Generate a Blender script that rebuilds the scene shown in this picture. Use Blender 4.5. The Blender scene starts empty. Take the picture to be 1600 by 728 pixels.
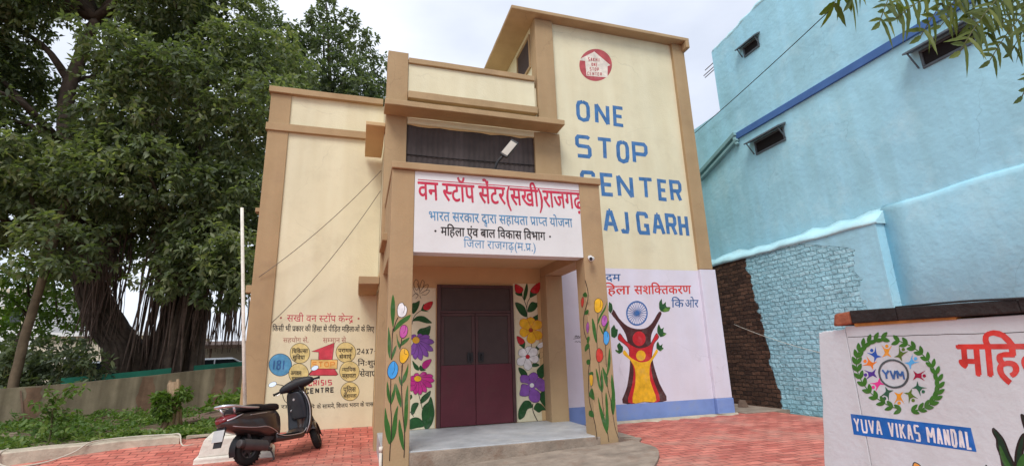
import bpy, bmesh, math, random
import numpy as np
from mathutils import Vector, Matrix
from mathutils.geometry import tessellate_polygon

scene = bpy.context.scene
# ---------------------------------------------------------------- camera
CAM_LOC = (0.0, 0.0, 1.167)
CR = (0.955076, -0.294872, -0.029673)
CU = (-0.045163, -0.243768, 0.968781)
CF = (0.2929, 0.92392, 0.246134)
cd = bpy.data.cameras.new('camera'); cam = bpy.data.objects.new('camera', cd)
scene.collection.objects.link(cam)
cd.lens = 17.1215; cd.sensor_width = 36; cd.sensor_fit = 'HORIZONTAL'; cd.clip_start = 0.05; cd.clip_end = 2000
cam.matrix_world = Matrix(((CR[0], CU[0], -CF[0], CAM_LOC[0]), (CR[1], CU[1], -CF[1], CAM_LOC[1]),
                           (CR[2], CU[2], -CF[2], CAM_LOC[2]), (0, 0, 0, 1)))
scene.camera = cam
# ---------------------------------------------------------------- sky: overcast layer over a Nishita sky
SUN_EL = 52; SUN_AZ = -150   # degrees; the sun stands behind the camera, to the left
w = bpy.data.worlds.new('World'); scene.world = w; w.use_nodes = True
nt = w.node_tree; nt.nodes.clear()
def wn(t): return nt.nodes.new(t)
sky = wn('ShaderNodeTexSky'); sky.sky_type = 'NISHITA'; sky.sun_disc = False
sky.sun_elevation = math.radians(SUN_EL); sky.sun_rotation = math.radians(SUN_AZ)
b1 = wn('ShaderNodeBackground'); b1.inputs[1].default_value = 0.10
b2 = wn('ShaderNodeBackground'); b2.inputs[1].default_value = 1.15
tc = wn('ShaderNodeTexCoord'); mp = wn('ShaderNodeMapping'); mp.inputs['Scale'].default_value = (1, 1, 2.4)
nz = wn('ShaderNodeTexNoise'); nz.inputs['Scale'].default_value = 2.1; nz.inputs['Detail'].default_value = 5; nz.inputs['Roughness'].default_value = .5
rp = wn('ShaderNodeValToRGB')
rp.color_ramp.elements[0].position = .34; rp.color_ramp.elements[0].color = (.52, .56, .65, 1)
rp.color_ramp.elements[1].position = .68; rp.color_ramp.elements[1].color = (.74, .77, .84, 1)
mx = wn('ShaderNodeMixShader'); mx.inputs[0].default_value = .86
ow = wn('ShaderNodeOutputWorld')
L = nt.links.new
L(tc.outputs['Generated'], mp.inputs[0]); L(mp.outputs[0], nz.inputs[0]); L(nz.outputs[0], rp.inputs[0]); L(rp.outputs[0], b2.inputs[0])
L(sky.outputs[0], b1.inputs[0]); L(b1.outputs[0], mx.inputs[1]); L(b2.outputs[0], mx.inputs[2]); L(mx.outputs[0], ow.inputs[0])
# ---------------------------------------------------------------- soft sun through cloud
sd = bpy.data.lights.new('sun', 'SUN'); sd.energy = 1.7; sd.angle = math.radians(25); sd.color = (1, .975, .93)
sun = bpy.data.objects.new('sun', sd); scene.collection.objects.link(sun)
az, el = math.radians(SUN_AZ), math.radians(SUN_EL)
sdir = Vector((math.sin(az) * math.cos(el), math.cos(az) * math.cos(el), math.sin(el)))
sun.rotation_euler = sdir.to_track_quat('Z', 'Y').to_euler(); sun.location = (-8, -12, 20)
vs = scene.view_settings
vs.view_transform = 'Standard'; vs.look = 'None'; vs.gamma = 1; vs.use_curve_mapping = False; vs.exposure = 0.5
scene.cycles.max_bounces = 6; scene.cycles.transparent_max_bounces = 8
scene.cycles.use_denoising = True

# ---------------------------------------------------------------- materials
def nodes_of(m):
    m.use_nodes = True
    t = m.node_tree
    return t, t.nodes['Principled BSDF'], t.nodes.new, t.links.new
def rgb(c): return (c[0], c[1], c[2], 1)
def mat(name, col, rough=.85, var=.12, scale=2.5, bump=.15, bscale=45, streak=0.0, metal=0.0, crack=0.0, col2=None, dirt=None, dirt_amt=.0, dirt_scale=1.3, spec=.3, coat=0):
    m = bpy.data.materials.new(name); t, p, N, Lk = nodes_of(m)
    p.inputs['Roughness'].default_value = rough; p.inputs['Metallic'].default_value = metal
    p.inputs['Specular IOR Level'].default_value = spec
    if coat: p.inputs['Coat Weight'].default_value = coat; p.inputs['Coat Roughness'].default_value = .12
    c = N('ShaderNodeTexCoord')
    n = N('ShaderNodeTexNoise'); n.inputs['Scale'].default_value = scale; n.inputs['Detail'].default_value = 7; n.inputs['Roughness'].default_value = .62
    Lk(c.outputs['Object'], n.inputs[0])
    r = N('ShaderNodeValToRGB'); a = max(0, 1 - var); b = 1 + var
    c2 = col2 or [x * b for x in col]
    r.color_ramp.elements[0].position = .3; r.color_ramp.elements[0].color = rgb([x * a for x in col])
    r.color_ramp.elements[1].position = .7; r.color_ramp.elements[1].color = rgb(c2)
    Lk(n.outputs[0], r.inputs[0]); out = r.outputs[0]
    if streak:
        mpn = N('ShaderNodeMapping'); mpn.inputs['Scale'].default_value = (2.2, 2.2, .22)
        Lk(c.outputs['Object'], mpn.inputs[0])
        n2 = N('ShaderNodeTexNoise'); n2.inputs['Scale'].default_value = 1.6; n2.inputs['Detail'].default_value = 6
        Lk(mpn.outputs[0], n2.inputs[0])
        r2 = N('ShaderNodeValToRGB'); r2.color_ramp.elements[0].position = .35; r2.color_ramp.elements[1].position = .62
        g = 1 - streak
        r2.color_ramp.elements[0].color = (g, g * .98, g * .95, 1); r2.color_ramp.elements[1].color = (1, 1, 1, 1)
        Lk(n2.outputs[0], r2.inputs[0])
        x = N('ShaderNodeMixRGB'); x.blend_type = 'MULTIPLY'; x.inputs[0].default_value = 1
        Lk(out, x.inputs[1]); Lk(r2.outputs[0], x.inputs[2]); out = x.outputs[0]
    if dirt:
        n3 = N('ShaderNodeTexNoise'); n3.inputs['Scale'].default_value = dirt_scale; n3.inputs['Detail'].default_value = 9; n3.inputs['Roughness'].default_value = .7
        Lk(c.outputs['Object'], n3.inputs[0])
        r3 = N('ShaderNodeValToRGB'); r3.color_ramp.elements[0].position = .52; r3.color_ramp.elements[0].color = (0, 0, 0, 1)
        r3.color_ramp.elements[1].position = .72; r3.color_ramp.elements[1].color = (dirt_amt,) * 3 + (1,)
        Lk(n3.outputs[0], r3.inputs[0])
        x = N('ShaderNodeMixRGB'); Lk(r3.outputs[0], x.inputs[0]); Lk(out, x.inputs[1]); x.inputs[2].default_value = rgb(dirt); out = x.outputs[0]
    if crack:   # a few hairline cracks
        nv = N('ShaderNodeTexNoise'); nv.inputs['Scale'].default_value = 3.5; nv.inputs['Detail'].default_value = 6; Lk(c.outputs['Object'], nv.inputs[0])
        mv = N('ShaderNodeMixRGB'); mv.blend_type = 'ADD'; mv.inputs[0].default_value = .35; Lk(c.outputs['Object'], mv.inputs[1]); Lk(nv.outputs['Color'], mv.inputs[2])
        vo = N('ShaderNodeTexVoronoi'); vo.feature = 'DISTANCE_TO_EDGE'; vo.inputs['Scale'].default_value = .55; Lk(mv.outputs[0], vo.inputs['Vector'])
        rv = N('ShaderNodeMapRange'); rv.inputs['From Min'].default_value = .0; rv.inputs['From Max'].default_value = .006; rv.inputs['To Min'].default_value = 1; rv.inputs['To Max'].default_value = 0; Lk(vo.outputs['Distance'], rv.inputs['Value'])
        nk = N('ShaderNodeTexNoise'); nk.inputs['Scale'].default_value = .7; Lk(c.outputs['Object'], nk.inputs[0])
        rk = N('ShaderNodeMapRange'); rk.inputs['From Min'].default_value = .48; rk.inputs['From Max'].default_value = .62; rk.inputs['To Max'].default_value = crack; Lk(nk.outputs[0], rk.inputs['Value'])
        ml = N('ShaderNodeMath'); ml.operation = 'MULTIPLY'; Lk(rv.outputs[0], ml.inputs[0]); Lk(rk.outputs[0], ml.inputs[1])
        x = N('ShaderNodeMixRGB'); Lk(ml.outputs[0], x.inputs[0]); Lk(out, x.inputs[1]); x.inputs[2].default_value = rgb([q * .35 for q in col]); out = x.outputs[0]
    Lk(out, p.inputs['Base Color'])
    if bump:
        nb = N('ShaderNodeTexNoise'); nb.inputs['Scale'].default_value = bscale; nb.inputs['Detail'].default_value = 5
        Lk(c.outputs['Object'], nb.inputs[0])
        nb2 = N('ShaderNodeTexNoise'); nb2.inputs['Scale'].default_value = 3.0; nb2.inputs['Detail'].default_value = 3
        Lk(c.outputs['Object'], nb2.inputs[0])
        ad = N('ShaderNodeMath'); ad.operation = 'MULTIPLY_ADD'; ad.inputs[1].default_value = 2.2
        Lk(nb2.outputs[0], ad.inputs[0]); Lk(nb.outputs[0], ad.inputs[2])
        bp = N('ShaderNodeBump'); bp.inputs['Strength'].default_value = bump; bp.inputs['Distance'].default_value = .012
        Lk(ad.outputs[0], bp.inputs['Height']); Lk(bp.outputs[0], p.inputs['Normal'])
    return m
def leafmat(name, c1, c2, c3, trans=.35, rough=.5):
    m = bpy.data.materials.new(name); t, p, N, Lk = nodes_of(m)
    g = N('ShaderNodeNewGeometry'); r = N('ShaderNodeValToRGB')
    r.color_ramp.elements[0].color = rgb(c1); r.color_ramp.elements[1].color = rgb(c3)
    e = r.color_ramp.elements.new(.6); e.color = rgb(c2)
    tcn = N('ShaderNodeTexCoord'); nn_ = N('ShaderNodeTexNoise'); nn_.inputs['Scale'].default_value = .55; nn_.inputs['Detail'].default_value = 3
    Lk(tcn.outputs['Object'], nn_.inputs[0])
    ma = N('ShaderNodeMath'); ma.operation = 'MULTIPLY_ADD'; ma.inputs[1].default_value = 1.5; ma.inputs[2].default_value = -.75; Lk(nn_.outputs[0], ma.inputs[0])
    mb_ = N('ShaderNodeMath'); mb_.operation = 'MULTIPLY_ADD'; mb_.inputs[1].default_value = .8; mb_.use_clamp = True; Lk(g.outputs['Random Per Island'], mb_.inputs[0]); Lk(ma.outputs[0], mb_.inputs[2])
    ad_ = N('ShaderNodeMath'); ad_.operation = 'ADD'; ad_.inputs[1].default_value = .08; Lk(mb_.outputs[0], ad_.inputs[0])
    Lk(ad_.outputs[0], r.inputs[0]); Lk(r.outputs[0], p.inputs['Base Color'])
    p.inputs['Roughness'].default_value = rough; p.inputs['Specular IOR Level'].default_value = .35
    tr = N('ShaderNodeBsdfTranslucent'); mxs = N('ShaderNodeMixShader'); mxs.inputs[0].default_value = trans
    br = N('ShaderNodeMixRGB'); br.blend_type = 'MULTIPLY'; br.inputs[0].default_value = 1; br.inputs[2].default_value = (1.5, 1.7, .6, 1)
    Lk(r.outputs[0], br.inputs[1]); Lk(br.outputs[0], tr.inputs[0])
    o = t.nodes['Material Output']; Lk(p.outputs[0], mxs.inputs[1]); Lk(tr.outputs[0], mxs.inputs[2]); Lk(mxs.outputs[0], o.inputs[0])
    return m
def brickmat(name, c1, c2, mortar, bw, bh, msize, bump, axes='XY', var=.3, rough=.85, wobble=.0, dirt=None, dirt_amt=.5, bdist=.02, mask=None):
    """Brick pattern in metres on the chosen pair of axes."""
    m = bpy.data.materials.new(name); t, p, N, Lk = nodes_of(m)
    p.inputs['Roughness'].default_value = rough; p.inputs['Specular IOR Level'].default_value = .25
    c = N('ShaderNodeTexCoord'); s = N('ShaderNodeSeparateXYZ'); cb = N('ShaderNodeCombineXYZ')
    Lk(c.outputs['Object'], s.inputs[0]); Lk(s.outputs[axes[0]], cb.inputs[0]); Lk(s.outputs[axes[1]], cb.inputs[1])
    vec = cb.outputs[0]
    if wobble:
        nw = N('ShaderNodeTexNoise'); nw.inputs['Scale'].default_value = 5; nw.inputs['Detail'].default_value = 4
        Lk(c.outputs['Object'], nw.inputs[0])
        v1 = N('ShaderNodeVectorMath'); v1.operation = 'SUBTRACT'; v1.inputs[1].default_value = (.5, .5, .5); Lk(nw.outputs['Color'], v1.inputs[0])
        v2 = N('ShaderNodeVectorMath'); v2.operation = 'SCALE'; v2.inputs['Scale'].default_value = wobble; Lk(v1.outputs[0], v2.inputs[0])
        v3 = N('ShaderNodeVectorMath'); v3.operation = 'ADD'; Lk(vec, v3.inputs[0]); Lk(v2.outputs[0], v3.inputs[1]); vec = v3.outputs[0]
    b = N('ShaderNodeTexBrick'); b.inputs['Scale'].default_value = 1; b.inputs['Brick Width'].default_value = bw; b.inputs['Row Height'].default_value = bh
    b.inputs['Mortar Size'].default_value = msize; b.inputs['Mortar Smooth'].default_value = .5; b.inputs['Bias'].default_value = 0
    b.inputs['Color1'].default_value = rgb(c1); b.inputs['Color2'].default_value = rgb(c2); b.inputs['Mortar'].default_value = rgb(mortar)
    Lk(vec, b.inputs['Vector'])
    n = N('ShaderNodeTexNoise'); n.inputs['Scale'].default_value = 3.5; n.inputs['Detail'].default_value = 8; n.inputs['Roughness'].default_value = .65
    Lk(c.outputs['Object'], n.inputs[0])
    r = N('ShaderNodeValToRGB'); r.color_ramp.elements[0].position = .3; r.color_ramp.elements[1].position = .72
    a = 1 - var; r.color_ramp.elements[0].color = (a, a, a, 1); r.color_ramp.elements[1].color = (1 + var * .6,) * 3 + (1,)
    Lk(n.outputs[0], r.inputs[0])
    x = N('ShaderNodeMixRGB'); x.blend_type = 'MULTIPLY'; x.inputs[0].default_value = 1
    Lk(b.outputs['Color'], x.inputs[1]); Lk(r.outputs[0], x.inputs[2]); out = x.outputs[0]
    if dirt:
        n3 = N('ShaderNodeTexNoise'); n3.inputs['Scale'].default_value = .9; n3.inputs['Detail'].default_value = 9; n3.inputs['Roughness'].default_value = .7
        Lk(c.outputs['Object'], n3.inputs[0])
        r3 = N('ShaderNodeValToRGB'); r3.color_ramp.elements[0].position = .5; r3.color_ramp.elements[0].color = (0, 0, 0, 1)
        r3.color_ramp.elements[1].position = .75; r3.color_ramp.elements[1].color = (dirt_amt,) * 3 + (1,)
        Lk(n3.outputs[0], r3.inputs[0])
        y = N('ShaderNodeMixRGB'); Lk(r3.outputs[0], y.inputs[0]); Lk(out, y.inputs[1]); y.inputs[2].default_value = rgb(dirt); out = y.outputs[0]
    nb = N('ShaderNodeTexNoise'); nb.inputs['Scale'].default_value = 14; nb.inputs['Detail'].default_value = 6; Lk(c.outputs['Object'], nb.inputs[0])
    h = N('ShaderNodeMath'); h.operation = 'MULTIPLY_ADD'; h.inputs[1].default_value = -1.0
    Lk(b.outputs['Fac'], h.inputs[0]); Lk(nb.outputs[0], h.inputs[2])
    bp = N('ShaderNodeBump'); bp.inputs['Strength'].default_value = bump; bp.inputs['Distance'].default_value = bdist
    Lk(h.outputs[0], bp.inputs['Height']); Lk(bp.outputs[0], p.inputs['Normal'])
    if mask:   # bare masonry beyond a ragged paint edge: (axis, threshold, lower colours)
        axis, thr, slope, zaxis, d1, d2, dm = mask
        b2_ = N('ShaderNodeTexBrick')
        for k in ('Scale', 'Brick Width', 'Row Height', 'Mortar Size', 'Mortar Smooth', 'Bias'): b2_.inputs[k].default_value = b.inputs[k].default_value
        b2_.inputs['Color1'].default_value = rgb(d1); b2_.inputs['Color2'].default_value = rgb(d2); b2_.inputs['Mortar'].default_value = rgb(dm)
        Lk(vec, b2_.inputs['Vector'])
        nm = N('ShaderNodeTexNoise'); nm.inputs['Scale'].default_value = 2.6; nm.inputs['Detail'].default_value = 6; Lk(c.outputs['Object'], nm.inputs[0])
        f1 = N('ShaderNodeMath'); f1.operation = 'MULTIPLY_ADD'; f1.inputs[1].default_value = slope; Lk(s.outputs[zaxis], f1.inputs[0]); Lk(s.outputs[axis], f1.inputs[2])
        f2 = N('ShaderNodeMath'); f2.operation = 'MULTIPLY_ADD'; f2.inputs[1].default_value = .5; Lk(nm.outputs[0], f2.inputs[0]); Lk(f1.outputs[0], f2.inputs[2])
        f3 = N('ShaderNodeMapRange'); f3.inputs['From Min'].default_value = thr + .25 - .015; f3.inputs['From Max'].default_value = thr + .25 + .015; Lk(f2.outputs[0], f3.inputs['Value'])
        n5 = N('ShaderNodeMixRGB'); n5.blend_type = 'MULTIPLY'; n5.inputs[0].default_value = 1; Lk(b2_.outputs['Color'], n5.inputs[1]); Lk(r.outputs[0], n5.inputs[2])
        n4 = N('ShaderNodeMixRGB'); Lk(f3.outputs[0], n4.inputs[0]); Lk(out, n4.inputs[1]); Lk(n5.outputs[0], n4.inputs[2]); out = n4.outputs[0]
    Lk(out, p.inputs['Base Color'])
    return m

M = {}
M['cream'] = mat('cream_plaster', (.725, .67, .475), .9, .06, .9, .28, 34, streak=.05, dirt=(.55, .49, .34), dirt_amt=.42, dirt_scale=1.5, crack=.28)
M['cream_low'] = M['cream']
M['tan'] = mat('tan_plaster', (.41, .285, .158), .88, .10, 1.2, .25, 40, crack=.28, streak=.07, dirt=(.27, .18, .115), dirt_amt=.4)
M['ochre'] = mat('ochre_plaster', (.58, .41, .215), .9, .06, 1.5, .1, 70)
M['lilac'] = mat('lilac_plaster', (.69, .67, .765), .9, .05, 1.4, .22, 40, crack=.16, streak=.02, dirt=(.6, .52, .55), dirt_amt=.25)
M['skirt'] = mat('blue_skirting', (.20, .30, .60), .85, .12, 3, .15, 60, dirt=(.25, .28, .30), dirt_amt=.45, dirt_scale=3)
M['white_paint'] = mat('white_sign_paint', (.70, .70, .69), .85, .04, 1.5, .08, 70, dirt=(.58, .54, .52), dirt_amt=.3)
M['cement'] = mat('cement_floor', (.40, .41, .42), .5, .22, 3, .2, 60, dirt=(.62, .60, .56), dirt_amt=.5, dirt_scale=2.2)
M['rough_cement'] = mat('rough_cement', (.30, .24, .19), .92, .3, 4, .7, 40, dirt=(.20, .11, .07), dirt_amt=.7, dirt_scale=3)
M['maroon'] = mat('maroon_door_paint', (.105, .020, .030), .42, .15, 3, .06, 30, dirt=(.09, .045, .04), dirt_amt=.5, dirt_scale=2)
M['door_dark'] = mat('dark_brown_door_frame', (.075, .036, .036), .5, .2, 4, .06, 30)
M['mesh_glass'] = mat('dusty_wire_glass', (.058, .040, .038), .62, .15, 5, .05, 50, dirt=(.06, .042, .038), dirt_amt=.5)
M['dark_window'] = mat('dull_brown_sheet', (.080, .062, .060), .7, .25, 3, .2, 30, streak=.35)
M['dark'] = mat('dark_void', (.012, .011, .012), .9, .1, 3, 0)
M['black_plastic'] = mat('black_plastic', (.018, .018, .02), .42, .15, 8, .05, 120)
M['steel'] = mat('brushed_steel', (.5, .5, .52), .35, .1, 8, .03, 80, metal=.9)
M['white_plastic'] = mat('white_plastic', (.75, .74, .72), .4, .05, 5, 0)
M['lamp_glass'] = mat('dull_lamp_glass', (.42, .39, .33), .4, .1, 5, 0)
M['sky_blue'] = mat('light_blue_limewash', (.36, .665, .80), .9, .09, .6, .6, 11, crack=.28, streak=.08, dirt=(.50, .74, .81), dirt_amt=.6, dirt_scale=.9)
M['sky_blue_ledge'] = mat('light_blue_ledge', (.46, .74, .82), .9, .12, 2.0, .6, 20, dirt=(.5, .66, .66), dirt_amt=.6)
M['royal'] = mat('royal_blue_band', (.06, .145, .36), .8, .12, 2, .1, 40)
M['duct'] = mat('pale_teal_duct', (.20, .36, .38), .7, .15, 3, .1, 40)
M['shade_metal'] = mat('grey_window_shade', (.10, .13, .15), .7, .2, 4, .1, 40)
M['blue_brick'] = brickmat('limewashed_brick', (.34, .635, .74), (.42, .70, .79), (.24, .48, .57), .235, .088, .010, .9, 'YZ', .30, .9, .085, bdist=.04,
                           mask=('Y', .50, -.115, 'Z', (.055, .030, .022), (.15, .078, .05), (.03, .02, .016)))
M['pavers'] = brickmat('red_concrete_pavers', (.67, .22, .165), (.48, .125, .095), (.25, .085, .068), .25, .125, .008, .9, 'XY', .32, .75, .07, dirt=(.56, .36, .28), dirt_amt=.7, bdist=.014)
M['soil'] = mat('soil', (.12, .085, .055), .95, .4, 3, .9, 18, dirt=(.05, .075, .02), dirt_amt=.8)
M['earth'] = mat('dusty_ground', (.20, .16, .11), .95, .3, 1.2, .6, 10)
M['kerb'] = mat('kerb_concrete', (.46, .40, .31), .92, .25, 4, .6, 30, dirt=(.24, .19, .14), dirt_amt=.6, dirt_scale=3)
M['wall_plaster'] = mat('stained_grey_plaster', (.27, .225, .15), .95, .25, 1.6, .4, 30, streak=.45, dirt=(.16, .135, .08), dirt_amt=.8)
M['red_patch'] = mat('brick_red_pilaster', (.25, .155, .10), .95, .3, 3, .4, 30, streak=.4)
M['lime_white'] = mat('whitewash', (.70, .66, .58), .92, .12, 5, .6, 24, dirt=(.38, .33, .26), dirt_amt=.6, dirt_scale=4)
M['yvm_white'] = mat('white_wall_paint', (.61, .665, .69), .88, .06, 2.0, .3, 22, streak=.08, dirt=(.47, .46, .46), dirt_amt=.35, dirt_scale=2)
M['slab'] = mat('weathered_black_slab', (.030, .026, .024), .8, .4, 9, .9, 30)
M['red_brick'] = mat('broken_red_brick', (.30, .10, .055), .95, .35, 14, .9, 26, dirt=(.05, .03, .03), dirt_amt=.7, dirt_scale=9)
M['rust_edge'] = mat('rust_orange_mortar', (.45, .22, .06), .95, .3, 9, .6, 30)
M['bark'] = mat('banyan_bark', (.095, .070, .054), .95, .4, 5, .9, 14, streak=.4)
M['root'] = mat('aerial_root_bark', (.13, .090, .072), .95, .35, 6, .3, 20)
M['bark_lean'] = mat('pale_bark', (.15, .11, .07), .95, .3, 5, .8, 14, streak=.4)
M['stumpwood'] = mat('cut_wood', (.30, .21, .13), .95, .3, 7, .8, 20, streak=.4)
M['leaf_banyan'] = leafmat('banyan_leaf', (.068, .092, .052), (.145, .178, .092), (.26, .28, .155), .40)
M['leaf_dark'] = leafmat('dark_leaf', (.062, .086, .056), (.12, .15, .09), (.20, .225, .14), .36)
M['leaf_light'] = leafmat('light_leaf', (.06, .11, .02), (.10, .17, .03), (.16, .22, .04), .4)
M['leaf_weed'] = leafmat('weed_leaf', (.06, .12, .025), (.11, .18, .04), (.20, .26, .07), .35)
M['leaf_neem'] = leafmat('neem_leaf', (.055, .085, .014), (.095, .130, .020), (.15, .18, .03), .35)
M['stem'] = mat('green_stem', (.10, .10, .04), .8, .2, 5, 0)
M['hose'] = mat('pale_hose', (.50, .46, .38), .6, .1, 5, 0)
M['flat_stone'] = mat('brown_flagstone', (.15, .10, .075), .9, .3, 4, .6, 20)
M['cable'] = mat('cable_rubber', (.03, .03, .03), .7, .1, 5, 0)
M['cable_grey'] = mat('weathered_cable', (.20, .17, .13), .8, .1, 5, 0)
# scooter
M['sc_body'] = mat('brown_grey_metallic', (.052, .037, .034), .30, .08, 3, 0, metal=.45, spec=.5, coat=.7)
M['sc_black'] = mat('scooter_black_plastic', (.016, .016, .018), .48, .1, 8, .03, 150)
M['sc_inner'] = mat('scooter_inner_panel', (.030, .034, .042), .42, .12, 6, .02, 150)
M['sc_seat'] = mat('seat_vinyl', (.016, .014, .016), .55, .15, 6, .08, 90)
M['tyre'] = mat('tyre_rubber', (.016, .016, .016), .85, .2, 10, .2, 60)
M['rim'] = mat('dark_rim', (.10, .10, .105), .45, .15, 8, .0, metal=.6)
M['silver'] = mat('silver_trim', (.62, .62, .64), .28, .05, 8, 0, metal=.8)
M['engine'] = mat('engine_metal', (.075, .07, .07), .6, .3, 10, .2, 50, metal=.4)
M['taillamp'] = mat('red_lens', (.15, .010, .014), .2, .1, 5, 0, spec=.6)
M['plate'] = mat('number_plate_white', (.44, .46, .45), .5, .08, 5, 0)
M['mirror'] = mat('mirror_glass', (.85, .87, .9), .05, .02, 5, 0, metal=1.0)
# background
M['car_white'] = mat('white_car_paint', (.72, .74, .77), .25, .03, 3, 0, coat=.6)
M['car_grey'] = mat('grey_car_paint', (.30, .33, .37), .25, .03, 3, 0, metal=.4, coat=.6)
M['car_glass'] = mat('car_glass', (.02, .025, .03), .08, .05, 3, 0, spec=.6)
M['green_net'] = mat('green_barrier', (.02, .17, .11), .7, .2, 3, .1, 30)
M['tin'] = mat('rusty_tin_roof', (.16, .10, .07), .8, .3, 3, .3, 20)
M['far_wall'] = mat('far_cream_wall', (.62, .55, .44), .9, .1, 2, .1, 20)
M['far_white'] = mat('far_white_wall', (.78, .78, .78), .9, .05, 2, .1, 20)
# sign-writer's enamel colours
PAL = {'g': (.035, .125, .022), 'dg': (.018, .080, .022), 'dg2': (.012, .035, .018), 'lg': (.10, .22, .03), 'd': (.022, .014, .012), 'w': (.76, .76, .76),
       'pk': (.50, .070, .33), 'y': (.76, .42, .02), 'sb': (.06, .34, .74), 'mg': (.50, .028, .23), 'pu': (.23, .085, .38), 'vi': (.42, .11, .40),
       'r': (.50, .020, .028), 'r2': (.55, .045, .03), 'rb': (.36, .04, .01), 'br': (.070, .022, .022), 'nb': (.045, .14, .38), 'or2': (.80, .33, .02),
       'or': (.80, .22, .03), 'bl': (.03, .11, .48), 'pu2': (.09, .04, .30), 'pk2': (.76, .05, .30), 'tg': (.025, .12, .06), 'gr3': (.09, .17, .02),
       'cr': (.36, .008, .05), 'lb': (.10, .42, .78), 'sl': (.075, .095, .10), 'wg': (.045, .17, .02), 'bb': (.012, .13, .46), 'cb': (.09, .29, .48),
       'yc': (.66, .53, .22), 'lr': (.42, .075, .085), 'lr2': (.56, .055, .08), 'oc': (.78, .50, .17), 'pc': (.72, .65, .56),
       'tred': (.52, .035, .075), 'tblue': (.085, .25, .44), 'tblack': (.025, .022, .022), 'tfade': (.36, .11, .09), 'stopblue': (.055, .165, .37), 'tnavy': (.04, .12, .30), 'tor': (.70, .28, .06), 'mred': (.62, .045, .035)}
def paintmat(k):
    if 'paint_' + k not in M:
        M['paint_' + k] = mat('paint_' + k, PAL[k], .75, .24, 9, .15, 60, dirt=[.72 * q + .12 for q in PAL[k]], dirt_amt=.6, dirt_scale=5)
    return M['paint_' + k]

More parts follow.
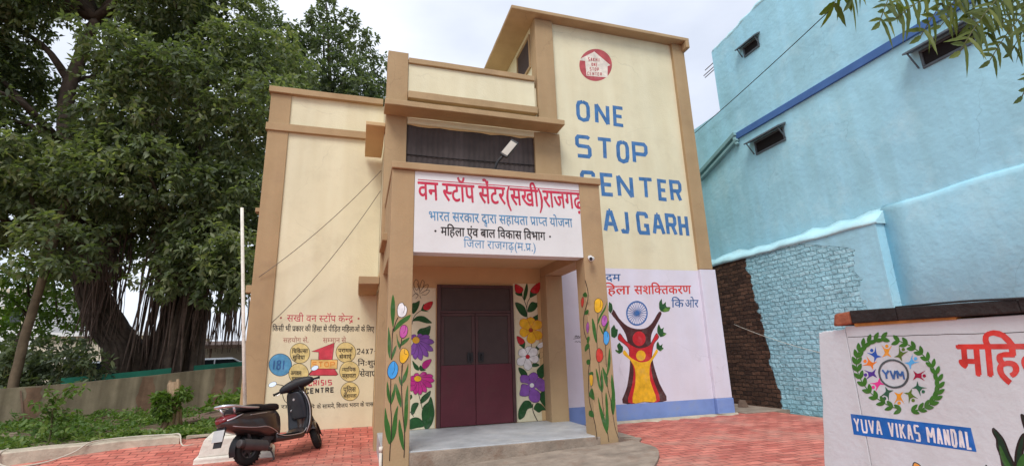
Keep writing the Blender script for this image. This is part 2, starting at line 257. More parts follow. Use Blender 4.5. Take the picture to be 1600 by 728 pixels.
# ---------------------------------------------------------------- mesh builder
WORLD = {}      # world position of each thing's / part's origin
class MB:
    def __init__(s): s.v = []; s.f = []; s.mi = []; s.sm = []; s.cur = 0
    def quad(s, a, b, c, d, smooth=False):
        i = len(s.v); s.v += [tuple(a), tuple(b), tuple(c), tuple(d)]; s.f.append((i, i + 1, i + 2, i + 3)); s.mi.append(s.cur); s.sm.append(smooth)
    def poly(s, pts):
        i = len(s.v); s.v += [tuple(p) for p in pts]; s.f.append(tuple(range(i, i + len(pts)))); s.mi.append(s.cur); s.sm.append(False)
    def hexa(s, c):   # 8 corners: bottom 4 ccw, top 4 ccw
        i = len(s.v); s.v += [tuple(p) for p in c]
        for q in ((3, 2, 1, 0), (4, 5, 6, 7), (0, 1, 5, 4), (1, 2, 6, 5), (2, 3, 7, 6), (3, 0, 4, 7)):
            s.f.append(tuple(i + k for k in q)); s.mi.append(s.cur); s.sm.append(False)
        return s
    def box(s, x0, x1, y0, y1, z0, z1):
        return s.hexa([(x0, y0, z0), (x1, y0, z0), (x1, y1, z0), (x0, y1, z0), (x0, y0, z1), (x1, y0, z1), (x1, y1, z1), (x0, y1, z1)])
    def rough(s, x0, x1, y0, y1, z0, z1, j=.004, step=.22):   # a hand-plastered bar: slightly uneven along its length
        d = (x1 - x0, y1 - y0, z1 - z0); ax = d.index(max(d)); lo = (x0, y0, z0); hi = (x1, y1, z1); n = max(2, int(d[ax] / step)); o = [k for k in range(3) if k != ax]; rr = []
        R = random.Random(int((x0 * 31 + y0 * 17 + z0 * 7 + x1 * 3) * 1000))
        for i in range(n + 1):
            ring = []
            for a, b in ((0, 0), (1, 0), (1, 1), (0, 1)):
                p = [0, 0, 0]; p[ax] = lo[ax] + d[ax] * i / n; p[o[0]] = (hi if a else lo)[o[0]] + R.uniform(-j, j); p[o[1]] = (hi if b else lo)[o[1]] + R.uniform(-j, j); ring.append(tuple(p))
            rr.append(ring if ax != 1 else ring[::-1])
        return s.rings(rr, True, False)
    def obox(s, c, ax, ay, az, hx, hy, hz):
        c, ax, ay, az = Vector(c), Vector(ax).normalized(), Vector(ay).normalized(), Vector(az).normalized()
        P = lambda i, j, k: c + ax * hx * i + ay * hy * j + az * hz * k
        return s.hexa([P(-1, -1, -1), P(1, -1, -1), P(1, 1, -1), P(-1, 1, -1), P(-1, -1, 1), P(1, -1, 1), P(1, 1, 1), P(-1, 1, 1)])
    def rings(s, rings, cap=True, smooth=True, closed=True):
        n = len(rings[0]); i0 = len(s.v)
        for r in rings: s.v += [tuple(p) for p in r]
        for a in range(len(rings) - 1):
            for k in range(n if closed else n - 1):
                k2 = (k + 1) % n
                s.f.append((i0 + a * n + k, i0 + a * n + k2, i0 + (a + 1) * n + k2, i0 + (a + 1) * n + k)); s.mi.append(s.cur); s.sm.append(smooth)
        if cap and closed:
            s.f.append(tuple(i0 + k for k in reversed(range(n)))); s.mi.append(s.cur); s.sm.append(False)
            o = i0 + (len(rings) - 1) * n
            s.f.append(tuple(o + k for k in range(n))); s.mi.append(s.cur); s.sm.append(False)
        return s
    def tube(s, pts, rad, n=8, cap=True):
        pts = [Vector(p) for p in pts]; m = len(pts)
        if not hasattr(rad, '__len__'): rad = [rad] * m
        rings = []; ref = None
        for i, p in enumerate(pts):
            t = (pts[min(i + 1, m - 1)] - pts[max(i - 1, 0)])
            if t.length < 1e-9: t = Vector((0, 0, 1))
            t.normalize()
            if ref is None:
                ref = Vector((0, 0, 1)) if abs(t.z) < .9 else Vector((1, 0, 0))
                ref = (ref - t * ref.dot(t)).normalized()
            else:
                ref = (ref - t * ref.dot(t)); ref = ref.normalized() if ref.length > 1e-6 else t.orthogonal().normalized()
            b = t.cross(ref)
            rings.append([p + (ref * math.cos(2 * math.pi * k / n) + b * math.sin(2 * math.pi * k / n)) * rad[i] for k in range(n)])
        return s.rings(rings, cap)
    def torus(s, c, axis, R, r, n=28, k=10, sq=1.0):
        c = Vector(c); axis = Vector(axis).normalized(); a = axis.orthogonal().normalized(); b = axis.cross(a)
        rings = []
        for i in range(n + 1):
            t = 2 * math.pi * i / n; d = a * math.cos(t) + b * math.sin(t)
            rings.append([c + d * (R + r * math.cos(2 * math.pi * j / k)) + axis * r * sq * math.sin(2 * math.pi * j / k) for j in range(k)])
        return s.rings(rings, cap=False)
    def cyl(s, a, b, r, n=16, r2=None): return s.tube([a, b], [r, r if r2 is None else r2], n)
def smoothpath(P, k=4, closed=False):
    P = [Vector(p) for p in P]; n = len(P); out = []
    for i in range(n if closed else n - 1):
        g = (lambda j: P[j % n]) if closed else (lambda j: P[max(0, min(n - 1, j))])
        p0, p1, p2, p3 = g(i - 1), g(i), g(i + 1), g(i + 2)
        for j in range(k):
            t = j / k
            out.append(.5 * ((2 * p1) + (p2 - p0) * t + (2 * p0 - 5 * p1 + 4 * p2 - p3) * t * t + (3 * p1 - p0 - 3 * p2 + p3) * t ** 3))
    if not closed: out.append(P[-1])
    return out
def link(o): scene.collection.objects.link(o); return o
def thing(name, label, cat, loc=(0, 0, 0), group=None, rot=None):
    o = bpy.data.objects.new(name, None); link(o); o.location = loc; o.empty_display_size = .2
    o['label'] = label; o['category'] = cat
    if group: o['group'] = group
    WORLD[o.name] = Vector(loc)
    return o
def structure(o, kind='structure'): o['kind'] = kind; return o
def meshobj(name, mb, mats, parent=None, bevel=0, local=False, loc=None, label=None):
    """One mesh object; vertices are given in world metres unless local."""
    me = bpy.data.meshes.new(name)
    org = Vector((0, 0, 0))
    if parent is not None and not local: org = WORLD[parent.name]
    if loc is not None: org = Vector(loc)
    if org.length: vv = [(a - org.x, b - org.y, c - org.z) for a, b, c in mb.v]
    else: vv = mb.v
    me.from_pydata(vv, [], mb.f)
    if not isinstance(mats, (list, tuple)): mats = [mats]
    for m in mats: me.materials.append(m)
    me.polygons.foreach_set('material_index', mb.mi); me.polygons.foreach_set('use_smooth', mb.sm)
    me.update()
    o = bpy.data.objects.new(name, me); link(o)
    if parent is not None: o.parent = parent
    elif loc is not None: o.location = loc
    WORLD[o.name] = org
    if bevel:
        b = o.modifiers.new('bevel', 'BEVEL'); b.width = bevel; b.segments = 2; b.limit_method = 'ANGLE'; b.harden_normals = False
    if label: o['label'] = label
    return o
def tag(o, label, cat, group=None):
    o['label'] = label; o['category'] = cat
    if group: o['group'] = group
    return o
# ---------------------------------------------------------------- painted work: flat coats of enamel on a wall
def plane_map(kind, val):
    if kind == 'y': return lambda u, v, d: (u, val - d, v)       # wall facing -Y
    return lambda u, v, d: (val - d, u, v)                         # wall facing -X
STEP = .0001
class Paint:
    def __init__(s, kind, val, off=.0012):
        s.P = plane_map(kind, val); s.mb = MB(); s.off = off; s.k = 0; s.cyc = 0; s.step = STEP if kind == 'y' else .00005; s.cols = []; s.flip = (kind == 'x')
    def use(s, c):
        if c not in s.cols: s.cols.append(c)
        s.mb.cur = s.cols.index(c)
    def d(s): s.k += 1; return s.off + (s.k % s.cyc if s.cyc else s.k) * s.step
    def fill(s, c, pts):
        s.use(c); d = s.d()
        tri = tessellate_polygon([[Vector((p[0], p[1], 0)) for p in pts]])
        i = len(s.mb.v); s.mb.v += [s.P(p[0], p[1], d) for p in pts]
        for t in tri: s.mb.f.append(tuple(i + q for q in t)); s.mb.mi.append(s.mb.cur); s.mb.sm.append(False)
    def ribbon(s, c, pts, w, closed=False, taper=False):
        s.use(c); d = s.d(); P = [Vector((p[0], p[1])) for p in pts]
        Q = [P[0]]
        for p in P[1:]:
            if (p - Q[-1]).length > 1e-5: Q.append(p)
        P = Q; n = len(P)
        if n < 2: return
        Lp, Rp = [], []
        for i in range(n):
            a = P[(i - 1) % n] if closed or i > 0 else P[i]; b = P[(i + 1) % n] if closed or i < n - 1 else P[i]
            t1 = (P[i] - a); t2 = (b - P[i])
            if t1.length < 1e-7: t1 = t2
            if t2.length < 1e-7: t2 = t1
            t1 = t1.normalized(); t2 = t2.normalized()
            n1 = Vector((-t1.y, t1.x)); n2 = Vector((-t2.y, t2.x)); m = n1 + n2
            if m.length < .3: m = n1
            m = m.normalized(); k = 1 / max(.55, m.dot(n1))
            ww = w * .5 * k
            Lp.append(P[i] + m * ww); Rp.append(P[i] - m * ww)
        for i in range(n if closed else n - 1):
            j = (i + 1) % n
            dd = d + (i % 4) * s.step * .22
            s.mb.quad(s.P(*Lp[i], dd), s.P(*Lp[j], dd), s.P(*Rp[j], dd), s.P(*Rp[i], dd))
    def art(s, items):
        for it in items:
            k, c = it[0], it[1]
            sm = lambda q, cl: [(p.x, p.y) for p in smoothpath([(a, b, 0) for a, b in q], 3, cl)]
            if k == 'f': s.fill(c, sm(it[2], True))
            elif k == 's': s.fill(c, it[2])
            elif k == 'l': s.ribbon(c, sm(it[3], False), it[2])
            elif k == 'o': s.ribbon(c, it[3] if len(it) > 4 else sm(it[3], True), it[2], True)
    def letters(s, c, quads, wfac=.2):
        s.off += (s.k + 1 if not s.cyc else s.cyc) * s.step; s.k = 0; s.cyc = 24
        for ch, q in quads:
            tl, tr, bl, br = [Vector(p) for p in q]
            h = (tl - bl).length; w = (tr - tl).length; sw = wfac * h
            ins = sw * .5
            def T(x, y):   # unit box, y up
                x = (ins + x * (w - 2 * ins)) / w; y = (ins + y * (h - 2 * ins)) / h
                return (bl * (1 - x) + br * x) * (1 - y) + (tl * (1 - x) + tr * x) * y
            for st in GL[ch]: s.ribbon(c, [T(*p) for p in st], sw)
    def deva(s, c, text, hl, hr, bl, bold=.016, bigger=1.0):
        hl, hr, bl = Vector(hl), Vector(hr), Vector(bl)
        gl, W = layout(text, bold)
        s.off += (s.k + 1) * s.step if not s.cyc else 0; s.cyc = 30
        ux = (hr - hl) / W; uy = (hl - bl) / .622 * bigger
        for V, F, dx, dy, sc in gl:
            # a heavier brush: the letter is laid down again slightly to each side
            for ox, oy in ([(0, 0)] if bold < .009 else [(-bold, 0), (bold, bold * .5), (0, -bold * .6)]):
                s.use(c); d = s.d(); i = len(s.mb.v)
                for x, y in V:
                    p = hl + ux * (x * sc + dx + ox) + uy * (y * sc + dy + oy - .622)
                    s.mb.v.append(s.P(p.x, p.y, d))
                for f in F: s.mb.f.append(tuple(i + q for q in f)); s.mb.mi.append(s.mb.cur); s.mb.sm.append(False)
    def build(s, name, parent, label=None): return meshobj(name, s.mb, [paintmat(c) for c in s.cols], parent, label=label)
_o = [(.5, 1), (.12, .93), (0, .75), (0, .25), (.12, .07), (.5, 0), (.88, .07), (1, .25), (1, .75), (.88, .93), (.5, 1)]
GL = {'O': [_o], 'N': [[(0, 0), (0, 1)], [(0, 1), (1, 0)], [(1, 0), (1, 1)]], 'E': [[(1, 1), (0, 1), (0, 0), (1, 0)], [(0, .5), (.85, .5)]],
      'S': [[(1, .93), (.85, 1), (.12, 1), (0, .9), (0, .6), (.12, .52), (.88, .5), (1, .4), (1, .1), (.88, 0), (0, 0)]], 'T': [[(0, 1), (1, 1)], [(.5, 1), (.5, 0)]],
      'P': [[(0, 0), (0, 1), (.85, 1), (1, .88), (1, .58), (.85, .45), (0, .45)]], 'C': [[(1, .8), (1, .93), (.88, 1), (.12, 1), (0, .88), (0, .12), (.12, 0), (.88, 0), (1, .1), (1, .25)]],
      'R': [[(0, 0), (0, 1), (.85, 1), (1, .88), (1, .6), (.85, .5), (0, .5)], [(.6, .5), (1, 0)]], 'A': [[(0, 0), (.4, 1)], [(.4, 1), (.6, 1)], [(.6, 1), (1, 0)], [(.2, .35), (.8, .35)]],
      'J': [[(1, 1), (1, .12), (.85, 0), (.15, 0), (0, .12)]], 'G': [[(1, .78), (1, .92), (.88, 1), (.12, 1), (0, .88), (0, .12), (.12, 0), (1, 0), (1, .38), (.62, .38)]],
      'H': [[(0, 0), (0, 1)], [(1, 0), (1, 1)], [(0, .5), (1, .5)]], 'I': [[(.5, 0), (.5, 1)]], 'Y': [[(0, 1), (.5, .5), (.5, 0)], [(1, 1), (.5, .5)]],
      'U': [[(0, 1), (0, .15), (.15, 0), (.85, 0), (1, .15), (1, 1)]], 'V': [[(0, 1), (.5, 0)], [(.5, 0), (1, 1)]], 'K': [[(0, 0), (0, 1)], [(1, 1), (0, .45)], [(.25, .58), (1, 0)]],
      'M': [[(0, 0), (0, 1)], [(0, 1), (.5, .35)], [(.5, .35), (1, 1)], [(1, 1), (1, 0)]], 'D': [[(0, 0), (0, 1), (.7, 1), (1, .8), (1, .2), (.7, 0), (0, 0)]], 'L': [[(0, 1), (0, 0), (1, 0)]],
      '1': [[(.5, 0), (.5, 1)]], '2': [[(0, .8), (.15, 1), (.85, 1), (1, .85), (1, .6), (0, 0), (1, 0)]], '4': [[(.75, 0), (.75, 1), (0, .3), (1, .3)]], '7': [[(0, 1), (1, 1), (.4, 0)]],
      '8': [[(.5, 1), (.1, .9), (.1, .62), (.5, .52), (.95, .4), (.95, .1), (.5, 0), (.05, .1), (.05, .4), (.5, .52), (.9, .62), (.9, .9), (.5, 1)]], 'X': [[(0, 0), (1, 1)], [(0, 1), (1, 0)]]}
# Devanagari letter shapes; conjuncts are put together here from half letters
_gc = {}
def glyph(ch, bold):
    k = ch
    if k in _gc: return _gc[k]
    cu = bpy.data.curves.new('letter', 'FONT'); cu.body = ch; cu.resolution_u = 2; cu.fill_mode = 'FRONT'
    o = bpy.data.objects.new('letter', cu); link(o)
    dg = bpy.context.evaluated_depsgraph_get(); dg.update()
    me = bpy.data.meshes.new_from_object(o.evaluated_get(dg))
    V = [(v.co.x, v.co.y) for v in me.vertices]; F = [tuple(p.vertices) for p in me.polygons]
    bpy.data.objects.remove(o); bpy.data.curves.remove(cu); bpy.data.meshes.remove(me)
    _gc[k] = (V, F); return _gc[k]
def clip_right(V, F, x1):
    bm = bmesh.new(); vv = [bm.verts.new((x, y, 0)) for x, y in V]
    for f in F:
        try: bm.faces.new([vv[i] for i in f])
        except ValueError: pass
    bmesh.ops.bisect_plane(bm, geom=bm.verts[:] + bm.edges[:] + bm.faces[:], plane_co=(x1, 0, 0), plane_no=(1, 0, 0), clear_outer=True)
    bm.verts.index_update(); r = ([(v.co.x, v.co.y) for v in bm.verts], [tuple(v.index for v in f.verts) for f in bm.faces]); bm.free(); return r
CONS = 'कखगघचछजझटठडढणतथदधनपफबभमयरलवशषसह'
ADV = {'ि': .259, 'ी': .273, 'ा': .273, 'ो': .273, 'ॉ': .273, ' ': .26, 'र': .424, ',': .22, '.': .2, '(': .32, ')': .31, ':': .22, 'ः': .28, '•': .36}
ZERO = 'ुूेैॅंँ़्'
def adv(ch):
    if ch in ADV: return ADV[ch]
    if ch in ZERO: return 0
    return max(x for x, y in glyph(ch, 0.0)[0])
SLASH = ([(-.165, .31), (-.165, .21), (-.40, .03), (-.47, .09)], [(0, 1, 2, 3)])
REPH = ([(-.28, .88), (-.17, .93), (-.04, .88), (-.02, .78), (-.15, .63), (-.21, .64), (-.10, .78), (-.12, .84), (-.18, .87), (-.26, .83)], [tuple(range(10))])
def layout(text, bold):
    out = []; x = 0.0; i = 0; n = len(text)
    def put(ch, sc=1, dx=0, dy=0): V, F = glyph(ch, bold); out.append((V, F, x + dx, dy, sc))
    while i < n:
        ch = text[i]
        if ch in CONS or ch in 'अएओ':
            cl = [ch]; j = i + 1; nukta = False
            if j < n and text[j] == '़': nukta = True; j += 1
            while j + 1 < n and text[j] == '्' and text[j + 1] in CONS: cl.append(text[j + 1]); j += 2
            marks = []
            while j < n and text[j] in 'ािीुूेैोॉॅंँः': marks.append(text[j]); j += 1
            if 'ि' in marks: put('ि'); x += ADV['ि']; marks.remove('ि')
            reph = False
            if len(cl) > 1 and cl[0] == 'र': reph = True; cl = cl[1:]
            for k, c in enumerate(cl):
                if k > 0 and c == 'र': out.append((SLASH[0], SLASH[1], x, .0 if cl[k - 1] == 'प' else -.18, 1)); continue
                if k > 0 and cl[k - 1] == 'द': put(c, .55, -.30, -.30); continue
                nxt = cl[k + 1] if k + 1 < len(cl) else None
                if nxt and nxt != 'र' and c != 'द':
                    V, F = glyph(c, bold); cut = .60 if c == 'क' else adv(c) - .185
                    V2, F2 = clip_right(V, F, cut); out.append((V2, F2, x, 0, 1)); x += cut
                else: put(c); x += adv(c)
            if nukta: put('़')
            if reph: out.append((REPH[0], REPH[1], x, 0, 1))
            for m in marks: put(m); x += adv(m)
            i = j
        else:
            if ch != ' ': put(ch)
            x += adv(ch); i += 1
    return out, x
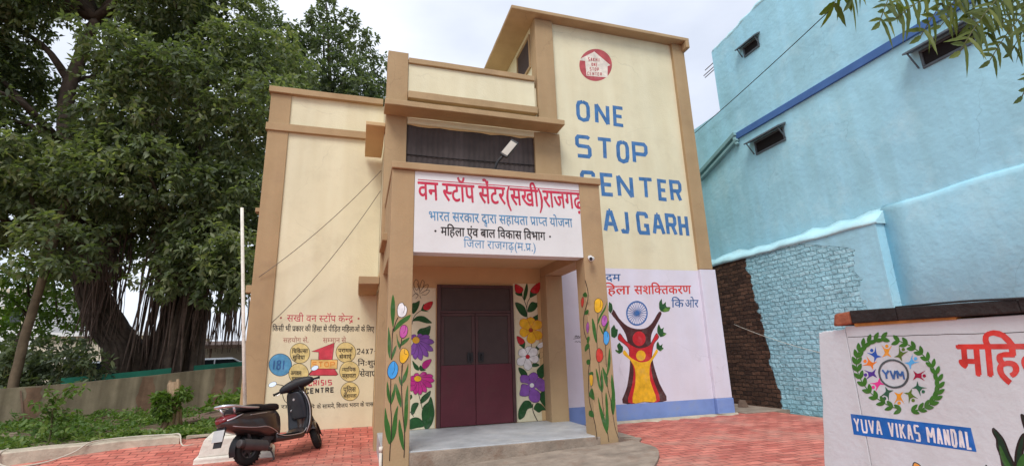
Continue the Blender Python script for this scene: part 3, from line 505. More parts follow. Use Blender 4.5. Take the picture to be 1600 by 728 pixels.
# measured outlines of the painted work, in metres on each wall
ART={
'tulips_left':[('f','g',[(0.413,1.998),(0.438,1.904),(0.445,1.769),(0.437,1.651),(0.428,1.568),(0.402,1.668),(0.388,1.802),(0.396,1.921)]),('f','g',[(0.429,1.518),(0.479,1.634),(0.56,1.701),(0.644,1.737),(0.62,1.675),(0.546,1.617),(0.481,1.559)]),('f','g',[(0.368,1.585),(0.393,1.486),(0.408,1.371),(0.407,1.273),(0.402,1.192),(0.375,1.258),(0.364,1.371),(0.365,1.486)]),('f','g',[(0.418,1.176),(0.424,1.256),(0.447,1.321),(0.475,1.353),(0.469,1.288),(0.441,1.215)]),('f','g',[(0.474,1.501),(0.493,1.418),(0.519,1.368),(0.524,1.303),(0.495,1.344),(0.478,1.418)]),('f','g',[(0.512,1.336),(0.543,1.401),(0.592,1.433),(0.638,1.448),(0.609,1.399),(0.56,1.359)]),('f','g',[(0.374,0.917),(0.397,0.845),(0.415,0.751),(0.418,0.658),(0.39,0.706),(0.371,0.8)]),('f','g',[(0.424,0.642),(0.431,0.75),(0.453,0.819),(0.464,0.889),(0.477,0.81),(0.464,0.717),(0.439,0.657)]),('f','g',[(0.361,0.615),(0.392,0.491),(0.427,0.383),(0.439,0.247),(0.422,0.189),(0.383,0.281),(0.356,0.418),(0.355,0.524)]),('f','g',[(0.514,0.629),(0.51,0.514),(0.506,0.377),(0.485,0.273),(0.44,0.202),(0.445,0.306),(0.456,0.441),(0.477,0.547)]),('f','g',[(0.521,0.982),(0.538,0.934),(0.564,0.877),(0.549,0.854),(0.523,0.902),(0.514,0.95)]),('f','g',[(0.627,1.123),(0.626,1.026),(0.603,0.931),(0.556,0.885),(0.562,0.964),(0.593,1.027),(0.616,1.091)]),('f','g',[(0.475,0.897),(0.518,0.808),(0.549,0.713),(0.555,0.604),(0.522,0.652),(0.487,0.763)]),('f','g',[(0.629,0.866),(0.635,0.74),(0.636,0.584),(0.631,0.43),(0.603,0.295),(0.591,0.433),(0.592,0.586),(0.603,0.757)]),('f','g',[(0.535,0.467),(0.561,0.374),(0.587,0.266),(0.599,0.115),(0.566,0.163),(0.532,0.285),(0.524,0.391)]),('l','d',0.01,[(0.428,1.568),(0.42,1.485),(0.419,1.305),(0.415,1.176)]),('l','d',0.01,[(0.485,1.704),(0.454,1.634),(0.435,1.535)]),('l','d',0.01,[(0.537,1.437),(0.532,1.368),(0.517,1.303)]),('l','d',0.01,[(0.555,1.126),(0.552,1.027)]),('l','d',0.01,[(0.417,0.951),(0.419,0.797),(0.424,0.627),(0.439,0.488),(0.443,0.261),(0.434,0.158),(0.431,0.004)]),('l','d',0.01,[(0.55,1.109),(0.549,1.013),(0.548,0.87),(0.572,0.557),(0.588,0.418),(0.603,0.265),(0.601,0.026)]),('f','w',[(0.479,1.752),(0.474,1.819),(0.497,1.879),(0.539,1.891),(0.556,1.862),(0.582,1.845),(0.597,1.802),(0.58,1.734),(0.535,1.704),(0.493,1.718)]),('o','d',0.006,[(0.479,1.752),(0.474,1.819),(0.497,1.879),(0.539,1.891),(0.556,1.862),(0.582,1.845),(0.597,1.802),(0.58,1.734),(0.535,1.704),(0.493,1.718)]),('l','d',0.005,[(0.556,1.862),(0.566,1.819),(0.55,1.76)]),('f','pk',[(0.512,1.5),(0.517,1.567),(0.546,1.603),(0.588,1.599),(0.611,1.549),(0.599,1.482),(0.558,1.442),(0.52,1.459)]),('o','d',0.006,[(0.512,1.5),(0.517,1.567),(0.546,1.603),(0.588,1.599),(0.611,1.549),(0.599,1.482),(0.558,1.442),(0.52,1.459)]),('l','d',0.005,[(0.583,1.596),(0.578,1.533),(0.557,1.5)]),('f','y',[(0.515,1.205),(0.522,1.27),(0.545,1.31),(0.578,1.314),(0.617,1.284),(0.633,1.226),(0.606,1.17),(0.566,1.131),(0.528,1.148)]),('o','d',0.006,[(0.515,1.205),(0.522,1.27),(0.545,1.31),(0.578,1.314),(0.617,1.284),(0.633,1.226),(0.606,1.17),(0.566,1.131),(0.528,1.148)]),('l','d',0.005,[(0.578,1.308),(0.576,1.252),(0.613,1.235)]),('f','sb',[(0.443,1.162),(0.485,1.127),(0.502,1.078),(0.496,1.015),(0.465,0.96),(0.417,0.951),(0.384,0.987),(0.373,1.043),(0.393,1.114)]),('o','d',0.006,[(0.443,1.162),(0.485,1.127),(0.502,1.078),(0.496,1.015),(0.465,0.96),(0.417,0.951),(0.384,0.987),(0.373,1.043),(0.393,1.114)]),('l','d',0.005,[(0.457,1.144),(0.462,1.064),(0.435,1.001)])],
'flowers_left':[('l','d',0.007,[(0.907,2.503),(0.875,2.434),(0.899,2.344),(0.932,2.322),(0.965,2.39),(0.941,2.481),(0.907,2.503)]),('l','d',0.007,[(0.966,2.322),(0.997,2.436),(1.019,2.493),(1.053,2.46),(1.032,2.368),(0.988,2.3)]),('l','d',0.007,[(0.988,2.3),(1.065,2.403),(1.122,2.415),(1.1,2.335),(1.022,2.278)]),('l','d',0.007,[(1.0,2.266),(1.1,2.324),(1.145,2.313),(1.09,2.244),(1.012,2.244)]),('l','d',0.007,[(0.861,2.366),(0.9,2.276),(0.956,2.232)]),('l','d',0.007,[(0.857,2.209),(0.911,2.265),(0.956,2.232),(0.913,2.176)]),('l','d',0.007,[(0.978,2.232),(1.002,2.176)]),('l','d',0.007,[(0.93,2.435),(0.972,2.345),(0.983,2.255)]),('f','dg',[(0.853,2.086),(0.914,2.109),(0.98,2.142),(0.97,2.053),(0.928,1.965),(0.863,1.921)]),('f','dg',[(0.865,1.8),(0.94,1.876),(1.051,1.88),(1.14,1.82),(1.192,1.765),(1.097,1.761),(0.964,1.799)]),('f','dg',[(0.946,1.593),(0.988,1.668),(1.075,1.689),(1.168,1.721),(1.165,1.633),(1.132,1.558),(1.012,1.559)]),('f','dg',[(1.005,1.982),(1.048,2.087),(1.071,2.031),(1.082,1.982),(1.138,1.953),(1.038,1.964)]),('f','dg',[(0.878,1.158),(0.922,1.114),(0.977,1.06),(0.988,0.997),(0.924,1.02),(0.891,1.084)]),('f','dg',[(0.988,1.039),(1.019,1.08),(1.052,1.026),(1.107,1.003),(1.021,0.985)]),('f','dg',[(1.018,0.494),(1.038,0.574),(1.112,0.632),(1.182,0.67),(1.166,0.588),(1.103,0.52),(1.039,0.483)]),('o','d',0.004,[(1.018,0.494),(1.038,0.574),(1.112,0.632),(1.182,0.67),(1.166,0.588),(1.103,0.52),(1.039,0.483)]),('f','dg',[(1.187,0.577),(1.232,0.432),(1.244,0.289),(1.203,0.151),(1.119,0.077),(1.065,0.18),(1.042,0.321),(1.072,0.44),(1.146,0.497)]),('o','d',0.004,[(1.187,0.577),(1.232,0.432),(1.244,0.289),(1.203,0.151),(1.119,0.077),(1.065,0.18),(1.042,0.321),(1.072,0.44),(1.146,0.497)]),('f','dg',[(0.845,0.224),(0.907,0.27),(0.99,0.264),(1.065,0.2),(1.076,0.13),(0.972,0.117),(0.848,0.105)]),('o','d',0.004,[(0.845,0.224),(0.907,0.27),(0.99,0.264),(1.065,0.2),(1.076,0.13),(0.972,0.117),(0.848,0.105)]),('f','dg',[(0.874,0.331),(0.878,0.451),(0.923,0.495),(0.991,0.485),(0.956,0.407),(0.916,0.329)]),('o','d',0.004,[(0.874,0.331),(0.878,0.451),(0.923,0.495),(0.991,0.485),(0.956,0.407),(0.916,0.329)]),('f','dg',[(0.837,0.605),(0.874,0.623),(0.884,0.582),(0.849,0.549)]),('o','d',0.004,[(0.837,0.605),(0.874,0.623),(0.884,0.582),(0.849,0.549)]),('l','d',0.009,[(1.038,1.998),(0.929,1.92),(0.876,1.833),(0.86,1.746)]),('l','d',0.009,[(0.984,0.638),(1.018,0.524),(1.051,0.401)]),('l','d',0.008,[(0.842,0.383),(0.917,0.289)]),('l','g',0.005,[(1.108,0.098),(1.149,0.255),(1.178,0.455)]),('f','r',[(1.037,2.031),(1.081,2.094),(1.199,2.128),(1.182,2.042),(1.127,1.982),(1.06,1.987)]),('o','d',0.005,[(1.037,2.031),(1.081,2.094),(1.199,2.128),(1.182,2.042),(1.127,1.982),(1.06,1.987)]),('f','mg',[(1.041,1.1),(1.094,1.151),(1.187,1.17),(1.171,1.106),(1.117,1.034),(1.052,1.026)]),('o','d',0.005,[(1.041,1.1),(1.094,1.151),(1.187,1.17),(1.171,1.106),(1.117,1.034),(1.052,1.026)]),('f','pu',[(0.943,1.48),(0.989,1.488),(1.03,1.502),(1.045,1.531),(1.037,1.565),(1.029,1.575),(0.996,1.589),(0.964,1.579),(0.943,1.542),(0.927,1.499)]),('o','d',0.005,[(0.943,1.48),(0.989,1.488),(1.03,1.502),(1.045,1.531),(1.037,1.565),(1.029,1.575),(0.996,1.589),(0.964,1.579),(0.943,1.542),(0.927,1.499)]),('f','pu',[(0.945,1.476),(1.018,1.472),(1.089,1.474),(1.138,1.499),(1.156,1.536),(1.153,1.548),(1.117,1.571),(1.062,1.57),(0.998,1.539),(0.938,1.5)]),('o','d',0.005,[(0.945,1.476),(1.018,1.472),(1.089,1.474),(1.138,1.499),(1.156,1.536),(1.153,1.548),(1.117,1.571),(1.062,1.57),(0.998,1.539),(0.938,1.5)]),('f','pu',[(0.944,1.471),(1.031,1.438),(1.118,1.412),(1.189,1.415),(1.228,1.441),(1.229,1.453),(1.196,1.489),(1.128,1.51),(1.037,1.507),(0.946,1.496)]),('o','d',0.005,[(0.944,1.471),(1.031,1.438),(1.118,1.412),(1.189,1.415),(1.228,1.441),(1.229,1.453),(1.196,1.489),(1.128,1.51),(1.037,1.507),(0.946,1.496)]),('f','pu',[(0.938,1.466),(1.01,1.395),(1.087,1.329),(1.159,1.298),(1.209,1.303),(1.215,1.313),(1.198,1.36),(1.139,1.411),(1.047,1.452),(0.951,1.487)]),('o','d',0.005,[(0.938,1.466),(1.01,1.395),(1.087,1.329),(1.159,1.298),(1.209,1.303),(1.215,1.313),(1.198,1.36),(1.139,1.411),(1.047,1.452),(0.951,1.487)]),('f','pu',[(0.93,1.465),(0.972,1.371),(1.02,1.281),(1.076,1.226),(1.125,1.21),(1.135,1.217),(1.136,1.267),(1.1,1.337),(1.028,1.41),(0.95,1.479)]),('o','d',0.005,[(0.93,1.465),(0.972,1.371),(1.02,1.281),(1.076,1.226),(1.125,1.21),(1.135,1.217),(1.136,1.267),(1.1,1.337),(1.028,1.41),(0.95,1.479)]),('f','pu',[(0.923,1.466),(0.929,1.363),(0.942,1.262),(0.975,1.19),(1.017,1.158),(1.028,1.161),(1.047,1.207),(1.038,1.284),(0.996,1.379),(0.947,1.472)]),('o','d',0.005,[(0.923,1.466),(0.929,1.363),(0.942,1.262),(0.975,1.19),(1.017,1.158),(1.028,1.161),(1.047,1.207),(1.038,1.284),(0.996,1.379),(0.947,1.472)]),('f','pu',[(0.917,1.471),(0.892,1.38),(0.875,1.29),(0.885,1.219),(0.915,1.18),(0.927,1.179),(0.959,1.213),(0.974,1.282),(0.962,1.375),(0.942,1.469)]),('o','d',0.005,[(0.917,1.471),(0.892,1.38),(0.875,1.29),(0.885,1.219),(0.915,1.18),(0.927,1.179),(0.959,1.213),(0.974,1.282),(0.962,1.375),(0.942,1.469)]),('f','pu',[(0.914,1.478),(0.871,1.415),(0.834,1.351),(0.829,1.293),(0.849,1.255),(0.861,1.251),(0.899,1.268),(0.928,1.317),(0.937,1.392),(0.938,1.47)]),('o','d',0.005,[(0.914,1.478),(0.871,1.415),(0.834,1.351),(0.829,1.293),(0.849,1.255),(0.861,1.251),(0.899,1.268),(0.928,1.317),(0.937,1.392),(0.938,1.47)]),('f','pu',[(0.936,1.497),(0.934,1.535),(0.925,1.569),(0.9,1.581),(0.868,1.572),(0.859,1.565),(0.843,1.536),(0.848,1.509),(0.88,1.494),(0.917,1.482)]),('o','d',0.005,[(0.936,1.497),(0.934,1.535),(0.925,1.569),(0.9,1.581),(0.868,1.572),(0.859,1.565),(0.843,1.536),(0.848,1.509),(0.88,1.494),(0.917,1.482)]),('f','y',[(0.991,1.484),(0.987,1.463),(0.974,1.445),(0.954,1.434),(0.931,1.43),(0.908,1.434),(0.888,1.447),(0.875,1.465),(0.87,1.487),(0.874,1.508),(0.886,1.526),(0.906,1.538),(0.929,1.541),(0.952,1.537),(0.972,1.524),(0.986,1.506)]),('o','d',0.004,[(0.991,1.484),(0.987,1.463),(0.974,1.445),(0.954,1.434),(0.931,1.43),(0.908,1.434),(0.888,1.447),(0.875,1.465),(0.87,1.487),(0.874,1.508),(0.886,1.526),(0.906,1.538),(0.929,1.541),(0.952,1.537),(0.972,1.524),(0.986,1.506)]),('f','mg',[(0.978,0.877),(0.987,0.908),(0.989,0.938),(0.971,0.955),(0.941,0.957),(0.931,0.954),(0.908,0.935),(0.906,0.912),(0.928,0.89),(0.957,0.87)]),('o','d',0.005,[(0.978,0.877),(0.987,0.908),(0.989,0.938),(0.971,0.955),(0.941,0.957),(0.931,0.954),(0.908,0.935),(0.906,0.912),(0.928,0.89),(0.957,0.87)]),('f','mg',[(0.983,0.864),(1.036,0.874),(1.085,0.889),(1.11,0.919),(1.111,0.953),(1.104,0.962),(1.071,0.974),(1.033,0.963),(0.999,0.925),(0.97,0.883)]),('o','d',0.005,[(0.983,0.864),(1.036,0.874),(1.085,0.889),(1.11,0.919),(1.111,0.953),(1.104,0.962),(1.071,0.974),(1.033,0.963),(0.999,0.925),(0.97,0.883)]),('f','mg',[(0.984,0.86),(1.061,0.85),(1.138,0.847),(1.193,0.866),(1.217,0.898),(1.215,0.908),(1.18,0.931),(1.121,0.934),(1.049,0.911),(0.979,0.881)]),('o','d',0.005,[(0.984,0.86),(1.061,0.85),(1.138,0.847),(1.193,0.866),(1.217,0.898),(1.215,0.908),(1.18,0.931),(1.121,0.934),(1.049,0.911),(0.979,0.881)]),('f','mg',[(0.981,0.856),(1.06,0.824),(1.139,0.798),(1.203,0.799),(1.238,0.821),(1.239,0.832),(1.21,0.864),(1.149,0.885),(1.066,0.884),(0.984,0.878)]),('o','d',0.005,[(0.981,0.856),(1.06,0.824),(1.139,0.798),(1.203,0.799),(1.238,0.821),(1.239,0.832),(1.21,0.864),(1.149,0.885),(1.066,0.884),(0.984,0.878)]),('f','mg',[(0.975,0.853),(1.035,0.795),(1.097,0.743),(1.156,0.72),(1.198,0.726),(1.203,0.735),(1.19,0.775),(1.142,0.816),(1.065,0.846),(0.986,0.871)]),('o','d',0.005,[(0.975,0.853),(1.035,0.795),(1.097,0.743),(1.156,0.72),(1.198,0.726),(1.203,0.735),(1.19,0.775),(1.142,0.816),(1.065,0.846),(0.986,0.871)]),('f','mg',[(0.967,0.853),(0.991,0.778),(1.021,0.707),(1.062,0.663),(1.103,0.65),(1.112,0.655),(1.119,0.694),(1.097,0.749),(1.044,0.808),(0.986,0.863)]),('o','d',0.005,[(0.967,0.853),(0.991,0.778),(1.021,0.707),(1.062,0.663),(1.103,0.65),(1.112,0.655),(1.119,0.694),(1.097,0.749),(1.044,0.808),(0.986,0.863)]),('f','mg',[(0.961,0.855),(0.956,0.777),(0.957,0.7),(0.98,0.644),(1.013,0.617),(1.023,0.619),(1.045,0.652),(1.045,0.711),(1.017,0.785),(0.983,0.858)]),('o','d',0.005,[(0.961,0.855),(0.956,0.777),(0.957,0.7),(0.98,0.644),(1.013,0.617),(1.023,0.619),(1.045,0.652),(1.045,0.711),(1.017,0.785),(0.983,0.858)]),('f','mg',[(0.956,0.859),(0.925,0.79),(0.901,0.72),(0.903,0.662),(0.926,0.627),(0.937,0.625),(0.969,0.648),(0.989,0.702),(0.987,0.777),(0.978,0.854)]),('o','d',0.005,[(0.956,0.859),(0.925,0.79),(0.901,0.72),(0.903,0.662),(0.926,0.627),(0.937,0.625),(0.969,0.648),(0.989,0.702),(0.987,0.777),(0.978,0.854)]),('f','mg',[(0.954,0.865),(0.904,0.82),(0.859,0.772),(0.844,0.724),(0.856,0.688),(0.865,0.682),(0.903,0.689),(0.937,0.726),(0.958,0.788),(0.974,0.854)]),('o','d',0.005,[(0.954,0.865),(0.904,0.82),(0.859,0.772),(0.844,0.724),(0.856,0.688),(0.865,0.682),(0.903,0.689),(0.937,0.726),(0.958,0.788),(0.974,0.854)]),('f','mg',[(0.956,0.873),(0.906,0.861),(0.861,0.844),(0.839,0.814),(0.843,0.782),(0.849,0.773),(0.882,0.762),(0.917,0.774),(0.946,0.812),(0.97,0.856)]),('o','d',0.005,[(0.956,0.873),(0.906,0.861),(0.861,0.844),(0.839,0.814),(0.843,0.782),(0.849,0.773),(0.882,0.762),(0.917,0.774),(0.946,0.812),(0.97,0.856)]),('f','mg',[(0.964,0.88),(0.928,0.903),(0.892,0.919),(0.864,0.911),(0.848,0.885),(0.848,0.875),(0.861,0.846),(0.889,0.833),(0.926,0.843),(0.963,0.859)]),('o','d',0.005,[(0.964,0.88),(0.928,0.903),(0.892,0.919),(0.864,0.911),(0.848,0.885),(0.848,0.875),(0.861,0.846),(0.889,0.833),(0.926,0.843),(0.963,0.859)]),('f','y',[(1.029,0.866),(1.025,0.849),(1.012,0.835),(0.993,0.826),(0.97,0.823),(0.947,0.828),(0.928,0.838),(0.914,0.854),(0.91,0.871),(0.914,0.889),(0.926,0.903),(0.946,0.912),(0.968,0.915),(0.991,0.91),(1.011,0.9),(1.024,0.884)]),('o','d',0.004,[(1.029,0.866),(1.025,0.849),(1.012,0.835),(0.993,0.826),(0.97,0.823),(0.947,0.828),(0.928,0.838),(0.914,0.854),(0.91,0.871),(0.914,0.889),(0.926,0.903),(0.946,0.912),(0.968,0.915),(0.991,0.91),(1.011,0.9),(1.024,0.884)])],
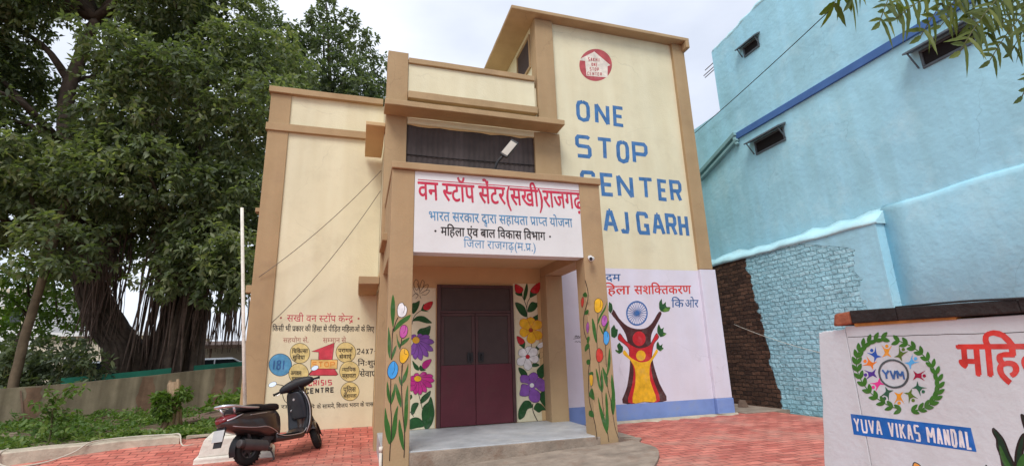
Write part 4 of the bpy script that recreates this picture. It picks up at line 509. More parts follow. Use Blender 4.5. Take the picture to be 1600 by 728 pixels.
'flowers_right':[('f','dg',[(2.694,2.298),(2.764,2.289),(2.806,2.338),(2.851,2.358),(2.825,2.29),(2.823,2.232),(2.722,2.251)]),('o','d',0.004,[(2.694,2.298),(2.764,2.289),(2.806,2.338),(2.851,2.358),(2.825,2.29),(2.823,2.232),(2.722,2.251)]),('f','dg',[(2.923,2.465),(2.939,2.359),(2.914,2.243),(2.87,2.156),(2.847,2.232),(2.878,2.358)]),('o','d',0.004,[(2.923,2.465),(2.939,2.359),(2.914,2.243),(2.87,2.156),(2.847,2.232),(2.878,2.358)]),('f','dg',[(2.989,2.34),(3.018,2.292),(3.11,2.273),(3.067,2.244),(2.974,2.205),(2.977,2.282)]),('o','d',0.004,[(2.989,2.34),(3.018,2.292),(3.11,2.273),(3.067,2.244),(2.974,2.205),(2.977,2.282)]),('f','dg',[(2.688,2.117),(2.797,2.089),(2.875,2.013),(2.899,1.862),(2.79,1.9),(2.714,2.013)]),('o','d',0.004,[(2.688,2.117),(2.797,2.089),(2.875,2.013),(2.899,1.862),(2.79,1.9),(2.714,2.013)]),('f','dg',[(3.177,2.158),(3.102,2.109),(3.011,2.128),(2.947,2.061),(2.917,1.947),(3.035,1.966),(3.121,2.061)]),('o','d',0.004,[(3.177,2.158),(3.102,2.109),(3.011,2.128),(2.947,2.061),(2.917,1.947),(3.035,1.966),(3.121,2.061)]),('f','dg',[(3.187,1.946),(3.182,1.842),(3.138,1.776),(3.047,1.777),(3.009,1.843),(3.092,1.89)]),('o','d',0.004,[(3.187,1.946),(3.182,1.842),(3.138,1.776),(3.047,1.777),(3.009,1.843),(3.092,1.89)]),('f','dg',[(2.732,1.374),(2.771,1.373),(2.848,1.418),(2.828,1.309),(2.77,1.346)]),('o','d',0.004,[(2.732,1.374),(2.771,1.373),(2.848,1.418),(2.828,1.309),(2.77,1.346)]),('f','dg',[(3.068,1.349),(3.096,1.302),(3.136,1.301),(3.044,1.249),(3.004,1.259)]),('o','d',0.004,[(3.068,1.349),(3.096,1.302),(3.136,1.301),(3.044,1.249),(3.004,1.259)]),('f','dg',[(3.143,1.232),(3.199,1.222),(3.159,1.141),(3.098,1.133),(3.091,1.197)]),('o','d',0.004,[(3.143,1.232),(3.199,1.222),(3.159,1.141),(3.098,1.133),(3.091,1.197)]),('f','dg',[(2.954,1.02),(3.015,1.054),(3.103,1.015),(3.032,0.985),(2.953,0.993)]),('o','d',0.004,[(2.954,1.02),(3.015,1.054),(3.103,1.015),(3.032,0.985),(2.953,0.993)]),('f','dg',[(2.709,0.984),(2.814,0.945),(2.869,0.854),(2.752,0.858)]),('o','d',0.004,[(2.709,0.984),(2.814,0.945),(2.869,0.854),(2.752,0.858)]),('f','dg',[(3.214,1.048),(3.203,0.904),(3.152,0.789),(3.083,0.81),(3.047,0.892),(3.07,0.954)]),('o','d',0.004,[(3.214,1.048),(3.203,0.904),(3.152,0.789),(3.083,0.81),(3.047,0.892),(3.07,0.954)]),('f','dg',[(3.1,0.544),(3.2,0.565),(3.224,0.458),(3.224,0.266),(3.14,0.341),(3.085,0.431)]),('o','d',0.004,[(3.1,0.544),(3.2,0.565),(3.224,0.458),(3.224,0.266),(3.14,0.341),(3.085,0.431)]),('f','dg',[(2.804,0.428),(2.9,0.414),(2.94,0.317),(2.846,0.288),(2.785,0.172),(2.688,0.136),(2.683,0.263),(2.735,0.363)]),('o','d',0.004,[(2.804,0.428),(2.9,0.414),(2.94,0.317),(2.846,0.288),(2.785,0.172),(2.688,0.136),(2.683,0.263),(2.735,0.363)]),('f','dg',[(2.962,0.299),(3.024,0.382),(3.111,0.351),(3.185,0.26),(3.116,0.255),(3.056,0.224),(2.99,0.263)]),('o','d',0.004,[(2.962,0.299),(3.024,0.382),(3.111,0.351),(3.185,0.26),(3.116,0.255),(3.056,0.224),(2.99,0.263)]),('l','d',0.011,[(2.823,2.232),(2.869,2.127),(2.904,1.994),(2.899,1.768)]),('l','d',0.01,[(2.974,2.205),(2.919,2.109),(2.899,1.975)]),('l','d',0.01,[(2.97,1.397),(2.956,1.287)]),('l','d',0.009,[(2.829,1.327),(2.865,1.253)]),('l','d',0.013,[(2.95,0.377),(2.946,0.265),(2.985,0.16),(3.039,0.058)]),('f','r',[(2.693,2.448),(2.789,2.415),(2.844,2.367),(2.815,2.299),(2.754,2.28),(2.695,2.317)]),('o','d',0.004,[(2.693,2.448),(2.789,2.415),(2.844,2.367),(2.815,2.299),(2.754,2.28),(2.695,2.317)]),('f','r',[(3.182,2.489),(3.177,2.381),(3.131,2.293),(3.048,2.282),(2.985,2.33),(3.065,2.428)]),('o','d',0.004,[(3.182,2.489),(3.177,2.381),(3.131,2.293),(3.048,2.282),(2.985,2.33),(3.065,2.428)]),('f','r',[(2.698,1.521),(2.795,1.483),(2.842,1.418),(2.771,1.373),(2.714,1.411)]),('o','d',0.004,[(2.698,1.521),(2.795,1.483),(2.842,1.418),(2.771,1.373),(2.714,1.411)]),('f','w',[(3.212,1.41),(3.199,1.346),(3.126,1.302),(3.068,1.34),(3.12,1.394)]),('o','d',0.004,[(3.212,1.41),(3.199,1.346),(3.126,1.302),(3.068,1.34),(3.12,1.394)]),('f','y',[(2.986,1.634),(3.026,1.704),(3.054,1.774),(3.032,1.826),(2.976,1.853),(2.954,1.852),(2.899,1.823),(2.876,1.77),(2.902,1.701),(2.942,1.633)]),('o','r',0.005,[(2.986,1.634),(3.026,1.704),(3.054,1.774),(3.032,1.826),(2.976,1.853),(2.954,1.852),(2.899,1.823),(2.876,1.77),(2.902,1.701),(2.942,1.633)]),('f','y',[(2.987,1.613),(3.071,1.627),(3.149,1.65),(3.183,1.7),(3.175,1.758),(3.162,1.774),(3.104,1.798),(3.044,1.781),(2.998,1.718),(2.961,1.646)]),('o','r',0.005,[(2.987,1.613),(3.071,1.627),(3.149,1.65),(3.183,1.7),(3.175,1.758),(3.162,1.774),(3.104,1.798),(3.044,1.781),(2.998,1.718),(2.961,1.646)]),('f','y',[(2.959,1.599),(2.993,1.526),(3.035,1.464),(3.094,1.446),(3.154,1.469),(3.167,1.484),(3.18,1.542),(3.148,1.592),(3.072,1.616),(2.987,1.631)]),('o','r',0.005,[(2.959,1.599),(2.993,1.526),(3.035,1.464),(3.094,1.446),(3.154,1.469),(3.167,1.484),(3.18,1.542),(3.148,1.592),(3.072,1.616),(2.987,1.631)]),('f','y',[(2.942,1.61),(2.904,1.537),(2.88,1.466),(2.903,1.413),(2.959,1.387),(2.98,1.388),(3.035,1.418),(3.056,1.473),(3.028,1.542),(2.986,1.612)]),('o','r',0.005,[(2.942,1.61),(2.904,1.537),(2.88,1.466),(2.903,1.413),(2.959,1.387),(2.98,1.388),(3.035,1.418),(3.056,1.473),(3.028,1.542),(2.986,1.612)]),('f','y',[(2.947,1.639),(2.873,1.656),(2.803,1.661),(2.761,1.628),(2.751,1.572),(2.757,1.553),(2.797,1.512),(2.851,1.506),(2.907,1.547),(2.959,1.6)]),('o','r',0.005,[(2.947,1.639),(2.873,1.656),(2.803,1.661),(2.761,1.628),(2.751,1.572),(2.757,1.553),(2.797,1.512),(2.851,1.506),(2.907,1.547),(2.959,1.6)]),('f','y',[(2.971,1.646),(2.944,1.727),(2.907,1.8),(2.848,1.828),(2.785,1.814),(2.769,1.8),(2.751,1.742),(2.778,1.685),(2.853,1.647),(2.938,1.617)]),('o','r',0.005,[(2.971,1.646),(2.944,1.727),(2.907,1.8),(2.848,1.828),(2.785,1.814),(2.769,1.8),(2.751,1.742),(2.778,1.685),(2.853,1.647),(2.938,1.617)]),('f','rb',[(3.004,1.622),(3.0,1.608),(2.991,1.596),(2.978,1.588),(2.962,1.585),(2.947,1.588),(2.934,1.596),(2.926,1.609),(2.924,1.623),(2.927,1.637),(2.936,1.649),(2.95,1.657),(2.965,1.66),(2.98,1.657),(2.993,1.648),(3.001,1.636)]),('o','d',0.004,[(3.004,1.622),(3.0,1.608),(2.991,1.596),(2.978,1.588),(2.962,1.585),(2.947,1.588),(2.934,1.596),(2.926,1.609),(2.924,1.623),(2.927,1.637),(2.936,1.649),(2.95,1.657),(2.965,1.66),(2.98,1.657),(2.993,1.648),(3.001,1.636)]),('f','w',[(2.907,1.167),(2.957,1.211),(2.996,1.258),(2.989,1.303),(2.947,1.336),(2.929,1.34),(2.874,1.331),(2.843,1.295),(2.85,1.237),(2.869,1.176)]),('o','d',0.005,[(2.907,1.167),(2.957,1.211),(2.996,1.258),(2.989,1.303),(2.947,1.336),(2.929,1.34),(2.874,1.331),(2.843,1.295),(2.85,1.237),(2.869,1.176)]),('f','w',[(2.89,1.183),(2.867,1.243),(2.836,1.295),(2.788,1.307),(2.738,1.286),(2.727,1.272),(2.713,1.223),(2.736,1.183),(2.797,1.165),(2.865,1.155)]),('o','d',0.005,[(2.89,1.183),(2.867,1.243),(2.836,1.295),(2.788,1.307),(2.738,1.286),(2.727,1.272),(2.713,1.223),(2.736,1.183),(2.797,1.165),(2.865,1.155)]),('f','w',[(2.864,1.172),(2.786,1.163),(2.715,1.144),(2.682,1.102),(2.686,1.05),(2.696,1.036),(2.747,1.013),(2.802,1.025),(2.847,1.079),(2.886,1.142)]),('o','d',0.005,[(2.864,1.172),(2.786,1.163),(2.715,1.144),(2.682,1.102),(2.686,1.05),(2.696,1.036),(2.747,1.013),(2.802,1.025),(2.847,1.079),(2.886,1.142)]),('f','w',[(2.865,1.152),(2.829,1.083),(2.805,1.014),(2.824,0.962),(2.873,0.933),(2.891,0.933),(2.941,0.96),(2.962,1.012),(2.939,1.082),(2.905,1.151)]),('o','d',0.005,[(2.865,1.152),(2.829,1.083),(2.805,1.014),(2.824,0.962),(2.873,0.933),(2.891,0.933),(2.941,0.96),(2.962,1.012),(2.939,1.082),(2.905,1.151)]),('f','w',[(2.889,1.143),(2.937,1.092),(2.989,1.052),(3.042,1.054),(3.083,1.089),(3.09,1.106),(3.083,1.157),(3.043,1.189),(2.974,1.188),(2.902,1.177)]),('o','d',0.005,[(2.889,1.143),(2.937,1.092),(2.989,1.052),(3.042,1.054),(3.083,1.089),(3.09,1.106),(3.083,1.157),(3.043,1.189),(2.974,1.188),(2.902,1.177)]),('f','w',[(2.906,1.155),(2.981,1.167),(3.05,1.187),(3.08,1.231),(3.071,1.282),(3.06,1.296),(3.008,1.317),(2.954,1.302),(2.914,1.247),(2.882,1.184)]),('o','d',0.005,[(2.906,1.155),(2.981,1.167),(3.05,1.187),(3.08,1.231),(3.071,1.282),(3.06,1.296),(3.008,1.317),(2.954,1.302),(2.914,1.247),(2.882,1.184)]),('f','r',[(2.925,1.162),(2.921,1.148),(2.912,1.137),(2.899,1.129),(2.884,1.127),(2.869,1.13),(2.856,1.138),(2.848,1.15),(2.846,1.164),(2.849,1.178),(2.858,1.189),(2.871,1.197),(2.887,1.199),(2.902,1.196),(2.914,1.188),(2.922,1.176)]),('o','d',0.004,[(2.925,1.162),(2.921,1.148),(2.912,1.137),(2.899,1.129),(2.884,1.127),(2.869,1.13),(2.856,1.138),(2.848,1.15),(2.846,1.164),(2.849,1.178),(2.858,1.189),(2.871,1.197),(2.887,1.199),(2.902,1.196),(2.914,1.188),(2.922,1.176)]),('f','pu',[(2.905,0.773),(2.888,0.844),(2.978,0.894),(3.046,0.865),(3.067,0.802),(3.021,0.741),(2.951,0.709)]),('o','d',0.005,[(2.905,0.773),(2.888,0.844),(2.978,0.894),(3.046,0.865),(3.067,0.802),(3.021,0.741),(2.951,0.709)]),('f','pu',[(2.912,0.702),(2.815,0.724),(2.739,0.744),(2.748,0.85),(2.878,0.845),(2.9,0.764)]),('o','d',0.005,[(2.912,0.702),(2.815,0.724),(2.739,0.744),(2.748,0.85),(2.878,0.845),(2.9,0.764)]),('f','pu',[(2.9,0.667),(2.766,0.708),(2.734,0.622),(2.717,0.519),(2.865,0.508),(2.898,0.597)]),('o','d',0.005,[(2.9,0.667),(2.766,0.708),(2.734,0.622),(2.717,0.519),(2.865,0.508),(2.898,0.597)]),('f','pu',[(2.928,0.622),(2.886,0.545),(2.882,0.459),(2.957,0.394),(3.064,0.406),(3.092,0.5),(3.072,0.563),(2.996,0.61)]),('o','d',0.005,[(2.928,0.622),(2.886,0.545),(2.882,0.459),(2.957,0.394),(3.064,0.406),(3.092,0.5),(3.072,0.563),(2.996,0.61)]),('f','pu',[(2.999,0.68),(3.063,0.793),(3.151,0.771),(3.197,0.707),(3.217,0.635),(3.161,0.567),(3.073,0.589)]),('o','d',0.005,[(2.999,0.68),(3.063,0.793),(3.151,0.771),(3.197,0.707),(3.217,0.635),(3.161,0.567),(3.073,0.589)]),('f','pu',[(3.026,0.676),(3.019,0.649),(3.001,0.627),(2.975,0.613),(2.945,0.609),(2.915,0.616),(2.891,0.632),(2.875,0.655),(2.87,0.683),(2.877,0.709),(2.895,0.731),(2.921,0.745),(2.951,0.75),(2.98,0.743),(3.005,0.727),(3.021,0.703)]),('f','w',[(2.987,0.676),(2.983,0.661),(2.973,0.649),(2.959,0.641),(2.942,0.639),(2.926,0.643),(2.912,0.652),(2.904,0.664),(2.901,0.679),(2.905,0.694),(2.915,0.706),(2.929,0.714),(2.945,0.716),(2.962,0.713),(2.975,0.704),(2.984,0.691)]),('o','d',0.004,[(2.987,0.676),(2.983,0.661),(2.973,0.649),(2.959,0.641),(2.942,0.639),(2.926,0.643),(2.912,0.652),(2.904,0.664),(2.901,0.679),(2.905,0.694),(2.915,0.706),(2.929,0.714),(2.945,0.716),(2.962,0.713),(2.975,0.704),(2.984,0.691)])],
'tulips_right':[('f','g',[(3.507,1.929),(3.465,1.798),(3.399,1.711),(3.332,1.592),(3.337,1.66),(3.392,1.746),(3.469,1.85)]),('f','g',[(3.243,1.678),(3.283,1.576),(3.291,1.44),(3.282,1.323),(3.25,1.407),(3.233,1.542)]),('f','g',[(3.341,1.592),(3.392,1.506),(3.405,1.438),(3.371,1.49)]),('f','g',[(3.51,1.642),(3.483,1.556),(3.427,1.472),(3.42,1.506),(3.466,1.591)]),('f','g',[(3.245,0.978),(3.275,0.895),(3.293,0.766),(3.311,0.653),(3.27,0.719),(3.249,0.848)]),('f','g',[(3.333,0.958),(3.346,0.844),(3.344,0.716),(3.31,0.637),(3.303,0.781)]),('f','g',[(3.485,1.251),(3.491,1.101),(3.459,0.954),(3.407,0.858),(3.431,1.004),(3.456,1.135)]),('f','g',[(3.349,0.99),(3.39,0.924),(3.421,0.841),(3.4,0.713),(3.363,0.827)]),('f','g',[(3.491,0.887),(3.509,0.773),(3.518,0.627),(3.502,0.453),(3.459,0.329),(3.435,0.472),(3.466,0.614),(3.467,0.774)]),('f','g',[(3.247,0.593),(3.281,0.465),(3.322,0.338),(3.357,0.15),(3.347,0.104),(3.297,0.215),(3.257,0.404)]),('f','g',[(3.376,0.65),(3.394,0.538),(3.39,0.38),(3.387,0.24),(3.355,0.134),(3.333,0.259),(3.356,0.414),(3.357,0.54)]),('l','d',0.008,[(3.341,1.75),(3.324,1.609),(3.297,1.44),(3.289,1.248)]),('l','d',0.008,[(3.425,1.557),(3.407,1.455)]),('l','d',0.008,[(3.427,1.295),(3.415,1.104),(3.414,0.989)]),('l','d',0.008,[(3.298,1.057),(3.299,0.959),(3.307,0.781),(3.311,0.653),(3.314,0.463),(3.325,0.338)]),('l','d',0.008,[(3.403,0.858),(3.414,0.664),(3.441,0.535),(3.459,0.329),(3.481,0.157),(3.519,0.034)]),('l','d',0.008,[(3.355,0.134),(3.365,-0.004)]),('f','y',[(3.29,1.858),(3.305,1.928),(3.352,1.963),(3.409,1.946),(3.433,1.885),(3.406,1.798),(3.345,1.755),(3.293,1.781)]),('o','d',0.006,[(3.29,1.858),(3.305,1.928),(3.352,1.963),(3.409,1.946),(3.433,1.885),(3.406,1.798),(3.345,1.755),(3.293,1.781)]),('l','d',0.005,[(3.39,1.946),(3.398,1.885),(3.38,1.832)]),('f','vi',[(3.389,1.634),(3.407,1.694),(3.448,1.72),(3.483,1.677),(3.472,1.608),(3.425,1.557),(3.392,1.583)]),('o','d',0.006,[(3.389,1.634),(3.407,1.694),(3.448,1.72),(3.483,1.677),(3.472,1.608),(3.425,1.557),(3.392,1.583)]),('l','d',0.005,[(3.457,1.703),(3.44,1.625)]),('f','sb',[(3.402,1.405),(3.414,1.472),(3.458,1.492),(3.495,1.437),(3.488,1.353),(3.441,1.295),(3.402,1.329)]),('o','d',0.006,[(3.402,1.405),(3.414,1.472),(3.458,1.492),(3.495,1.437),(3.488,1.353),(3.441,1.295),(3.402,1.329)]),('l','d',0.005,[(3.471,1.471),(3.466,1.404)]),('f','r2',[(3.261,1.141),(3.279,1.224),(3.323,1.251),(3.367,1.205),(3.369,1.122),(3.33,1.066),(3.28,1.067)]),('o','d',0.006,[(3.261,1.141),(3.279,1.224),(3.323,1.251),(3.367,1.205),(3.369,1.122),(3.33,1.066),(3.28,1.067)]),('l','d',0.005,[(3.344,1.23),(3.345,1.172)])],
'vine_side':[('l','d',0.02,[(6.512,2.235),(6.447,2.086),(6.457,1.948),(6.634,1.707),(6.648,1.484),(6.536,1.31),(6.51,1.111)]),('l','d',0.02,[(6.51,1.11),(6.598,0.913),(6.632,0.572),(6.567,0.387),(6.498,0.239),(6.468,0.045)]),('f','g',[(6.626,2.03),(6.519,2.06),(6.47,1.993),(6.551,1.986)]),('f','g',[(6.561,1.787),(6.461,1.794),(6.489,1.737),(6.609,1.739)]),('f','g',[(6.56,1.411),(6.482,1.408),(6.534,1.327),(6.589,1.345)]),('f','g',[(6.659,1.28),(6.553,1.327),(6.503,1.276),(6.607,1.228),(6.669,1.213)]),('f','g',[(6.643,1.078),(6.549,1.102),(6.52,1.045),(6.619,1.028)]),('f','g',[(6.622,0.637),(6.535,0.706),(6.484,0.676),(6.466,0.559),(6.61,0.59)]),('f','g',[(6.659,0.395),(6.545,0.405),(6.52,0.329),(6.669,0.33)]),('f','g',[(6.579,0.914),(6.462,0.932),(6.451,0.884),(6.564,0.882)]),('f','r2',[(6.686,1.958),(6.609,2.002),(6.592,1.929),(6.661,1.849),(6.697,1.888)]),('o','d',0.006,[(6.686,1.958),(6.609,2.002),(6.592,1.929),(6.661,1.849),(6.697,1.888)]),('f','vi',[(6.575,1.565),(6.506,1.628),(6.478,1.558),(6.531,1.469),(6.566,1.496)]),('o','d',0.006,[(6.575,1.565),(6.506,1.628),(6.478,1.558),(6.531,1.469),(6.566,1.496)]),('f','y',[(6.572,0.881),(6.47,0.884),(6.488,0.771),(6.542,0.737),(6.572,0.784)]),('o','d',0.006,[(6.572,0.881),(6.47,0.884),(6.488,0.771),(6.542,0.737),(6.572,0.784)])],
'mural':[('f','br',[(4.634,1.917),(4.692,1.993),(4.797,1.826),(4.971,1.674),(5.174,1.62),(5.369,1.639),(5.524,1.744),(5.692,1.945),(5.753,1.907),(5.608,1.698),(5.494,1.546),(5.445,1.365),(5.453,0.978),(5.547,0.595),(5.666,0.278),(5.184,0.281),(4.723,0.28),(4.844,0.568),(4.945,0.965),(4.943,1.287),(4.905,1.525),(4.787,1.72)]),('f','r',[(4.736,1.438),(4.787,1.541),(4.893,1.406),(5.054,1.299),(5.188,1.258),(5.366,1.292),(5.462,1.365),(5.588,1.529),(5.633,1.453),(5.512,1.334),(5.449,1.156),(5.404,0.95),(5.419,0.687),(5.527,0.28),(5.184,0.281),(4.833,0.283),(4.947,0.592),(5.01,0.876),(4.946,1.081),(4.952,1.242),(4.853,1.348)]),('o','br',0.012,[(4.736,1.438),(4.787,1.541),(4.893,1.406),(5.054,1.299),(5.188,1.258),(5.366,1.292),(5.462,1.365),(5.588,1.529),(5.633,1.453),(5.512,1.334),(5.449,1.156),(5.404,0.95),(5.419,0.687),(5.527,0.28),(5.184,0.281),(4.833,0.283),(4.947,0.592),(5.01,0.876),(4.946,1.081),(4.952,1.242),(4.853,1.348)]),('f','y',[(4.818,1.158),(4.859,1.23),(4.965,1.096),(5.11,1.018),(5.211,0.995),(5.371,1.025),(5.491,1.155),(5.553,1.228),(5.583,1.182),(5.481,1.066),(5.378,0.936),(5.347,0.661),(5.442,0.29),(5.185,0.286),(4.932,0.283),(5.024,0.617),(5.044,0.875),(4.959,1.037)]),('f','r',[(5.336,1.434),(5.327,1.398),(5.309,1.365),(5.283,1.337),(5.251,1.316),(5.216,1.303),(5.178,1.299),(5.142,1.305),(5.109,1.319),(5.082,1.341),(5.063,1.37),(5.052,1.403),(5.051,1.439),(5.059,1.474),(5.077,1.507),(5.103,1.535),(5.134,1.557),(5.17,1.57),(5.208,1.574),(5.244,1.569),(5.277,1.555),(5.305,1.532),(5.324,1.503),(5.335,1.47)]),('f','y',[(5.301,1.115),(5.294,1.09),(5.281,1.067),(5.263,1.048),(5.24,1.033),(5.214,1.024),(5.187,1.022),(5.16,1.026),(5.136,1.036),(5.117,1.052),(5.103,1.073),(5.095,1.096),(5.094,1.121),(5.1,1.146),(5.113,1.169),(5.131,1.189),(5.154,1.204),(5.18,1.213),(5.207,1.216),(5.234,1.212),(5.258,1.201),(5.278,1.185),(5.292,1.165),(5.3,1.141)]),('s','dg',[(5.708,2.023),(5.721,2.133),(5.79,2.213),(5.802,2.102),(5.881,2.15),(5.881,2.055),(5.978,2.039),(5.931,1.96),(5.818,1.938),(5.737,1.96)]),('o','w',0.006,[(5.708,2.023),(5.721,2.133),(5.79,2.213),(5.802,2.102),(5.881,2.15),(5.881,2.055),(5.978,2.039),(5.931,1.96),(5.818,1.938),(5.737,1.96)]),('s','dg',[(4.603,2.145),(4.668,2.099),(4.675,1.993),(4.617,1.917),(4.578,1.978)]),('o','w',0.006,[(4.603,2.145),(4.668,2.099),(4.675,1.993),(4.617,1.917),(4.578,1.978)]),('s','dg',[(4.596,1.485),(4.602,1.633),(4.676,1.707),(4.71,1.632),(4.75,1.616),(4.725,1.498),(4.66,1.455)]),('o','w',0.006,[(4.596,1.485),(4.602,1.633),(4.676,1.707),(4.71,1.632),(4.75,1.616),(4.725,1.498),(4.66,1.455)]),('s','dg',[(4.656,1.22),(4.668,1.249),(4.717,1.233),(4.699,1.322),(4.761,1.373),(4.8,1.319),(4.831,1.289),(4.812,1.202),(4.734,1.16)]),('o','w',0.006,[(4.656,1.22),(4.668,1.249),(4.717,1.233),(4.699,1.322),(4.761,1.373),(4.8,1.319),(4.831,1.289),(4.812,1.202),(4.734,1.16)]),('s','dg',[(5.608,1.544),(5.619,1.636),(5.664,1.712),(5.707,1.62),(5.772,1.65),(5.753,1.558),(5.822,1.526),(5.761,1.475),(5.669,1.458)]),('o','w',0.006,[(5.608,1.544),(5.619,1.636),(5.664,1.712),(5.707,1.62),(5.772,1.65),(5.753,1.558),(5.822,1.526),(5.761,1.475),(5.669,1.458)]),('s','dg',[(5.554,1.243),(5.565,1.333),(5.606,1.377),(5.643,1.301),(5.707,1.33),(5.689,1.27),(5.721,1.239),(5.636,1.187)]),('o','w',0.006,[(5.554,1.243),(5.565,1.333),(5.606,1.377),(5.643,1.301),(5.707,1.33),(5.689,1.27),(5.721,1.239),(5.636,1.187)]),('s','lg',[(5.786,1.976),(5.847,2.023),(5.965,2.023),(5.921,1.966),(5.83,1.945)]),('s','lg',[(5.73,1.512),(5.768,1.527),(5.813,1.517),(5.755,1.481)]),('s','lg',[(5.648,1.226),(5.707,1.239),(5.645,1.196)]),('s','lg',[(4.666,1.22),(4.706,1.219),(4.742,1.175)]),('o','nb',0.03,[(5.422,1.921),(5.413,1.877),(5.395,1.835),(5.37,1.796),(5.338,1.762),(5.301,1.735),(5.26,1.715),(5.216,1.703),(5.172,1.699),(5.129,1.703),(5.088,1.716),(5.052,1.737),(5.021,1.765),(4.997,1.799),(4.98,1.837),(4.972,1.879),(4.972,1.922),(4.98,1.966),(4.997,2.007),(5.021,2.046),(5.053,2.08),(5.09,2.108),(5.131,2.129),(5.174,2.142),(5.219,2.147),(5.263,2.143),(5.304,2.13),(5.342,2.109),(5.373,2.081),(5.398,2.047),(5.415,2.007),(5.423,1.965)]),('l','nb',0.01,[(5.224,1.921),(5.408,1.921)]),('l','nb',0.01,[(5.222,1.915),(5.395,1.866)]),('l','nb',0.01,[(5.218,1.909),(5.368,1.816)]),('l','nb',0.01,[(5.213,1.904),(5.329,1.773)]),('l','nb',0.01,[(5.207,1.9),(5.282,1.741)]),('l','nb',0.01,[(5.2,1.898),(5.229,1.72)]),('l','nb',0.01,[(5.193,1.897),(5.173,1.714)]),('l','nb',0.01,[(5.186,1.898),(5.12,1.721)]),('l','nb',0.01,[(5.179,1.9),(5.072,1.742)]),('l','nb',0.01,[(5.174,1.904),(5.032,1.776)]),('l','nb',0.01,[(5.17,1.909),(5.003,1.818)]),('l','nb',0.01,[(5.167,1.915),(4.987,1.868)]),('l','nb',0.01,[(5.167,1.921),(4.985,1.922)]),('l','nb',0.01,[(5.169,1.928),(4.998,1.976)]),('l','nb',0.01,[(5.172,1.934),(5.024,2.026)]),('l','nb',0.01,[(5.177,1.939),(5.062,2.069)]),('l','nb',0.01,[(5.184,1.943),(5.109,2.103)]),('l','nb',0.01,[(5.191,1.945),(5.162,2.124)]),('l','nb',0.01,[(5.198,1.946),(5.217,2.131)]),('l','nb',0.01,[(5.205,1.945),(5.272,2.124)]),('l','nb',0.01,[(5.212,1.943),(5.321,2.103)]),('l','nb',0.01,[(5.217,1.939),(5.362,2.07)]),('l','nb',0.01,[(5.221,1.934),(5.391,2.026)]),('l','nb',0.01,[(5.223,1.928),(5.407,1.975)]),('f','nb',[(5.241,1.921),(5.236,1.905),(5.225,1.891),(5.209,1.882),(5.191,1.878),(5.174,1.882),(5.16,1.891),(5.151,1.905),(5.15,1.922),(5.155,1.938),(5.166,1.952),(5.182,1.961),(5.2,1.964),(5.217,1.961),(5.231,1.952),(5.239,1.938)])],
'signature':[('l','d',0.008,[(3.835,1.487),(3.873,1.519),(3.858,1.476),(3.89,1.512),(3.897,1.482),(3.921,1.512),(3.931,1.481),(3.962,1.507),(3.97,1.485),(3.993,1.502)]),('l','d',0.008,[(3.809,1.455),(3.906,1.469),(4.016,1.48)]),('l','d',0.008,[(3.834,1.401),(3.878,1.411),(3.882,1.396),(3.926,1.412),(3.935,1.395),(3.993,1.407)])],
'logo_house':[('f','lr',[(5.143,7.398),(5.128,7.317),(5.098,7.237),(5.054,7.161),(4.998,7.091),(4.932,7.032),(4.859,6.984),(4.782,6.95),(4.704,6.93),(4.627,6.926),(4.554,6.937),(4.489,6.963),(4.433,7.003),(4.389,7.055),(4.357,7.118),(4.34,7.189),(4.338,7.265),(4.351,7.345),(4.379,7.424),(4.42,7.5),(4.474,7.57),(4.538,7.631),(4.611,7.681),(4.688,7.718),(4.768,7.74),(4.847,7.746),(4.922,7.736),(4.99,7.71),(5.048,7.67),(5.094,7.616),(5.126,7.551),(5.143,7.477)]),('s','pc',[(4.352,7.412),(4.731,7.668),(5.104,7.388),(5.031,7.35),(5.006,7.065),(4.492,7.028),(4.485,7.391),(4.366,7.383)])],
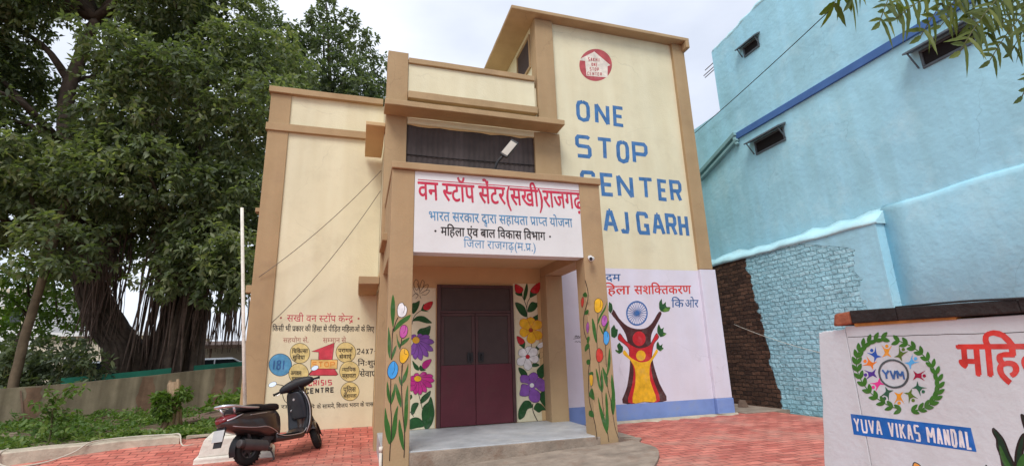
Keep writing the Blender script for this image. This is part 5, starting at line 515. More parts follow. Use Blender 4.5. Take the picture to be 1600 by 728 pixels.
'emblem':[('s','or2',[(2.354,1.171),(2.336,1.147),(2.314,1.146),(2.287,1.169),(2.311,1.137),(2.32,1.12),(2.307,1.095),(2.33,1.106),(2.338,1.106),(2.366,1.095),(2.343,1.12),(2.344,1.137)]),('f','or2',[(2.311,1.163),(2.314,1.158),(2.318,1.154),(2.324,1.153),(2.329,1.154),(2.332,1.158),(2.332,1.163),(2.33,1.169),(2.325,1.172),(2.32,1.173),(2.315,1.172),(2.312,1.168)]),('s','bl',[(2.461,1.126),(2.428,1.119),(2.407,1.131),(2.395,1.163),(2.397,1.126),(2.394,1.109),(2.367,1.098),(2.396,1.093),(2.404,1.089),(2.424,1.064),(2.417,1.095),(2.43,1.107)]),('f','bl',[(2.413,1.139),(2.416,1.133),(2.421,1.129),(2.427,1.128),(2.432,1.13),(2.435,1.134),(2.436,1.139),(2.433,1.144),(2.428,1.148),(2.422,1.15),(2.417,1.148),(2.414,1.144)]),('s','or',[(2.512,1.043),(2.476,1.054),(2.462,1.074),(2.468,1.104),(2.45,1.075),(2.437,1.063),(2.404,1.068),(2.431,1.05),(2.436,1.043),(2.442,1.015),(2.453,1.041),(2.471,1.044)]),('f','or',[(2.473,1.071),(2.475,1.066),(2.48,1.062),(2.487,1.06),(2.492,1.062),(2.495,1.065),(2.496,1.071),(2.493,1.076),(2.488,1.08),(2.482,1.082),(2.476,1.08),(2.473,1.076)]),('s','pu2',[(2.509,0.95),(2.481,0.976),(2.48,0.998),(2.505,1.016),(2.469,1.005),(2.45,1.003),(2.421,1.024),(2.436,0.997),(2.436,0.99),(2.425,0.967),(2.451,0.98),(2.471,0.972)]),('f','pu2',[(2.488,0.984),(2.49,0.979),(2.496,0.975),(2.502,0.973),(2.507,0.975),(2.51,0.978),(2.511,0.984),(2.508,0.989),(2.503,0.993),(2.497,0.995),(2.491,0.994),(2.488,0.99)]),('s','pk2',[(2.457,0.878),(2.443,0.91),(2.452,0.927),(2.486,0.931),(2.445,0.937),(2.426,0.944),(2.408,0.973),(2.409,0.946),(2.406,0.94),(2.384,0.927),(2.416,0.926),(2.431,0.911)]),('f','pk2',[(2.453,0.909),(2.456,0.903),(2.461,0.899),(2.467,0.898),(2.472,0.899),(2.475,0.902),(2.476,0.908),(2.473,0.913),(2.468,0.917),(2.462,0.919),(2.457,0.918),(2.454,0.914)]),('s','tg',[(2.381,0.826),(2.385,0.855),(2.403,0.863),(2.437,0.849),(2.402,0.874),(2.387,0.888),(2.385,0.917),(2.372,0.897),(2.365,0.895),(2.337,0.896),(2.367,0.879),(2.374,0.862)]),('f','tg',[(2.394,0.844),(2.396,0.839),(2.401,0.835),(2.407,0.833),(2.412,0.834),(2.415,0.838),(2.415,0.843),(2.413,0.848),(2.408,0.852),(2.402,0.854),(2.397,0.853),(2.394,0.849)]),('s','or2',[(2.289,0.82),(2.306,0.84),(2.328,0.837),(2.354,0.813),(2.331,0.846),(2.324,0.863),(2.337,0.886),(2.314,0.877),(2.306,0.878),(2.279,0.891),(2.301,0.866),(2.299,0.849)]),('f','or2',[(2.31,0.823),(2.312,0.818),(2.317,0.814),(2.322,0.812),(2.327,0.813),(2.33,0.817),(2.33,0.822),(2.328,0.827),(2.323,0.831),(2.318,0.833),(2.313,0.832),(2.31,0.828)]),('s','gr3',[(2.202,0.855),(2.228,0.862),(2.248,0.852),(2.263,0.822),(2.256,0.857),(2.256,0.873),(2.279,0.885),(2.252,0.888),(2.245,0.892),(2.225,0.913),(2.234,0.885),(2.226,0.873)]),('f','gr3',[(2.224,0.844),(2.226,0.839),(2.231,0.836),(2.236,0.834),(2.241,0.835),(2.243,0.838),(2.244,0.843),(2.241,0.848),(2.237,0.852),(2.232,0.854),(2.227,0.853),(2.224,0.849)]),('s','tg',[(2.138,0.919),(2.167,0.915),(2.183,0.898),(2.185,0.869),(2.193,0.899),(2.2,0.912),(2.227,0.913),(2.202,0.926),(2.196,0.931),(2.185,0.957),(2.183,0.93),(2.169,0.924)]),('f','tg',[(2.156,0.898),(2.158,0.893),(2.162,0.89),(2.167,0.888),(2.172,0.889),(2.175,0.893),(2.175,0.897),(2.172,0.902),(2.168,0.906),(2.163,0.907),(2.159,0.906),(2.156,0.903)]),('s','cr',[(2.126,1.018),(2.152,0.998),(2.157,0.978),(2.142,0.958),(2.167,0.973),(2.182,0.977),(2.209,0.961),(2.192,0.985),(2.19,0.992),(2.195,1.016),(2.176,0.999),(2.159,1.003)]),('f','cr',[(2.13,0.988),(2.133,0.983),(2.137,0.98),(2.142,0.978),(2.146,0.979),(2.149,0.983),(2.149,0.988),(2.147,0.992),(2.143,0.996),(2.138,0.997),(2.133,0.996),(2.131,0.993)]),('s','lb',[(2.177,1.113),(2.186,1.083),(2.176,1.067),(2.147,1.067),(2.181,1.058),(2.198,1.05),(2.21,1.022),(2.212,1.047),(2.216,1.052),(2.238,1.062),(2.208,1.066),(2.196,1.08)]),('f','lb',[(2.157,1.085),(2.16,1.081),(2.164,1.077),(2.169,1.076),(2.174,1.077),(2.176,1.081),(2.176,1.086),(2.174,1.09),(2.17,1.094),(2.165,1.095),(2.16,1.094),(2.158,1.09)]),('s','gr3',[(2.246,1.162),(2.244,1.132),(2.228,1.122),(2.197,1.131),(2.23,1.111),(2.245,1.098),(2.248,1.069),(2.259,1.09),(2.265,1.094),(2.292,1.096),(2.262,1.109),(2.254,1.126)]),('f','gr3',[(2.216,1.14),(2.218,1.135),(2.222,1.132),(2.228,1.131),(2.232,1.132),(2.235,1.136),(2.235,1.141),(2.233,1.146),(2.229,1.149),(2.223,1.151),(2.219,1.149),(2.216,1.145)]),('o','sl',0.012,[(2.231,0.989),(2.235,0.975),(2.242,0.962),(2.251,0.95),(2.261,0.939),(2.274,0.929),(2.288,0.922),(2.303,0.917),(2.318,0.914),(2.333,0.913),(2.348,0.915),(2.362,0.919),(2.375,0.926),(2.386,0.935),(2.395,0.946),(2.402,0.959),(2.405,0.972),(2.406,0.987),(2.405,1.001),(2.4,1.016),(2.393,1.03),(2.383,1.043),(2.372,1.054),(2.358,1.063),(2.344,1.07),(2.328,1.075),(2.313,1.077),(2.297,1.077),(2.283,1.074),(2.269,1.069),(2.257,1.062),(2.247,1.053),(2.239,1.042),(2.233,1.03),(2.23,1.017),(2.229,1.003)]),('f','wg',[(2.258,0.784),(2.239,0.788),(2.223,0.802),(2.213,0.823),(2.234,0.816),(2.25,0.803)]),('f','wg',[(2.258,0.784),(2.251,0.769),(2.235,0.765),(2.213,0.771),(2.223,0.786),(2.239,0.791)]),('f','wg',[(2.215,0.792),(2.196,0.799),(2.183,0.815),(2.177,0.836),(2.197,0.826),(2.211,0.81)]),('f','wg',[(2.215,0.792),(2.204,0.78),(2.187,0.779),(2.167,0.789),(2.18,0.8),(2.196,0.802)]),('f','wg',[(2.176,0.806),(2.158,0.817),(2.147,0.834),(2.145,0.854),(2.165,0.841),(2.175,0.825)]),('f','wg',[(2.176,0.806),(2.162,0.798),(2.145,0.8),(2.126,0.813),(2.141,0.821),(2.159,0.819)]),('f','wg',[(2.141,0.828),(2.125,0.841),(2.118,0.859),(2.12,0.878),(2.137,0.862),(2.145,0.844)]),('f','wg',[(2.141,0.828),(2.126,0.822),(2.109,0.828),(2.092,0.844),(2.109,0.848),(2.127,0.843)]),('f','wg',[(2.113,0.855),(2.099,0.87),(2.095,0.888),(2.101,0.905),(2.115,0.887),(2.12,0.869)]),('f','wg',[(2.113,0.855),(2.096,0.853),(2.08,0.861),(2.066,0.879),(2.084,0.88),(2.101,0.871)]),('f','wg',[(2.092,0.886),(2.08,0.903),(2.08,0.92),(2.089,0.935),(2.1,0.915),(2.101,0.898)]),('f','wg',[(2.092,0.886),(2.074,0.888),(2.059,0.899),(2.047,0.918),(2.067,0.915),(2.082,0.904)]),('f','wg',[(2.077,0.921),(2.069,0.939),(2.072,0.955),(2.084,0.967),(2.092,0.947),(2.09,0.931)]),('f','wg',[(2.077,0.921),(2.06,0.926),(2.046,0.939),(2.038,0.959),(2.058,0.953),(2.071,0.939)]),('f','wg',[(2.071,0.959),(2.066,0.977),(2.072,0.991),(2.087,1.0),(2.091,0.98),(2.086,0.965)]),('f','wg',[(2.071,0.959),(2.054,0.967),(2.042,0.982),(2.038,1.002),(2.057,0.992),(2.068,0.977)]),('f','wg',[(2.073,0.997),(2.071,1.016),(2.08,1.028),(2.098,1.033),(2.098,1.013),(2.089,1.001)]),('f','wg',[(2.073,0.997),(2.056,1.008),(2.047,1.025),(2.047,1.045),(2.064,1.032),(2.073,1.015)]),('f','wg',[(2.082,1.036),(2.084,1.054),(2.096,1.064),(2.115,1.065),(2.111,1.046),(2.1,1.036)]),('f','wg',[(2.082,1.036),(2.067,1.05),(2.061,1.067),(2.064,1.086),(2.08,1.07),(2.086,1.053)]),('f','wg',[(2.099,1.074),(2.105,1.09),(2.119,1.098),(2.14,1.095),(2.132,1.078),(2.118,1.071)]),('f','wg',[(2.099,1.074),(2.087,1.09),(2.084,1.108),(2.091,1.125),(2.104,1.107),(2.107,1.089)]),('f','wg',[(2.124,1.11),(2.134,1.124),(2.15,1.128),(2.171,1.122),(2.159,1.107),(2.143,1.103)]),('f','wg',[(2.124,1.11),(2.114,1.128),(2.115,1.145),(2.126,1.16),(2.136,1.14),(2.136,1.122)]),('f','wg',[(2.156,1.142),(2.169,1.154),(2.187,1.155),(2.207,1.144),(2.192,1.132),(2.174,1.131)]),('f','wg',[(2.156,1.142),(2.149,1.161),(2.153,1.178),(2.168,1.19),(2.175,1.168),(2.17,1.152)]),('f','wg',[(2.194,1.169),(2.21,1.178),(2.228,1.175),(2.248,1.161),(2.229,1.153),(2.21,1.156)]),('f','wg',[(2.194,1.169),(2.19,1.189),(2.198,1.204),(2.216,1.213),(2.219,1.191),(2.211,1.176)]),('f','wg',[(2.237,1.19),(2.255,1.196),(2.274,1.189),(2.292,1.172),(2.27,1.167),(2.251,1.174)]),('f','wg',[(2.237,1.19),(2.237,1.21),(2.248,1.223),(2.269,1.228),(2.267,1.206),(2.256,1.193)]),('l','wg',0.006,[(2.258,0.784),(2.224,0.789),(2.193,0.799),(2.164,0.813),(2.138,0.831),(2.116,0.851),(2.098,0.875),(2.084,0.901),(2.075,0.929),(2.071,0.959),(2.072,0.989),(2.077,1.019),(2.087,1.049),(2.102,1.078),(2.121,1.106),(2.145,1.132),(2.172,1.155),(2.203,1.174),(2.237,1.19)]),('f','wg',[(2.315,0.785),(2.335,0.785),(2.353,0.774),(2.369,0.754),(2.346,0.756),(2.327,0.766)]),('f','wg',[(2.315,0.785),(2.318,0.802),(2.332,0.811),(2.354,0.811),(2.349,0.791),(2.335,0.782)]),('f','wg',[(2.363,0.795),(2.381,0.799),(2.401,0.792),(2.421,0.774),(2.399,0.771),(2.379,0.778)]),('f','wg',[(2.363,0.795),(2.362,0.814),(2.373,0.827),(2.394,0.83),(2.394,0.809),(2.382,0.797)]),('f','wg',[(2.409,0.814),(2.426,0.822),(2.446,0.818),(2.469,0.803),(2.449,0.795),(2.428,0.799)]),('f','wg',[(2.409,0.814),(2.404,0.834),(2.412,0.849),(2.431,0.857),(2.435,0.835),(2.427,0.82)]),('f','wg',[(2.452,0.84),(2.466,0.853),(2.486,0.853),(2.511,0.842),(2.494,0.829),(2.473,0.829)]),('f','wg',[(2.452,0.84),(2.443,0.861),(2.446,0.878),(2.463,0.891),(2.472,0.868),(2.468,0.85)]),('f','wg',[(2.489,0.874),(2.499,0.89),(2.519,0.895),(2.545,0.887),(2.531,0.871),(2.512,0.866)]),('f','wg',[(2.489,0.874),(2.476,0.893),(2.475,0.913),(2.488,0.929),(2.502,0.907),(2.502,0.888)]),('f','wg',[(2.519,0.914),(2.525,0.932),(2.542,0.941),(2.568,0.939),(2.56,0.919),(2.542,0.91)]),('f','wg',[(2.519,0.914),(2.502,0.931),(2.497,0.951),(2.505,0.971),(2.523,0.951),(2.528,0.931)]),('f','wg',[(2.539,0.958),(2.541,0.978),(2.555,0.991),(2.58,0.994),(2.576,0.972),(2.562,0.959)]),('f','wg',[(2.539,0.958),(2.519,0.973),(2.51,0.992),(2.513,1.014),(2.535,0.997),(2.544,0.977)]),('f','wg',[(2.549,1.004),(2.546,1.025),(2.556,1.041),(2.579,1.049),(2.581,1.025),(2.57,1.01)]),('f','wg',[(2.549,1.004),(2.527,1.015),(2.514,1.034),(2.512,1.057),(2.536,1.044),(2.549,1.025)]),('f','wg',[(2.548,1.05),(2.54,1.071),(2.546,1.089),(2.566,1.102),(2.573,1.078),(2.567,1.06)]),('f','wg',[(2.548,1.05),(2.525,1.057),(2.508,1.073),(2.501,1.097),(2.526,1.088),(2.543,1.071)]),('f','wg',[(2.535,1.093),(2.523,1.113),(2.525,1.133),(2.54,1.15),(2.552,1.127),(2.551,1.107)]),('f','wg',[(2.535,1.093),(2.512,1.096),(2.493,1.109),(2.481,1.132),(2.507,1.128),(2.526,1.114)]),('f','wg',[(2.512,1.132),(2.496,1.15),(2.493,1.17),(2.504,1.19),(2.52,1.17),(2.523,1.149)]),('f','wg',[(2.512,1.132),(2.49,1.13),(2.469,1.14),(2.453,1.16),(2.478,1.161),(2.499,1.151)]),('f','wg',[(2.48,1.164),(2.461,1.179),(2.454,1.199),(2.459,1.221),(2.479,1.204),(2.486,1.184)]),('f','wg',[(2.48,1.164),(2.459,1.158),(2.438,1.164),(2.418,1.181),(2.441,1.187),(2.463,1.181)]),('f','wg',[(2.44,1.189),(2.419,1.2),(2.408,1.219),(2.408,1.242),(2.43,1.228),(2.441,1.209)]),('f','wg',[(2.44,1.189),(2.422,1.178),(2.401,1.18),(2.379,1.194),(2.399,1.204),(2.42,1.202)]),('f','wg',[(2.394,1.204),(2.373,1.211),(2.359,1.228),(2.354,1.251),(2.377,1.241),(2.391,1.225)]),('f','wg',[(2.394,1.204),(2.38,1.19),(2.36,1.188),(2.337,1.198),(2.354,1.212),(2.374,1.214)]),('f','wg',[(2.346,1.21),(2.324,1.213),(2.308,1.227),(2.299,1.249),(2.322,1.244),(2.339,1.23)]),('f','wg',[(2.346,1.21),(2.336,1.193),(2.318,1.187),(2.295,1.193),(2.307,1.21),(2.324,1.216)]),('l','wg',0.006,[(2.315,0.785),(2.352,0.792),(2.389,0.804),(2.424,0.822),(2.456,0.844),(2.485,0.87),(2.51,0.9),(2.529,0.933),(2.542,0.968),(2.549,1.004),(2.549,1.04),(2.542,1.075),(2.529,1.107),(2.509,1.136),(2.484,1.161),(2.454,1.181),(2.42,1.196),(2.384,1.206),(2.346,1.21)])],
'banner':[('s','bb',[(2.66,0.728),(1.965,0.721),(1.965,0.6),(2.665,0.598)])],
'wall_flowers':[('f','dg2',[(1.859,0.73),(1.835,0.695),(1.826,0.663),(1.821,0.616),(1.812,0.557),(1.826,0.457),(1.864,0.485),(1.861,0.595),(1.865,0.639),(1.859,0.677),(1.867,0.71)]),('o','d',0.008,[(1.859,0.73),(1.835,0.695),(1.826,0.663),(1.821,0.616),(1.812,0.557),(1.826,0.457),(1.864,0.485),(1.861,0.595),(1.865,0.639),(1.859,0.677),(1.867,0.71)]),('f','dg2',[(1.738,0.719),(1.765,0.683),(1.792,0.621),(1.809,0.557),(1.829,0.456),(1.806,0.461),(1.769,0.61),(1.749,0.667)]),('o','d',0.008,[(1.738,0.719),(1.765,0.683),(1.792,0.621),(1.809,0.557),(1.829,0.456),(1.806,0.461),(1.769,0.61),(1.749,0.667)]),('f','dg2',[(1.727,0.809),(1.717,0.801),(1.726,0.746),(1.729,0.767)]),('o','d',0.008,[(1.727,0.809),(1.717,0.801),(1.726,0.746),(1.729,0.767)]),('f','g',[(1.852,0.652),(1.838,0.599),(1.822,0.529),(1.842,0.525),(1.86,0.588)]),('f','g',[(1.756,0.627),(1.781,0.601),(1.803,0.559),(1.811,0.496),(1.754,0.507),(1.729,0.617)]),('f','d',[(1.937,0.543),(1.929,0.531),(1.938,0.507),(1.947,0.513)]),('f','or2',[(2.319,0.464),(2.307,0.487),(2.288,0.486),(2.272,0.47),(2.287,0.429),(2.319,0.435)]),('o','d',0.006,[(2.319,0.464),(2.307,0.487),(2.288,0.486),(2.272,0.47),(2.287,0.429),(2.319,0.435)])],
'crisis_symbol':[('f','cb',[(-1.13,1.147),(-1.133,1.096),(-1.148,1.05),(-1.176,1.01),(-1.213,0.981),(-1.257,0.963),(-1.305,0.958),(-1.355,0.967),(-1.402,0.988),(-1.443,1.02),(-1.477,1.062),(-1.499,1.109),(-1.51,1.159),(-1.508,1.21),(-1.493,1.256),(-1.466,1.296),(-1.43,1.326),(-1.386,1.345),(-1.337,1.35),(-1.287,1.342),(-1.239,1.321),(-1.197,1.288),(-1.163,1.246),(-1.14,1.198)]),('o','d',0.008,[(-1.13,1.147),(-1.133,1.096),(-1.148,1.05),(-1.176,1.01),(-1.213,0.981),(-1.257,0.963),(-1.305,0.958),(-1.355,0.967),(-1.402,0.988),(-1.443,1.02),(-1.477,1.062),(-1.499,1.109),(-1.51,1.159),(-1.508,1.21),(-1.493,1.256),(-1.466,1.296),(-1.43,1.326),(-1.386,1.345),(-1.337,1.35),(-1.287,1.342),(-1.239,1.321),(-1.197,1.288),(-1.163,1.246),(-1.14,1.198)]),('f','yc',[(-0.836,1.345),(-0.839,1.299),(-0.853,1.255),(-0.877,1.219),(-0.91,1.191),(-0.95,1.175),(-0.993,1.17),(-1.036,1.177),(-1.078,1.197),(-1.115,1.226),(-1.144,1.264),(-1.164,1.308),(-1.173,1.354),(-1.171,1.401),(-1.158,1.444),(-1.134,1.481),(-1.101,1.509),(-1.062,1.526),(-1.019,1.531),(-0.974,1.524),(-0.932,1.505),(-0.895,1.475),(-0.865,1.437),(-0.845,1.393)]),('o','d',0.008,[(-0.836,1.345),(-0.839,1.299),(-0.853,1.255),(-0.877,1.219),(-0.91,1.191),(-0.95,1.175),(-0.993,1.17),(-1.036,1.177),(-1.078,1.197),(-1.115,1.226),(-1.144,1.264),(-1.164,1.308),(-1.173,1.354),(-1.171,1.401),(-1.158,1.444),(-1.134,1.481),(-1.101,1.509),(-1.062,1.526),(-1.019,1.531),(-0.974,1.524),(-0.932,1.505),(-0.895,1.475),(-0.865,1.437),(-0.845,1.393)]),('f','yc',[(-0.833,0.983),(-0.836,0.937),(-0.85,0.895),(-0.874,0.859),(-0.907,0.832),(-0.946,0.817),(-0.988,0.812),(-1.032,0.82),(-1.073,0.84),(-1.109,0.869),(-1.138,0.906),(-1.158,0.949),(-1.167,0.995),(-1.165,1.041),(-1.152,1.083),(-1.128,1.119),(-1.096,1.146),(-1.057,1.163),(-1.014,1.167),(-0.97,1.16),(-0.928,1.14),(-0.891,1.111),(-0.862,1.073),(-0.842,1.029)]),('o','d',0.008,[(-0.833,0.983),(-0.836,0.937),(-0.85,0.895),(-0.874,0.859),(-0.907,0.832),(-0.946,0.817),(-0.988,0.812),(-1.032,0.82),(-1.073,0.84),(-1.109,0.869),(-1.138,0.906),(-1.158,0.949),(-1.167,0.995),(-1.165,1.041),(-1.152,1.083),(-1.128,1.119),(-1.096,1.146),(-1.057,1.163),(-1.014,1.167),(-0.97,1.16),(-0.928,1.14),(-0.891,1.111),(-0.862,1.073),(-0.842,1.029)]),('f','yc',[(-0.023,1.338),(-0.027,1.29),(-0.042,1.246),(-0.069,1.209),(-0.104,1.18),(-0.146,1.163),(-0.192,1.158),(-0.238,1.166),(-0.281,1.186),(-0.319,1.216),(-0.349,1.255),(-0.369,1.3),(-0.378,1.348),(-0.374,1.395),(-0.359,1.439),(-0.333,1.477),(-0.298,1.506),(-0.257,1.524),(-0.211,1.529),(-0.164,1.522),(-0.12,1.502),(-0.082,1.472),(-0.051,1.432),(-0.031,1.387)]),('o','d',0.008,[(-0.023,1.338),(-0.027,1.29),(-0.042,1.246),(-0.069,1.209),(-0.104,1.18),(-0.146,1.163),(-0.192,1.158),(-0.238,1.166),(-0.281,1.186),(-0.319,1.216),(-0.349,1.255),(-0.369,1.3),(-0.378,1.348),(-0.374,1.395),(-0.359,1.439),(-0.333,1.477),(-0.298,1.506),(-0.257,1.524),(-0.211,1.529),(-0.164,1.522),(-0.12,1.502),(-0.082,1.472),(-0.051,1.432),(-0.031,1.387)]),('f','yc',[(0.058,0.99),(0.054,0.942),(0.038,0.899),(0.012,0.862),(-0.023,0.835),(-0.065,0.819),(-0.11,0.814),(-0.156,0.822),(-0.199,0.842),(-0.237,0.872),(-0.267,0.911),(-0.287,0.955),(-0.295,1.002),(-0.292,1.049),(-0.277,1.093),(-0.251,1.13),(-0.216,1.158),(-0.174,1.175),(-0.129,1.179),(-0.082,1.172),(-0.039,1.152),(-0.0,1.121),(0.03,1.082),(0.05,1.037)]),('o','d',0.008,[(0.058,0.99),(0.054,0.942),(0.038,0.899),(0.012,0.862),(-0.023,0.835),(-0.065,0.819),(-0.11,0.814),(-0.156,0.822),(-0.199,0.842),(-0.237,0.872),(-0.267,0.911),(-0.287,0.955),(-0.295,1.002),(-0.292,1.049),(-0.277,1.093),(-0.251,1.13),(-0.216,1.158),(-0.174,1.175),(-0.129,1.179),(-0.082,1.172),(-0.039,1.152),(-0.0,1.121),(0.03,1.082),(0.05,1.037)]),('f','yc',[(0.071,0.628),(0.067,0.586),(0.053,0.547),(0.028,0.515),(-0.005,0.491),(-0.043,0.476),(-0.085,0.473),(-0.127,0.481),(-0.167,0.499),(-0.202,0.527),(-0.229,0.562),(-0.248,0.602),(-0.255,0.644),(-0.252,0.686),(-0.238,0.725),(-0.214,0.757),(-0.182,0.782),(-0.143,0.797),(-0.101,0.801),(-0.058,0.793),(-0.018,0.775),(0.017,0.747),(0.045,0.712),(0.063,0.671)]),('o','d',0.008,[(0.071,0.628),(0.067,0.586),(0.053,0.547),(0.028,0.515),(-0.005,0.491),(-0.043,0.476),(-0.085,0.473),(-0.127,0.481),(-0.167,0.499),(-0.202,0.527),(-0.229,0.562),(-0.248,0.602),(-0.255,0.644),(-0.252,0.686),(-0.238,0.725),(-0.214,0.757),(-0.182,0.782),(-0.143,0.797),(-0.101,0.801),(-0.058,0.793),(-0.018,0.775),(0.017,0.747),(0.045,0.712),(0.063,0.671)]),('f','yc',[(-0.83,0.655),(-0.833,0.613),(-0.845,0.576),(-0.866,0.544),(-0.894,0.52),(-0.929,0.506),(-0.966,0.503),(-1.004,0.51),(-1.04,0.528),(-1.072,0.555),(-1.097,0.588),(-1.115,0.627),(-1.123,0.669),(-1.121,0.709),(-1.109,0.747),(-1.089,0.779),(-1.06,0.803),(-1.026,0.818),(-0.989,0.822),(-0.95,0.814),(-0.914,0.797),(-0.881,0.77),(-0.856,0.736),(-0.838,0.696)]),('o','d',0.008,[(-0.83,0.655),(-0.833,0.613),(-0.845,0.576),(-0.866,0.544),(-0.894,0.52),(-0.929,0.506),(-0.966,0.503),(-1.004,0.51),(-1.04,0.528),(-1.072,0.555),(-1.097,0.588),(-1.115,0.627),(-1.123,0.669),(-1.121,0.709),(-1.109,0.747),(-1.089,0.779),(-1.06,0.803),(-1.026,0.818),(-0.989,0.822),(-0.95,0.814),(-0.914,0.797),(-0.881,0.77),(-0.856,0.736),(-0.838,0.696)]),('s','lr2',[(-0.805,1.376),(-0.415,1.526),(-0.436,1.208),(-0.677,1.215),(-0.683,1.361)]),('o','d',0.006,[(-0.805,1.376),(-0.415,1.526),(-0.436,1.208),(-0.677,1.215),(-0.683,1.361)],'s'),('s','lr2',[(-0.751,1.067),(-0.389,1.055),(-0.32,0.951),(-0.348,0.931),(-0.809,0.949),(-0.825,0.979)]),('o','d',0.008,[(-0.751,1.067),(-0.389,1.055),(-0.32,0.951),(-0.348,0.931),(-0.809,0.949),(-0.825,0.979)],'s'),('s','oc',[(-0.807,1.228),(-0.341,1.214),(-0.342,1.049),(-0.801,1.069)]),('o','d',0.008,[(-0.807,1.228),(-0.341,1.214),(-0.342,1.049),(-0.801,1.069)],'s')],
}
TXT={'sign1':[(0.705,3.578),(3.203,3.59),(0.719,3.321)],'sign2':[(0.857,3.154),(3.021,3.164),(0.863,3.025)],'sign3':[(1.032,2.937),(2.576,2.932),(1.033,2.819)],'sign4':[(1.351,2.773),(2.425,2.752),(1.35,2.663)],'w1':[(-1.278,2.047),(-0.101,2.024),(-1.272,1.929)],'w2':[(-1.505,1.849),(0.296,1.812),(-1.503,1.757)],'w3':[(-1.31,1.627),(-0.872,1.619),(-1.307,1.552)],'w4':[(-0.626,1.615),(-0.212,1.608),(-0.62,1.532)],'c1':[(-1.143,1.422),(-0.875,1.421),(-1.143,1.353)],'c1b':[(-1.124,1.313),(-0.917,1.307),(-1.124,1.245)],'c2':[(-1.141,1.036),(-0.957,1.03),(-1.136,0.969)],'c2b':[(-1.112,0.934),(-0.928,0.927),(-1.107,0.873)],'c3':[(-0.342,1.415),(-0.083,1.408),(-0.338,1.35)],'c3b':[(-0.319,1.302),(-0.1,1.297),(-0.315,1.238)],'c4':[(-0.254,1.062),(-0.008,1.059),(-0.251,0.998)],'c4b':[(-0.249,0.952),(-0.003,0.948),(-0.245,0.883)],'c5':[(-0.213,0.71),(0.008,0.706),(-0.209,0.63)],'c5b':[(-0.207,0.585),(0.026,0.585),(-0.204,0.528)],'n1':[(0.319,1.357),(0.571,1.339),(0.321,1.285)],'n2':[(0.021,1.187),(0.504,1.172),(0.025,1.093)],'n3':[(0.064,0.992),(0.357,0.982),(0.069,0.893)],'w5':[(-1.515,0.471),(-0.688,0.426),(-1.515,0.418)],'w6':[(-0.656,0.43),(0.6,0.418),(-0.652,0.363)],'r1':[(4.37,2.673),(4.903,2.684),(4.359,2.541)],'r2':[(4.324,2.441),(5.094,2.455),(4.311,2.28)],'r2b':[(5.188,2.457),(6.517,2.48),(5.178,2.293)],'r3':[(6.017,2.184),(6.306,2.185),(5.998,2.036)],'r3b':[(6.337,2.186),(6.662,2.187),(6.316,2.036)],'y1':[(1.934,1.158),(1.473,1.148),(1.957,0.998)]}
